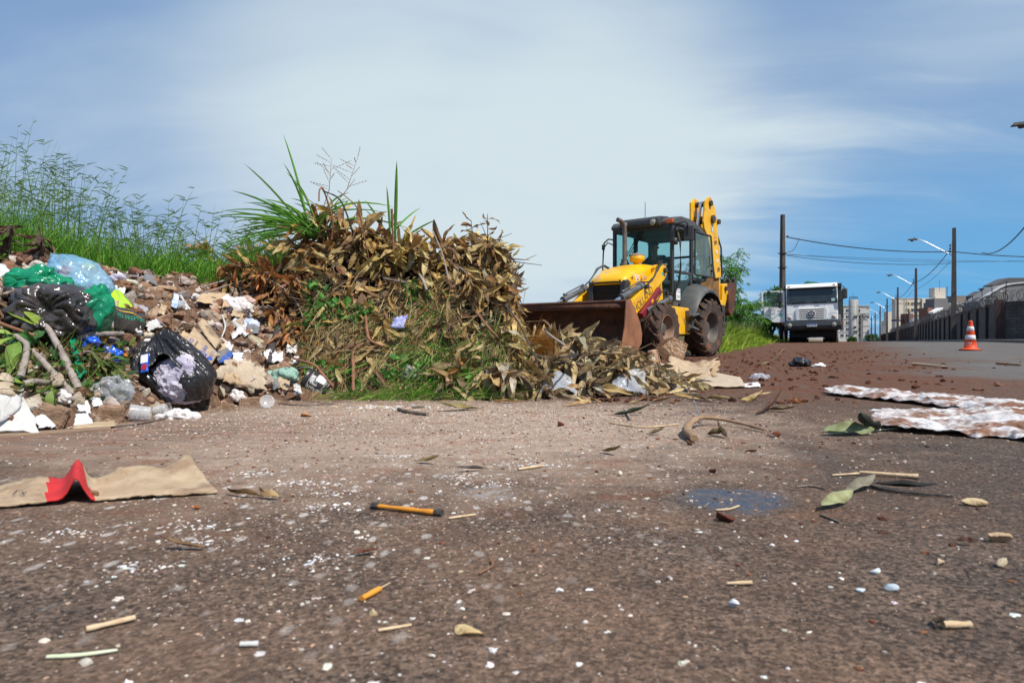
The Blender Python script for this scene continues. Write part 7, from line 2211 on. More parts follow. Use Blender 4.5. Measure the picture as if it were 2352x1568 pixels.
def cup(c, ax, label, rr=.036, L=.09):
 o = MB(); o.lathe([(rr * .72, 0), (rr * .76, .004), (rr * .95, L * .9), (rr, L), (rr * 1.06, L), (rr * 1.06, L - .004)], 24)
 o.lathe([(.001, .003), (rr * .72, .0)], 24)
 for k in range(3):
  o.lathe([(rr * (.80 + .05 * k) + .001, L * (.25 + .2 * k)), (rr * (.80 + .05 * k) + .0028, L * (.26 + .2 * k)), (rr * (.80 + .05 * k) + .001, L * (.28 + .2 * k))], 24)
 o = o.build('plastic_cup', MT['clear_plastic'], None, True); crumple(o, .003, 30, 2, 1)
 o.location = c; o.rotation_euler = Vector(ax).to_track_quat('Z', 'Y').to_euler()
 return tag(o, label, 'cup')
cup(gnd(346, 968) + Vector((0, .0, .045)), (-1, -.35, .12), 'clear plastic cup lying on its side with its mouth towards the half brick', .042, .10)
cup(gnd(338, 962) + Vector((.03, .03, .04)), (1, -.1, .12), 'second clear plastic cup touching the torn black bag foot', .036, .075)
b = MB(); b.lathe([(.001, .002), (.036, .002), (.040, .006), (.044, .006), (.044, .001), (.046, 0)], 28)
o = b.build('plastic_disc', MT['clear_plastic'], None, True); o.location = gnd(613, 938) + Vector((0, 0, .044)); o.rotation_euler = (R(68), R(8), R(20)); tag(o, 'round clear plastic lid standing on edge beside the rough brick', 'lid')
C = [up(452, 706, .05), up(535, 722, .06), up(525, 690, .08), up(470, 690, .06)]
patch('folded_cardboard', C, (16, 10), 'card', 'folded brown cardboard sheet next to the white crumpled sack', 'cardboard', 41, .012, 6, .006, .006, fold=lambda u, v: .03 * math.exp(-((v - .5) / .2) ** 2))
bag('plastic_sack', hit(548, 712) + Vector((0, -.03, .02)), (.125, .08, .075), 'white_film', 'white crumpled plastic sack right of the folded brown cardboard', 'sack', 42, .3, knot=(1, -.3, -.2), pleats=8, cr=.016, cs=18, rot=.35)
C = [up(537, 748, .05), up(566, 782, .04), up(584, 772, .05), up(553, 733, .06)]
patch('foam_board', C, (8, 5), 'foam', 'white foam board leaning on the rubble below the white crumpled sack', 'foam board', 43, .001, 6, .014, .002, smooth=False)
bag('blue_cloth', hit(580, 752) + Vector((0, -.03, .01)), (.06, .04, .05), 'blue_cloth', 'crumpled blue and white cloth right of the white foam board', 'cloth', 44, .3, level=4, cr=.016, cs=26)
C = [up(424, 821, .09), up(487, 868, .09), up(510, 834, .09), up(456, 774, .10)]
o = patch('tile_carton', C, (10, 10), 'card_pale', 'flattened beige tile carton printed in blue behind the torn black bag', 'carton', 45, .003, 5, .006, .002)
e_, x_, y_, n_ = face_frame(o, C)
lw = (Vector(C[1]) - Vector(C[0])).length
ex = Matrix((y_, -x_, n_)).transposed()          # reading direction runs up the slope to the right
pr = (Vector(C[3]) - Vector(C[0])).normalized(); pn = Vector(n_).cross(pr)
ex = Matrix((pr, pn, n_)).transposed().to_euler()
ofs = Vector(n_) * .008
for tx_, al, oy_, sz_, m_, sx_ in (('cerâmicas', -.20, .0, .032, 'dark_print', 1), ('coco', -.38, .0, .062, 'blue_print', .8), ('bellacer', .10, .030, .046, 'blue_print', .62), ('AUTO', .38, .02, .032, 'blue_print', 1)):
 press_on(lettering(tx_, o, ofs + x_ * lw * al + pr * oy_, ex, sz_, MT[m_], depth=.0, sx=sx_), o, n_)
b = MB(); b.grid([[(u * .05 - .025, v * .055 - .0275, 0) for v in np.linspace(0, 1, 7)] for u in np.linspace(0, 1, 7)]); lg = b.build('logo_square', MT['blue_print'], o); lg.location = ofs + x_ * lw * .13 - pr * .046; lg.rotation_euler = ex
press_on(lg, o, n_)
press_on(lettering('B', o, ofs + x_ * lw * .13 - pr * .046, ex, .055, MT['card_pale'], depth=.0), o, n_, .0022)
b = MB(); b.lathe([(.001, 0), (.01, 0), (.02, 0)], 18); lg = b.build('logo_disc', MT['blue_print'], o); lg.location = ofs + x_ * lw * .38 - pr * .042; lg.rotation_euler = ex
press_on(lg, o, n_)
C = [up(464, 772, .12), up(505, 826, .11), up(522, 812, .11), up(484, 765, .13)]
o = patch('carton_flap', C, (10, 8), 'card_pale', 'loose carton flap with fine print lying over the printed tile carton', 'carton', 46, .005, 7, .005, .003, fold=lambda u, v: .018 * math.sin(v * 3.1))
e_, x_, y_, n_ = face_frame(o, C)
b = MB()
for k in range(7):
 b.box((0, .022 - .0075 * k, .006), (.11, .0014, .0008))
fp = b.build('fine_print', MT['dark_print'], o); fp.rotation_euler = e_; fp.location = Vector(n_) * .014
C = [up(505, 842, .04), up(532, 838, .04), up(542, 822, .05), up(520, 815, .06)]
patch('carton_corner', C, (8, 6), 'blue_print', 'blue printed carton corner poking out below the loose carton flap', 'carton', 47, .005, 8, .004, .003)
C = [up(488, 880, .05), up(612, 912, .05), up(610, 862, .07), up(530, 846, .08)]
patch('torn_cardboard', C, (20, 12), 'card_rib', 'torn pale corrugated cardboard lying over the rough brick', 'cardboard', 48, .010, 6, .006, .010, fold=lambda u, v: .028 * math.sin(min(1, v * 1.2) * 2.6) + .012 * math.sin(u * 9 + v * 3), rag=.035)
C = [up(522, 896, .10), up(570, 908, .10), up(562, 896, .14), up(530, 882, .13)]
patch('torn_cardboard', C, (10, 6), 'card', 'smaller brown torn cardboard flap on the corrugated piece', 'cardboard', 49, .006, 8, .004, .006, rag=.035)
bag('mint_cloth', hit(652, 872) + Vector((0, -.02, .02)), (.105, .06, .055), 'mint', 'frilly pale mint green rag left of the black paint can', 'rag', 50, .3, level=5, cr=.03, cs=12)
cn = gnd(722, 918) + Vector((0, .06, .105))
CN = empty('paint_can', cn, 0, 'black paint can tipped on its side with white upside down print and wire handle', 'paint can')
ax = Vector((-.86, -.05, .48)).normalized()
xa = Vector((0, -1, 0)); xa = (xa - ax * xa.dot(ax)).normalized()
CN.rotation_euler = Matrix((xa, ax.cross(xa), ax)).transposed().to_euler()      # local +X faces the road, +Z is the mouth
rr, hh = .088, .095
b = MB(); b.lathe([(.001, -hh), (rr * .97, -hh), (rr * 1.01, -hh + .004), (rr * .985, -hh + .010), (rr, hh - .022), (rr * 1.02, hh - .020), (rr * 1.02, hh - .014), (rr * 1.03, hh - .004), (rr * 1.04, hh), (rr * .99, hh), (rr * .95, hh - .02), (rr * .94, -hh + .02), (.001, -hh + .015)], 40)
b.build('can_body', MT['can'], CN, True)
b = MB(); A = []
for t in np.linspace(-1, 1, 23):
 a = t * math.pi / 2
 A.append((.03 + .0 * t, rr * 1.06 * math.sin(a), hh - .02 + .105 * math.cos(a)))
b.tube(A, .0032, 6); b.build('wire_handle', MT['wire'], CN, True)
def can_text(body, size, z, a0, m, sx=1.0, rot=math.pi):
 o = lettering(body, CN, (0, 0, 0), (0, 0, 0), size, m, depth=.0005)
 c_, s__ = math.cos(rot), math.sin(rot)
 for v in o.data.vertices:
  x, y, h = v.co; x, y = x * c_ - y * s__, x * s__ + y * c_
  a = a0 + x * sx / rr; r_ = rr * 1.012 + h
  v.co = (r_ * math.cos(a), r_ * math.sin(a), z + y)
 return o
can_text('perfect', .042, -.012, R(-16), MT['white_print'], 1.0, math.pi / 2)
can_text('max', .034, .012, R(6), MT['white_print'], 1.0, math.pi / 2)
can_text('lavável', .010, .005, R(20), MT['white_print'], 1.0, math.pi / 2)
b = MB()
for z in (-.062, .052):
 A = [(rr * 1.012 * math.cos(a), rr * 1.012 * math.sin(a), z) for a in np.linspace(-1.1, 1.1, 25)]
 b.tube(A, .0013, 4)
b.build('print_line', MT['white_print'], CN)
b = MB()
th_ = np.linspace(.45, 1.15, 9); zz = np.linspace(-.055, .01, 6)
b.grid([[(rr * 1.013 * math.cos(a), rr * 1.013 * math.sin(a), z) for z in zz if True] for a in th_]); b.build('white_patch', MT['white_print'], CN)
b = MB()
for k in range(5):
 b.grid([[(rr * 1.014 * math.cos(a), rr * 1.014 * math.sin(a), z) for z in (.020 + .006 * k, .0235 + .006 * k)] for a in np.linspace(.2, .8, 7)])
b.build('fine_print', MT['white_print'], CN)
b = MB(); b.tube([(0, 0, 0), (.05, -.01, .02)], [.014, .016], 12); o = b.build('paint_roller', MT['yellow_film'], None, True); o.location = gnd(682, 905) + Vector((0, .02, .05)); o.data.materials[0] = MT['blue_cloth']; tag(o, 'short blue and cream tube at the mouth of the black paint can', 'tube')
stick(line([(420, 690), (438, 718), (452, 730)], .05, lambda a, q, o_: up(a, q, .05)), .010, 'white plastic strip bent over the rubble left of the folded cardboard', 'foam', 'plastic strip', 'plastic_strip', 6)
stick([up(a, q, .05) for a, q in ((515, 735), (522, 760), (514, 785))], .006, 'thin white plastic strip hanging right of the upright brown stone', 'foam', 'plastic strip', 'plastic_strip', 6)
stick([up(a, q, .03) for a, q in ((238, 650), (262, 645), (305, 642))], .011, 'pale bent plastic pipe on the mound ridge beside the blue bag', 'palewood', 'pipe', 'plastic_pipe', 7)
stick([up(a, q, .05) for a, q in ((325, 735), (395, 755), (405, 782), (413, 820))], .006, 'long thin brown twig bent down over the rubble beside the black sack', 'bark_red')
bag('white_bag_scrap', up(268, 655, .05), (.06, .03, .04), 'lav_paper', 'crumpled lavender paper ball on the flat brown slab', 'paper', 60, .3, level=4, cr=.014, cs=30)
C = [up(335, 652, .05), up(368, 668, .05), up(362, 644, .06), up(340, 640, .06)]
patch('plastic_scrap', C, (8, 6), 'grey_wall', 'flat grey plastic sheet scrap below the highest rubble chunk', 'plastic scrap', 61, .003, 6, .004, .004)
C = [up(275, 640, .04), up(325, 648, .04), up(318, 632, .05), up(285, 625, .05)]
patch('plastic_scrap', C, (12, 8), 'clear_film', 'clear plastic film on the mound ridge left of the highest chunk', 'plastic film', 62, .014, 9, .002, .008)
bag('white_bag_scrap', up(308, 770, .04), (.05, .03, .03), 'white_film', 'white film scrap beside the lower right corner of the black sack', 'plastic scrap', 63, .3, level=4, cr=.014, cs=30)
C = [up(398, 718, .05), up(412, 722, .05), up(420, 695, .07), up(408, 690, .07)]
o = patch('wrapper', C, (10, 6), 'blue_cloth', 'folded blue and white wrapper in the middle of the mound above the pinkish slab', 'wrapper', 64, .008, 9, .002, .003)
C = [hp(902, 762, .10), hp(934, 765, .10), hp(938, 738, .12), hp(912, 742, .12)]
patch('blue_paper', C, (9, 7), mat('blue paper', (.22, .26, .52), (.5, .52, .7), 25, .8), 'torn blue paper piece caught in the front of the cut grass', 'paper', 65, .008, 10, .003, .006) if False else None
MT['bluepaper'] = mat('blue paper', (.17, .20, .48), (.5, .52, .72), 25, .8)
patch('blue_paper', C, (9, 7), 'bluepaper', 'torn blue paper piece caught in the front of the cut grass', 'paper', 65, .008, 10, .003, .006)
bag('clear_bag', hp(945, 860, .05), (.06, .03, .04), 'clear_film', 'small clear plastic scrap low in the cut grass', 'plastic scrap', 66, .3, level=4, cr=.015, cs=26)
bag('white_bag_scrap', up(455, 690, .03) * 1, (.035, .03, .03), 'white_film', 'tiny white scrap on the rubble above the folded brown cardboard', 'plastic scrap', 67, .3, level=3, cr=.01, cs=30)
MTG = [(.10, .24, .05), (.07, .19, .06), (.16, .31, .06), (.05, .14, .045)]
def fran(pts, rr_, leaves, label, m='bark_pale'):
 pts = [Vector(q) for q in pts]
 root = empty('leafy_branch', pts[0], 0, label, 'cut branch')
 b = MB(); n = 14
 A = []
 for t in np.linspace(0, len(pts) - 1, n):
  i = min(int(t), len(pts) - 2); A.append(pts[i].lerp(pts[i + 1], t - i) - pts[0])
 b.tube(A, np.linspace(rr_, rr_ * .75, n) * (1 + .06 * (np.arange(n) % 2)), 10)
 b.build('stem', MT[m], root, True)
 if leaves:
  lb = MB()
  for (b0, tip, w, c, fold) in leaves:
   b0, tip = Vector(b0), Vector(tip); d_ = tip - b0
   lb.tube([b0 - pts[0], b0 + d_ * .12 - pts[0]], .004, 5, col=(.3, .42, .06))
   nrm = Vector((.1, -.75, .65)) 
   leaf_mesh(lb, np.array([b0 + d_ * .1 - pts[0]]), np.array([d_]), np.array([nrm]), np.array([d_.length * .95]), np.array([w]), np.array([.35]), np.array([fold]), np.array([c]), nu=14, wave=.05, seed=int(abs(tip.x) * 999))
  lb.build('leaves', MT['green'], root)
 return root
u_ = lambda px, py, h=.06: up(px, py, h)
YG = (.34, .42, .07)
fran([u_(188, 905, .04), u_(165, 850, .06), u_(140, 800, .10), u_(128, 780, .12)], .020, [(u_(128, 782, .12), u_(30, 745, .12), .085, (.28, .36, .06), .25), (u_(126, 785, .1), u_(78, 815, .1), .07, (.07, .17, .06), .2), (u_(125, 780, .1), u_(90, 762, .16), .05, (.30, .38, .07), .4)], 'thick grey scaly branch with a broad yellow green leaf below the knotted bag')
fran([u_(175, 918, .04), u_(140, 880, .06), u_(112, 850, .08), u_(95, 835, .10)], .018, [(u_(98, 836, .1), u_(18, 790, .14), .10, (.045, .13, .055), .15), (u_(100, 830, .1), u_(45, 870, .12), .06, (.25, .33, .07), .4)], 'second grey scaly branch with a dark green leaf sloping down to the white foam scrap')
fran([u_(60, 885, .06), u_(80, 860, .10), u_(92, 832, .14), u_(70, 818, .16)], .017, [(u_(74, 818, .16), u_(-10, 862, .16), .05, (.30, .42, .08), .5), (u_(76, 822, .14), u_(36, 890, .14), .075, (.22, .33, .08), .35), (u_(70, 816, .16), u_(-8, 815, .2), .045, (.36, .45, .1), .5)], 'hooked grey branch with narrow yellow green leaves at the left picture edge')
fran([u_(72, 906, .08), u_(100, 902, .09), u_(128, 902, .08)], .016, [(u_(78, 905, .08), u_(-8, 905, .14), .06, (.26, .38, .08), .3)], 'short grey branch stub lying level above the tan brick stump')
fran([u_(112, 918, .06), u_(150, 925, .05), u_(185, 930, .04)], .014, [(u_(135, 915, .08), u_(152, 965, .10), .075, (.22, .30, .09), .5)], 'dark grey branch stub with one curled leaf hanging beside the tan brick stump')
fran([u_(182, 792, .06), u_(230, 794, .10), u_(295, 790, .09)], .020, [], 'pale grey smooth cut branch lying level under the black sack')
fran([u_(205, 782, .10), u_(235, 775, .13), u_(262, 783, .11)], .010, [], 'thin knobbly twig lying over the pale grey cut branch', 'bark_red')
fran([u_(-10, 765, .12), u_(45, 785, .12), u_(100, 800, .10)], .012, [(u_(60, 790, .1), u_(110, 815, .12), .06, (.08, .2, .06), .3)], 'long thin pinkish branch slanting in from the left picture edge', 'bark_red')
b = MB()
N = 700
px_ = r11.uniform(-60, 300, N); py_ = r11.uniform(775, 925, N)
P = np.array([tuple(hit(a, q)) for a, q in zip(px_, py_)]) + np.array([0, -.02, .02])
leaf_mesh(b, P + r11.normal(0, .015, (N, 3)), r11.normal(0, 1, (N, 3)), np.array([0, -.7, .7]) + r11.normal(0, .5, (N, 3)), r11.uniform(.03, .085, N), r11.uniform(.018, .04, N), r11.uniform(-.2, .9, N), .3, pick([(.05, .12, .025), (.09, .17, .03), (.03, .075, .02), (.15, .19, .05), (.16, .12, .05)], N, r11, .3), nu=6, seed=6)
N = 360
px_ = r11.uniform(-40, 260, N); py_ = r11.uniform(790, 940, N)
P = np.array([tuple(hit(a, q)) for a, q in zip(px_, py_)]) + np.array([0, -.01, .015])
blades(b, P, r11.normal(0, 1, (N, 3)) + np.array([0, -.2, .3]), r11.normal(0, .2, (N, 3)), r11.uniform(.06, .22, N), .004, pick([(.14, .09, .05), (.3, .3, .08), (.2, .13, .08)], N, r11), 5)
tag(b.build('wilted_greens', MT['green']), 'wilted dark green cuttings under the bags', kind='stuff')
r_ = np.random.default_rng(44)
for k, (p, q, lab) in enumerate([((200, 830), (262, 880), 'drooping yellow green wilted leaf spray right of the green torn strip'), ((240, 845), (285, 905), 'small leaved wilted green sprig beside the small black bag')]):
 o = dry_branch(u_(*p, .06), u_(*q, .08), .06, 36, (.06, .13), [(.16, .2, .05), (.10, .16, .03), (.22, .22, .07)], lab, name='wilted_branch', r=r_, sr=.005)
 o['category'] = 'cut branch'
C = [u_(168, 778, .06), u_(182, 790, .07), u_(208, 880, .07), u_(190, 890, .05)]
patch('green_strip', C, (16, 6), 'green_film', 'ragged torn strip of teal green plastic hanging below the knotted bag', 'plastic strip', 70, .014, 10, .002, .010)
# ---- white tiles, foam, plank at the left foot
tl = [((-20, 995), (95, 1000), (62, 930), (-20, 900), 'large white foam sheet with a torn corner at the left picture edge', .010),
      ((92, 988), (126, 985), (118, 962), (84, 972), 'white ceramic shard left of the large triangular shard', .008),
      ((122, 985), (148, 975), (152, 956), (118, 964), 'white triangular ceramic shard in front of the tan brick stump', .008),
      ((170, 985), (215, 978), (205, 962), (178, 964), 'white ceramic shard lying at the thin cardboard on the ground', .008),
      ((212, 938), (235, 940), (238, 912), (212, 915), 'white square tile piece standing left of the half brick', .008),
      ((182, 950), (212, 955), (206, 932), (180, 936), 'white tile piece with blue stain between the two branches and half brick', .008)]
for k, (a, b1, c, d, lab, th) in enumerate(tl):
 CC = [hit(*a) + Vector((0, -.01, .012)), hit(*b1) + Vector((0, -.01, .012)), hit(*c) + Vector((0, -.02, .03)), hit(*d) + Vector((0, -.02, .03))]
 patch('tile_shard' if k else 'foam_sheet', CC, (7, 6), 'tile' if k else 'foam', lab, 'tile' if k else 'foam', 80 + k, .001, 6, th, .004, smooth=False)
CC = [hit(10, 985) + Vector((0, -.03, .03)), hit(60, 960) + Vector((0, -.05, .04)), hit(70, 920) + Vector((0, -.05, .06)), hit(15, 935) + Vector((0, -.05, .06))]
patch('foam_flap', CC, (7, 6), 'foam', 'folded white foam flap standing up from the large foam sheet', 'foam', 87, .003, 6, .008, .004)
CC = [hit(-10, 925) + Vector((0, -.06, .05)), hit(58, 932) + Vector((0, -.06, .04)), hit(50, 900) + Vector((0, -.06, .07)), hit(20, 895) + Vector((0, -.06, .08))]
patch('corrugated_scrap', CC, (8, 7), 'card_rib', 'ribbed cardboard scrap folded up at the left picture edge', 'cardboard', 88, .004, 8, .006, .005, fold=lambda u, v: .02 * math.sin(u * 3))
CC = [gnd(165, 992) + Vector((0, 0, .012)), gnd(265, 985) + Vector((0, 0, .012)), gnd(262, 970) + Vector((0, 0, .016)), gnd(190, 972) + Vector((0, 0, .016))]
patch('card_sheet', CC, (10, 5), 'card_pale', 'flat greyish card sheet lying on the ground below the half brick', 'cardboard', 89, .002, 5, .006, .004)
g0, g1_ = gnd(-60, 1012), gnd(245, 991)
b = MB(); d_ = (g1_ - g0); ang_ = math.atan2(d_.y, d_.x)
b.box((0, 0, .010), (d_.length, .075, .014)); o = b.build('plank', MT['wood'], bevel=.002); o.location = (g0 + g1_) / 2 + Vector((0, .03, 0)); o.rotation_euler = (R(3), 0, ang_)
tag(o, 'long thin weathered plank along the foot of the mound at the left', 'plank')
bag('hose_scrap', hit(150, 928) + Vector((0, -.03, .03)), (.04, .03, .03), 'white_film', 'small white crumpled film on the end of the dark branch stub', 'plastic scrap', 90, .3, level=4, cr=.012, cs=26)
# ---- right end of the spill: clear bag, cardboard, boulder, broom, shell
patch('clear_bag', [gnd(1372, 914) + Vector((0, -.02, .02)), gnd(1482, 911) + Vector((0, -.02, .01)), at(1476, 848, 5.3), at(1425, 866, 5.3)], (34, 22), 'clear_film', 'clear plastic bag standing at the front of the low leaf spill', 'plastic bag', 91, .02, 7, .003, .003, fold=lambda u, v: .06 * math.sin(u * 3.1) * math.sin(.4 + v * 2.4), rag=.02)
patch('clear_bag', [gnd(1235, 916) + Vector((0, -.02, .02)), gnd(1325, 914) + Vector((0, -.02, .01)), at(1315, 872, 5.25), at(1250, 868, 5.25)], (26, 18), 'clear_film', 'greyish clear plastic film half buried under leaves in the low spill', 'plastic bag', 92, .02, 8, .003, .003, fold=lambda u, v: .05 * math.sin(u * 3.1), rag=.02)
g = lambda px, py, h=0.0: gnd(px, py) + Vector((0, 0, h))
patch('cardboard_sheet', [g(1495, 896, .02), g(1712, 893, .015), g(1700, 880, .05), g(1500, 850, .10)], (22, 8), 'card_rib', 'long pale corrugated cardboard sheet lying out from the right end of the spill', 'cardboard', 93, .008, 4, .010, .004, fold=lambda u, v: .03 * math.sin(v * 3.0) * (1 - u), rag=.02)
patch('cardboard_sheet', [g(1500, 903, .01), g(1600, 899, .01), g(1640, 888, .03), g(1510, 885, .04)], (14, 6), 'card_rib', 'lower corrugated cardboard strip under the long pale sheet', 'cardboard', 94, .004, 4, .012, .004, rag=.02)
patch('torn_cardboard', [at(1520, 862, 6.0), at(1618, 874, 6.0), at(1650, 825, 6.35), at(1540, 820, 6.4)], (16, 10), 'card_pale', 'large torn cardboard piece curled up behind the long pale sheet', 'cardboard', 95, .015, 5, .006, .010, fold=lambda u, v: -.05 * math.sin(u * 3.1), rag=.035)
patch('torn_cardboard', [at(1600, 862, 6.25), at(1645, 866, 6.25), at(1652, 828, 6.3), at(1612, 840, 6.3)], (10, 8), 'card', 'dark brown cardboard corner standing up at the right end of the spill', 'cardboard', 96, .014, 6, .006, .008, rag=.035)
patch('torn_cardboard', [g(1478, 910, .0), g(1515, 902, .01), g(1500, 862, .10), g(1488, 868, .12)], (8, 8), 'card', 'brown crumpled cardboard strip beside the clear plastic bag', 'cardboard', 97, .015, 8, .004, .006, rag=.035)
for k, (px, py, w, h, lab) in enumerate([(1600, 868, 40, 24, 'small tan stone resting on the long pale cardboard sheet'), (1500, 845, 30, 20, 'small tan lump between the clear bag and the torn cardboard')]):
 put_rock(px, py, w, h, tn, lab, 400 + k, 'stone', 'stone')
bp_ = gnd(1560, 836)
v, f = rock(np.random.default_rng(77), (.22, .24, .27), 5, 8, .05)
b = MB(); b.add(v, f, (.62, .42, .27)); o = b.build('boulder', MT['rock']); o.location = at(1548, 800, 8.4); o.rotation_euler = (.1, .25, .6); tag(o, 'large tan and white boulder in front of the backhoe front wheel', 'boulder')
v, f = rock(np.random.default_rng(78), (.11, .10, .10), 4, 8, .05)
b = MB(); b.add(v, f, (.55, .35, .24)); o = b.build('boulder', MT['rock']); o.location = at(1506, 818, 8.0); tag(o, 'smaller rough stone leaning on the left side of the large boulder', 'boulder')
b = MB(); b.lathe([(.001, -.06), (.03, -.055), (.055, -.01), (.055, .03), (.04, .055), (.001, .06)], 16, axis='X')
for k in range(8):
 pass
o = b.build('striped_shell', mat('striped shell', (.6, .55, .45), (.18, .17, .14), 28, .6, stretch=(1, 1, 5)), None, True); o.location = at(1352, 815 + 14, 7.4); o.location = at(1495, 828, 7.6); o.rotation_euler = (.3, .5, .8); tag(o, 'small striped rounded object left of the rough stone by the front wheel', 'shell')
brm = empty('broom_head', at(1215, 800, 5.45), 0, 'fan of orange brown broom bristles lying below the loader bucket', 'broom')
b = MB()
N = 420
d_ = np.stack([r11.normal(.55, .32, N), r11.normal(-.1, .12, N), r11.normal(.10, .30, N)], -1)
blades(b, r11.normal(0, .012, (N, 3)), d_, r11.normal(0, .1, (N, 3)) + np.array([0, 0, -.15]), r11.uniform(.18, .30, N), .003, pick([(.40, .17, .03), (.28, .11, .02), (.5, .25, .05)], N, r11), 4)
b.build('bristles', MT['straw'], brm)
b = MB(); b.tube([(-.06, 0, -.01), (.03, 0, .0)], [.014, .024], 10); b.build('binding', MT['bark_dark'], brm)
r13 = np.random.default_rng(31)
for k in range(46):
 px, py = r13.uniform(255, 690), r13.uniform(640, 920)
 if (px > 560 and py < 735) or (px < 505 and py > 785) or (px > 610 and py < 790):
  continue
 w, h = r13.uniform(7, 19), r13.uniform(5, 12); a = r13.uniform(-.6, .6)
 ca, sa = math.cos(a), math.sin(a)
 C = [up(px + ca * x - sa * y, py + sa * x + ca * y, .03 + .015 * (y < 0)) for x, y in ((-w, h), (w, h), (w, -h), (-w, -h))]
 patch('litter_scrap', C, (12, 9), ['white_paper', 'white_film', 'card', 'foam', 'white_paper', 'card_pale', 'clear_film', 'grey_wall'][k % 8], 'small pale scrap of paper or plastic lying among the rubble chunks', 'scrap', 700 + k, .016, 16, .002, .004, group='small scraps among the rubble', rag=.007)
# ------------------------------------------------------------------ grit and things lying on the road
r12 = np.random.default_rng(21)
GR = [(.52, .42, .32), (.56, .50, .43), (.42, .30, .22), (.34, .26, .21), (.50, .32, .22), (.28, .19, .14), (.60, .57, .53), (.18, .16, .15), (.46, .38, .30)]
b = MB()
def strew(N, cx, cy, sx, sy, s0, s1, pal, level=1, pw=2.5, trunc=None):
 x = r12.normal(cx, sx, N); y = r12.normal(cy, sy, N)
 k = (y > .7) & (RUB(x, y) < .02) & (HEAP(x, y) < .02)
 if trunc is not None:
  k &= trunc(x, y)
 x, y = x[k], y[k]
 s = s0 + (s1 - s0) * r12.random(len(x)) ** pw
 scatter_pebbles(b, np.stack([x, y, gh(x, y) + s * .08 + .004], -1), s, pick(pal, len(x), r12, .25), r12, level, .5)
strew(11500, -.3, 3.9, .85, .6, .0022, .0075, GR, pw=3)
strew(5200, .35, 3.4, .7, .8, .002, .007, GR, pw=3)
strew(2600, -1.6, 3.6, .5, .5, .002, .008, GR, pw=3)
strew(3300, -.5, 1.95, .5, .5, .0015, .0048, GR, pw=3)
strew(1000, -.4, 1.15, .4, .25, .0012, .0040, GR, pw=3)
strew(700, .4, 1.6, .55, .5, .0012, .0034, GR, pw=3)
strew(500, 1.2, 2.4, .8, .9, .0015, .0045, GR, pw=3)
strew(90, -.2, 1.3, .5, .5, .004, .0075, [(.72, .69, .66), (.65, .6, .52)], 2, pw=2)
strew(50, .5, 1.25, .4, .35, .003, .006, [(.72, .72, .74), (.68, .64, .58)], 2, pw=2)
for _ in range(16):     # little drifts of broken white plaster
 cx, cy = r12.uniform(-1.15, .1), r12.uniform(1.1, 2.7)
 strew(46, cx, cy, .045, .03, .0018, .0065, [(.70, .67, .64), (.62, .56, .5), (.6, .62, .65)], pw=2)
strew(120, -.82, 4.35, .12, .05, .006, .016, [(.62, .6, .58), (.5, .48, .46), (.55, .42, .3)], 2, pw=2)
tag(b.build('road_grit', MT['pebble']), 'loose grit and broken plaster strewn over the road', kind='stuff')
b = MB()
RC = [(.15, .055, .028), (.11, .042, .024), (.20, .08, .04), (.08, .035, .022), (.24, .13, .08)]
N = 2600
s = r12.normal(-1.3, 1.4, N); t = 4.5 + 16 * r12.random(N) ** 1.3
x, y = xy(s, t)
k = (s > -4.6) & (y > 4.6) & (HEAP(x, y) < .02)
x, y = x[k], y[k]
sz = .005 + .030 * r12.random(len(x)) ** 4.5
scatter_pebbles(b, np.stack([x, y, gh(x, y) + sz * .3], -1), sz, pick(RC, len(x), r12), r12, 2, .7)
strew(900, .9, 3.4, .9, .9, .002, .010, RC, 1, 3)
strew(500, .1, 1.9, .7, .6, .0015, .007, RC, 1, 3)
strew(520, -1.0, 2.8, .5, .35, .0015, .007, RC, 1, 3)
tag(b.build('soil_clods', MT['rock']), 'crumbs and clods of red soil on the road', kind='stuff')
def G(px, py, h=0.0):
 return gnd(px, py) + Vector((0, 0, h + .005))
def road_leaf(p, q, w, col, label, curl=.5, fold=.5, name='fallen_leaf', cat='leaf', m='leaf', h=.006, seed=1, group=None):
 p, q = G(*p, h), G(*q, h)
 d = q - p
 mb = MB()
 leaf_mesh(mb, np.array([(0, 0, 0)], float), np.array([d]), np.array([(0.05, -.1, 1)]), np.array([d.length]), np.array([w]), np.array([-curl]), np.array([fold]), np.array([col]), nu=14, wave=.10, seed=seed)
 mb.tube([(0, 0, 0), tuple(-d * .12)], .0015, 5, col=(.2, .13, .07))
 o = mb.build(name, MT[m], None, True)
 s_ = o.modifiers.new('t', 'SOLIDIFY'); s_.thickness = .0008; apply_mods(o)
 o.location = p
 zmin = min(v.co.z for v in o.data.vertices)
 o.location.z -= zmin
 return tag(o, label, cat, group)
def road_stick(pts, rr, label, m='palewood', name='stick', cat='stick', n=8):
 o = stick([G(a, q, (np.atleast_1d(rr).max())) if len(c_) == 0 else G(a, q, c_[0]) for (a, q, *c_) in pts], rr, label, m, cat, name, n)
 return o
def pebble(px, py, w, h, col, label, seed, name='stone', cat='stone', m='rock', rz=0, deep=1.0, lift=.8):
 p = G(px, py)
 k = p.y / FPX
 v, f = rock(np.random.default_rng(seed), (w * k * .6, w * k * .45 * deep, h * k * .62), 3, 7, .04)
 b = MB(); b.add(v, f, col)
 o = b.build(name, MT[m], None, True)
 o.location = p + Vector((0, w * k * .3, 0)); o.rotation_euler = (0, 0, rz)
 o.location.z += -min(v_.co.z for v_ in o.data.vertices) - .002
 return tag(o, label, cat)
A = [G(-30, 1176, .006), G(500, 1140, .006), G(452, 1096, .004), G(-30, 1128, .006)]
nu, nv = 64, 14
a, b1, c, d = [np.array(tuple(q)) for q in A]
u = np.linspace(0, 1, nu)[:, None, None]; v = np.linspace(0, 1, nv)[None, :, None]
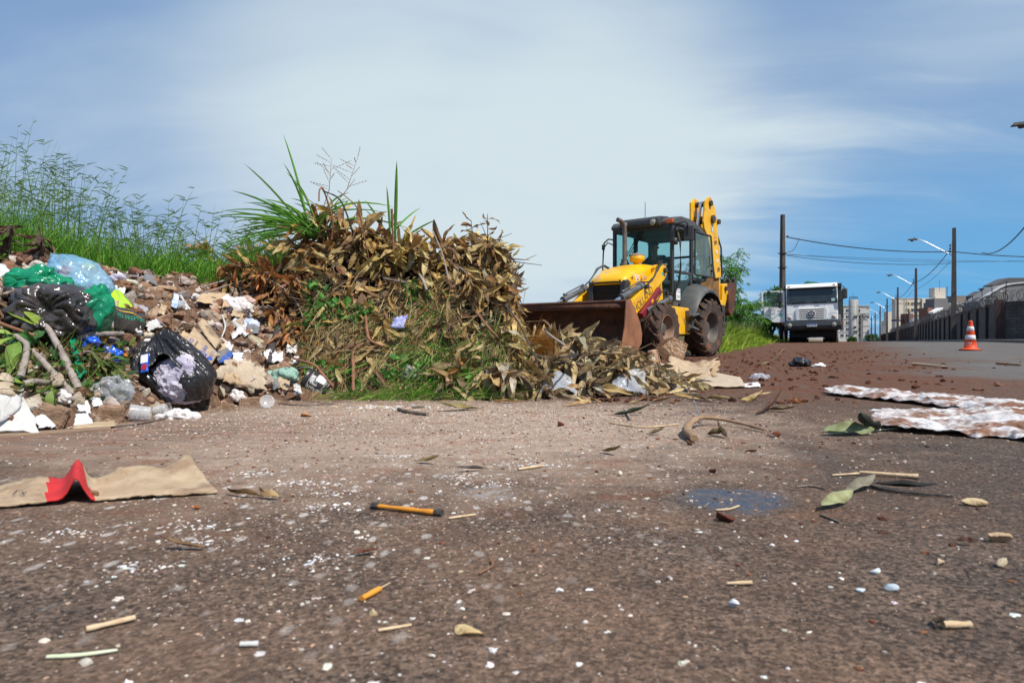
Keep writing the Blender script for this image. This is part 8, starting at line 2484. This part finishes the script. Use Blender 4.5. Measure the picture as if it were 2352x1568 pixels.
P = a * (1 - u) * (1 - v) + b1 * u * (1 - v) + c * u * v + d * (1 - u) * v
for i in range(nu):
 for j in range(nv):
  uu, vv = u[i, 0, 0], v[0, j, 0]
  z = .062 * math.exp(-((uu - .36 - .05 * vv) / .045) ** 2) + .016 * math.sin(uu * 7) ** 2 * (.3 + vv) + .022 * vv * (uu > .45) * math.sin((uu - .45) * 5.5)
  z += .05 * max(0, vv - .55) * 2.2 * math.exp(-((uu - .93) / .07) ** 2) - 0
  z += .008 * mnoise.noise(Vector((uu * 14, vv * 4, 3))) + .004 * abs(mnoise.noise(Vector((uu * 34, vv * 9, 3))))
  P[i, j, 2] += max(z, 0) + .002
  P[i, j, 1] += (.010 * mnoise.noise(Vector((uu * 30, 0, 5))) + .006 * mnoise.noise(Vector((uu * 90, 0, 9)))) * (vv > .93) + (.006 * mnoise.noise(Vector((uu * 40, 7, 5)))) * (vv < .07) + .03 * vv * math.exp(-((uu - .93) / .05) ** 2) - .025 * (vv > .8) * (.5 + .5 * math.sin(uu * 31)) * (uu > .5)
mb = MB(); mid = P.reshape(-1, 3).mean(0); mid[2] = 0
mb.grid(P - mid)
o = mb.build('cardboard_sheet', [MT['card_pale'], MT['red_print']], None, True)
for p in o.data.polygons:
 uu = (p.index // (nv - 1)) / (nu - 1); vv = (p.index % (nv - 1)) / (nv - 1)
 p.material_index = 1 if .225 + .04 * vv < uu < .435 - .02 * vv else 0
s_ = o.modifiers.new('t', 'SOLIDIFY'); s_.thickness = .005; apply_mods(o)
o.location = mid
tag(o, 'flattened beige cardboard with a red band folded up into a peak on the near road', 'cardboard')
lettering('1 x', o, Vector(G(55, 1152)) - Vector(mid) + Vector((0, -.02, .024)), (R(28), 0, R(4)), .03, MT['dark_print'], depth=.0004)
patch('dirty_cloth', [G(1890, 908, .004), G(2350, 960, .004), G(2362, 932, .006), G(1935, 894, .006)], (110, 16), 'white_cloth', 'long twisted white cloth smeared with red soil, farther of the two on the road', 'cloth', 121, .018, 7, .002, .003, rag=.10, octv=3, fold=lambda u, v: .026 * math.sin(v * 3.1) * (.6 + .4 * math.sin(u * 23)))
patch('dirty_cloth', [G(1990, 990, .004), G(2430, 1022, .004), G(2440, 945, .006), G(2030, 955, .006)], (110, 34), 'white_cloth', 'broad crumpled white cloth smeared with red soil, nearer of the two on the road', 'cloth', 122, .018, 6, .002, .003, rag=.10, octv=3, fold=lambda u, v: .03 * math.sin(v * 3.1) * (.55 + .45 * math.sin(u * 9 + 1.2)))
q = G(1846, 843)
bag('garbage_bag', q + Vector((0, .1, .055)), (.16, .12, .07), 'black_film', 'black and silvery rubbish bag lying on the red soil before the truck', 'garbage bag', 124, .25, knot=(1, -.4, .6), pleats=9, cr=.02, cs=12)
bag('paper_scrap', q + Vector((.22, .0, .02)), (.10, .06, .022), 'white_paper', 'white paper scrap right of the black and silvery rubbish bag', 'paper', 125, .3, level=4, cr=.02, cs=15)
bag('plastic_scrap', G(1745, 870, .02), (.085, .06, .03), 'clear_film', 'clear crumpled plastic on the red soil beyond the long cardboard sheet', 'plastic scrap', 126, .3, level=4, cr=.02, cs=14)
patch('paper_scrap', [G(1700, 893, .004), G(1748, 891, .004), G(1742, 884, .02), G(1705, 886, .01)], (10, 6), 'white_paper', 'white paper scrap at the tip of the long pale cardboard sheet', 'paper', 127, .006, 14, .002, .004)
o = road_stick([(1595, 1020, .02), (1578, 1003, .03), (1600, 985, .045), (1640, 978, .035), (1700, 984, .022), (1758, 996, .012)], [.018, .019, .017, .012, .010, .006], 'thick forked tan branch lying on the road in the middle right', 'palewood')
o.data.materials[0] = mat('tan stick bark', (.34, .22, .13), (.22, .14, .08), 14, .8, .4, 40)
stick([G(1611, 975, .01), G(1595, 950, .07), G(1574, 968, .21)], [.004, .004, .003], 'thin grey rod sticking up behind the thick forked branch', 'wire', 'rod', 'rod', 6)
road_leaf((1625, 1004), (1668, 1008), .05, (.2, .15, .08), 'curled dark leaf under the thick forked branch', 1.6, .8, seed=3)
road_leaf((1670, 1010), (1640, 1000), .04, (.1, .075, .05), 'small black curled leaf at the end of the thick forked branch fork', 1.4, .8, seed=4)
LV = [((1100, 942), (1000, 948), .075, (.30, .24, .10), 'large olive brown dead leaf lying on the grit before the low spill', .5, .5),
      ((595, 1148), (520, 1140), .030, (.15, .085, .035), 'rolled dark brown leaf right of the red banded cardboard', .3, 1.1),
      ((640, 1152), (592, 1146), .030, (.45, .32, .17), 'pale tan curled leaf touching the rolled dark brown leaf', .9, .7),
      ((958, 1066), (1015, 1070), .030, (.28, .21, .10), 'olive leaf on the grit in the middle of the road', .7, .6),
      ((1112, 1084), (1045, 1088), .022, (.07, .06, .055), 'thin black curled leaf below the olive leaf in the middle of the road', .3, 1.0),
      ((470, 1270), (360, 1268), .020, (.28, .18, .10), 'long curled brown leaf on the near road at the left', .6, .6),
      ((1380, 1042), (1430, 1052), .030, (.34, .24, .11), 'crumbly tan leaf right of the middle of the road', .8, .5),
      ((820, 1283), (868, 1280), .018, (.22, .065, .03), 'small rust red leaf on the near road below the orange bamboo stick', .4, .4),
      ((1945, 1140), (2010, 1118), .045, (.26, .24, .18), 'greyish curled leaf at the left of the near dark leaf spray', .35, .5),
      ((2010, 1120), (2160, 1145), .040, (.045, .045, .045), 'long black leaf blade of the near leaf spray on the right', .4, .6),
      ((1888, 1178), (1960, 1150), .040, (.36, .38, .20), 'pale green speckled leaf in front of the near dark leaf spray', .12, .3),
      ((1890, 1003), (2010, 1000), .09, (.26, .31, .16), 'grey green folded leaf bundle touching the nearer white cloth', .1, .7),
      ((2020, 992), (1965, 1008), .10, (.05, .06, .055), 'dark green black leaf over the end of the grey green bundle', .9, .8),
      ((1760, 945), (1830, 950), .06, (.33, .25, .13), 'pale brown leaf in the heap of bits behind the thick forked branch', .4, .5),
      ((1738, 955), (1800, 942), .05, (.14, .06, .035), 'dark red brown leaf lump beside the pale brown leaf', .9, .6),
      ((1410, 958), (1500, 955), .06, (.05, .07, .045), 'ragged dark green black leaf scrap on the road before the clear bag', .7, .7),
      ((1490, 1003), (1530, 1000), .035, (.2, .16, .09), 'small curled brown leaf left of the thick forked branch', .9, .8),
      ((2200, 1255), (2250, 1260), .020, (.10, .05, .04), 'small dark brown pod with white edge on the right near road', .4, .7),
      ((1750, 838), (1800, 832), .09, (.45, .36, .16), 'yellowish leaf on the red soil left of the black and silvery bag', .5, .4),
      ((2150, 1440), (2175, 1462), .018, (.12, .08, .05), 'dark crumb at the left end of the white wood splinter', .8, .6)]
for k, (p, q, w, c, lab, cu, fo) in enumerate(LV):
 road_leaf(p, q, w, c, lab, cu, fo, seed=200 + k, m='leaf')
ST = [([(868, 1174), (930, 1181), (998, 1189)], [.0075, .008, .0085], 'bright orange bamboo stick with black ends on the near road', 'bamboo'),
      ([(1030, 1198), (1092, 1189)], .0035, 'pale splinter right of the bright orange bamboo stick', 'palewood'),
      ([(830, 1390), (872, 1366)], [.0060, .0055], 'short orange stick with a thin point on the near road', 'bamboo'),
      ([(868, 1460), (944, 1447)], .0028, 'thin pale stick lying left of the flat yellow stone', 'palewood'),
      ([(195, 1462), (308, 1434)], [.0058, .0052], 'flat reddish tan wood piece on the near left road', 'palewood'),
      ([(105, 1524), (180, 1520), (268, 1508)], [.003, .004, .002], 'pale green stalk at the lower left corner of the road', 'greenstick'),
      ([(915, 945), (940, 952), (982, 957)], .012, 'short dark curved stick on the grit at the left of the large olive leaf', 'bark'),
      ([(930, 940), (975, 938)], .009, 'second short dark stick just behind the dark curved stick', 'bark'),
      ([(1100, 1328), (1130, 1310), (1128, 1296)], [.0022, .0025, .0035], 'small bent brown twig in the middle of the near road', 'bark_red'),
      ([(1190, 1085), (1248, 1076)], [.006, .005], 'pale brown bark splinter in the middle of the road', 'palewood'),
      ([(1975, 1094), (2110, 1104)], [.006, .009], 'frayed straw coloured stalk lying behind the near dark leaf spray', 'palewood'),
      ([(1912, 1098), (1975, 1094)], [.003, .005], 'thin pale stalk left of the frayed straw coloured stalk', 'palewood'),
      ([(1980, 1118), (2050, 1135), (2190, 1149)], [.005, .006, .003], 'dark green stem of the near leaf spray on the right', 'bark_dark'),
      ([(1830, 1125), (1862, 1122), (1898, 1130)], [.003, .004, .003], 'thin dark twig right of the blue paint stain', 'bark'),
      ([(1885, 1190), (1930, 1207)], .0035, 'small dark stick below the pale green speckled leaf', 'bark'),
      ([(1645, 1178), (1675, 1176), (1698, 1168)], .0028, 'pale bent twig on the blue paint stain', 'palewood'),
      ([(1670, 1352), (1728, 1350)], [.0032, .0045], 'pale wood splinter in the lower right middle of the road', 'palewood'),
      ([(2168, 1452), (2232, 1452)], [.0065, .0065], 'white wood splinter at the lower right of the road', 'palewood'),
      ([(1400, 975), (1480, 985), (1560, 978)], [.005, .005, .004], 'long thin straw stalk left of the thick forked branch', 'palewood'),
      ([(550, 1495), (592, 1494)], .0045, 'short white tube on the near road at the bottom left', 'foam'),
      ([(1905, 1002), (2060, 990)], [.008, .006], 'green stalk under the grey green leaf bundle', 'greenstick'),
      ([(1435, 945), (1448, 968)], [.010, .006], 'short grey splinter standing in the dark leaf scrap before the clear bag', 'bark_pale'),
      ([(250, 985), (330, 975), (420, 955)], [.006, .006, .004], 'thin brown twig at the mound foot in front of the plastic cups', 'bark'),
      ([(640, 930), (700, 934), (770, 930)], [.006, .006, .004], 'thin dark twig at the mound foot below the paint can', 'bark'),
      ([(2095, 838), (2170, 846)], [.02, .016], 'orange tan stick lying far right on the red soil', 'palewood'),
      ([(2290, 838), (2345, 842)], [.022, .018], 'dark red root piece at the right edge on the red soil', 'bark_red')]
for k, (pts, rr, lab, m) in enumerate(ST):
 o = road_stick(pts, rr, lab, m)
 if k == 0:
  e0 = MB(); e0.tube([(0, 0, 0), (-.018, .004, .001)], .0085, 8); e0.build('charred_end', MT['bark_dark'], o)
  dv = G(998, 1189, .0085) - o.location
  e0 = MB(); e0.tube([tuple(dv), tuple(dv * 1.13)], .0095, 8); e0.build('charred_end', MT['bark_dark'], o)
 if k == 2:
  dv = G(872, 1366, .006) - o.location
  e0 = MB(); e0.tube([tuple(dv), tuple(dv * 1.6)], [.0015, .001], 6); e0.build('point', MT['palewood'], o)
PB = [(1074, 1474, 82, 17, (.62, .48, .25), 'flat yellow stone at the bottom middle of the road', .8), (1287, 982, 18, 14, (.16, .05, .03), 'round dark red clod on the grit in the middle of the road', 1),
      (2250, 1170, 55, 22, (.58, .46, .27), 'yellow crumb like bread on the near right road', .7), (2304, 1255, 50, 25, (.52, .38, .24), 'cork shaped tan piece near the right edge of the road', .6),
      (2165, 1307, 26, 20, (.55, .45, .30), 'small tan cork shaped piece left of the larger one', .6), (2312, 1312, 34, 22, (.56, .48, .34), 'tan chip below the larger cork shaped piece', .7),
      (2020, 1325, 28, 15, (.62, .70, .72), 'pale bluish glass chip on the near right road', .7), (2052, 1365, 30, 16, (.58, .68, .74), 'second pale bluish glass chip below the first one', .7),
      (1985, 1368, 24, 10, (.55, .66, .72), 'flat pale bluish glass chip left of the second glass chip', .7), (1668, 1205, 46, 20, (.14, .045, .028), 'dark red brown clod below the blue paint stain', .8),
      (1690, 1405, 22, 20, (.66, .70, .74), 'whitish translucent chip in the lower right middle of the road', .7), (445, 1175, 18, 11, (.40, .14, .04), 'small orange red clod below the red banded cardboard tip', .8),
      (205, 1152, 34, 18, (.26, .15, .09), 'small brown stone under the red banded cardboard', .8), (2190, 1262, 20, 14, (.12, .05, .035), 'small dark red clod beside the dark brown pod', .8),
      (852, 1423, 28, 14, (.60, .48, .28), 'small yellow crumb below the short orange stick', .8), (1425, 1098, 14, 12, (.66, .6, .5), 'rounded pale pebble right of the middle of the road', .9),
      (700, 960, 36, 9, (.52, .28, .14), 'orange tan chip on the grit below the paint can', .8), (1640, 1090, 20, 12, (.2, .07, .04), 'small red clod left of the blue paint stain', .8), (185, 1545, 36, 18, (.55, .52, .46), 'whitish stone chip at the bottom left of the road', .8),
      (1585, 1025, 22, 12, (.15, .06, .035), 'dark red clod below the thick forked branch', .8), (1790, 1008, 30, 14, (.17, .06, .035), 'dark red clod right of the thick forked branch tip', .8), (1725, 1042, 36, 10, (.2, .08, .045), 'flat red clod below the thick forked branch tip', .8)]
for k, (px, py, w, h, c, lab, dp_) in enumerate(PB):
 pebble(px, py, w, h, c, lab, 500 + k, 'clod' if 'clod' in lab else ('glass_chip' if 'glass' in lab else 'stone'), 'clod' if 'clod' in lab else ('glass chip' if 'glass' in lab else 'stone'), 'pebble' if 'glass' in lab else 'rock', r12.uniform(-.6, .6), dp_)
r14 = np.random.default_rng(8)
for k in range(26):
 px, py = r14.uniform(1090, 1720), r14.uniform(905, 935)
 a = r14.uniform(-.5, .5); L = r14.uniform(35, 70) * r14.choice([-1, 1])
 road_leaf((px, py), (px + L, py + L * a * .25), r14.uniform(.035, .06), pick(LEAFR, 1, r14)[0], 'dry tan leaf lying loose on the grit along the foot of the low spill', r14.uniform(.1, .9), r14.uniform(.2, .9), seed=300 + k, group='loose dry leaves along the foot of the spill')
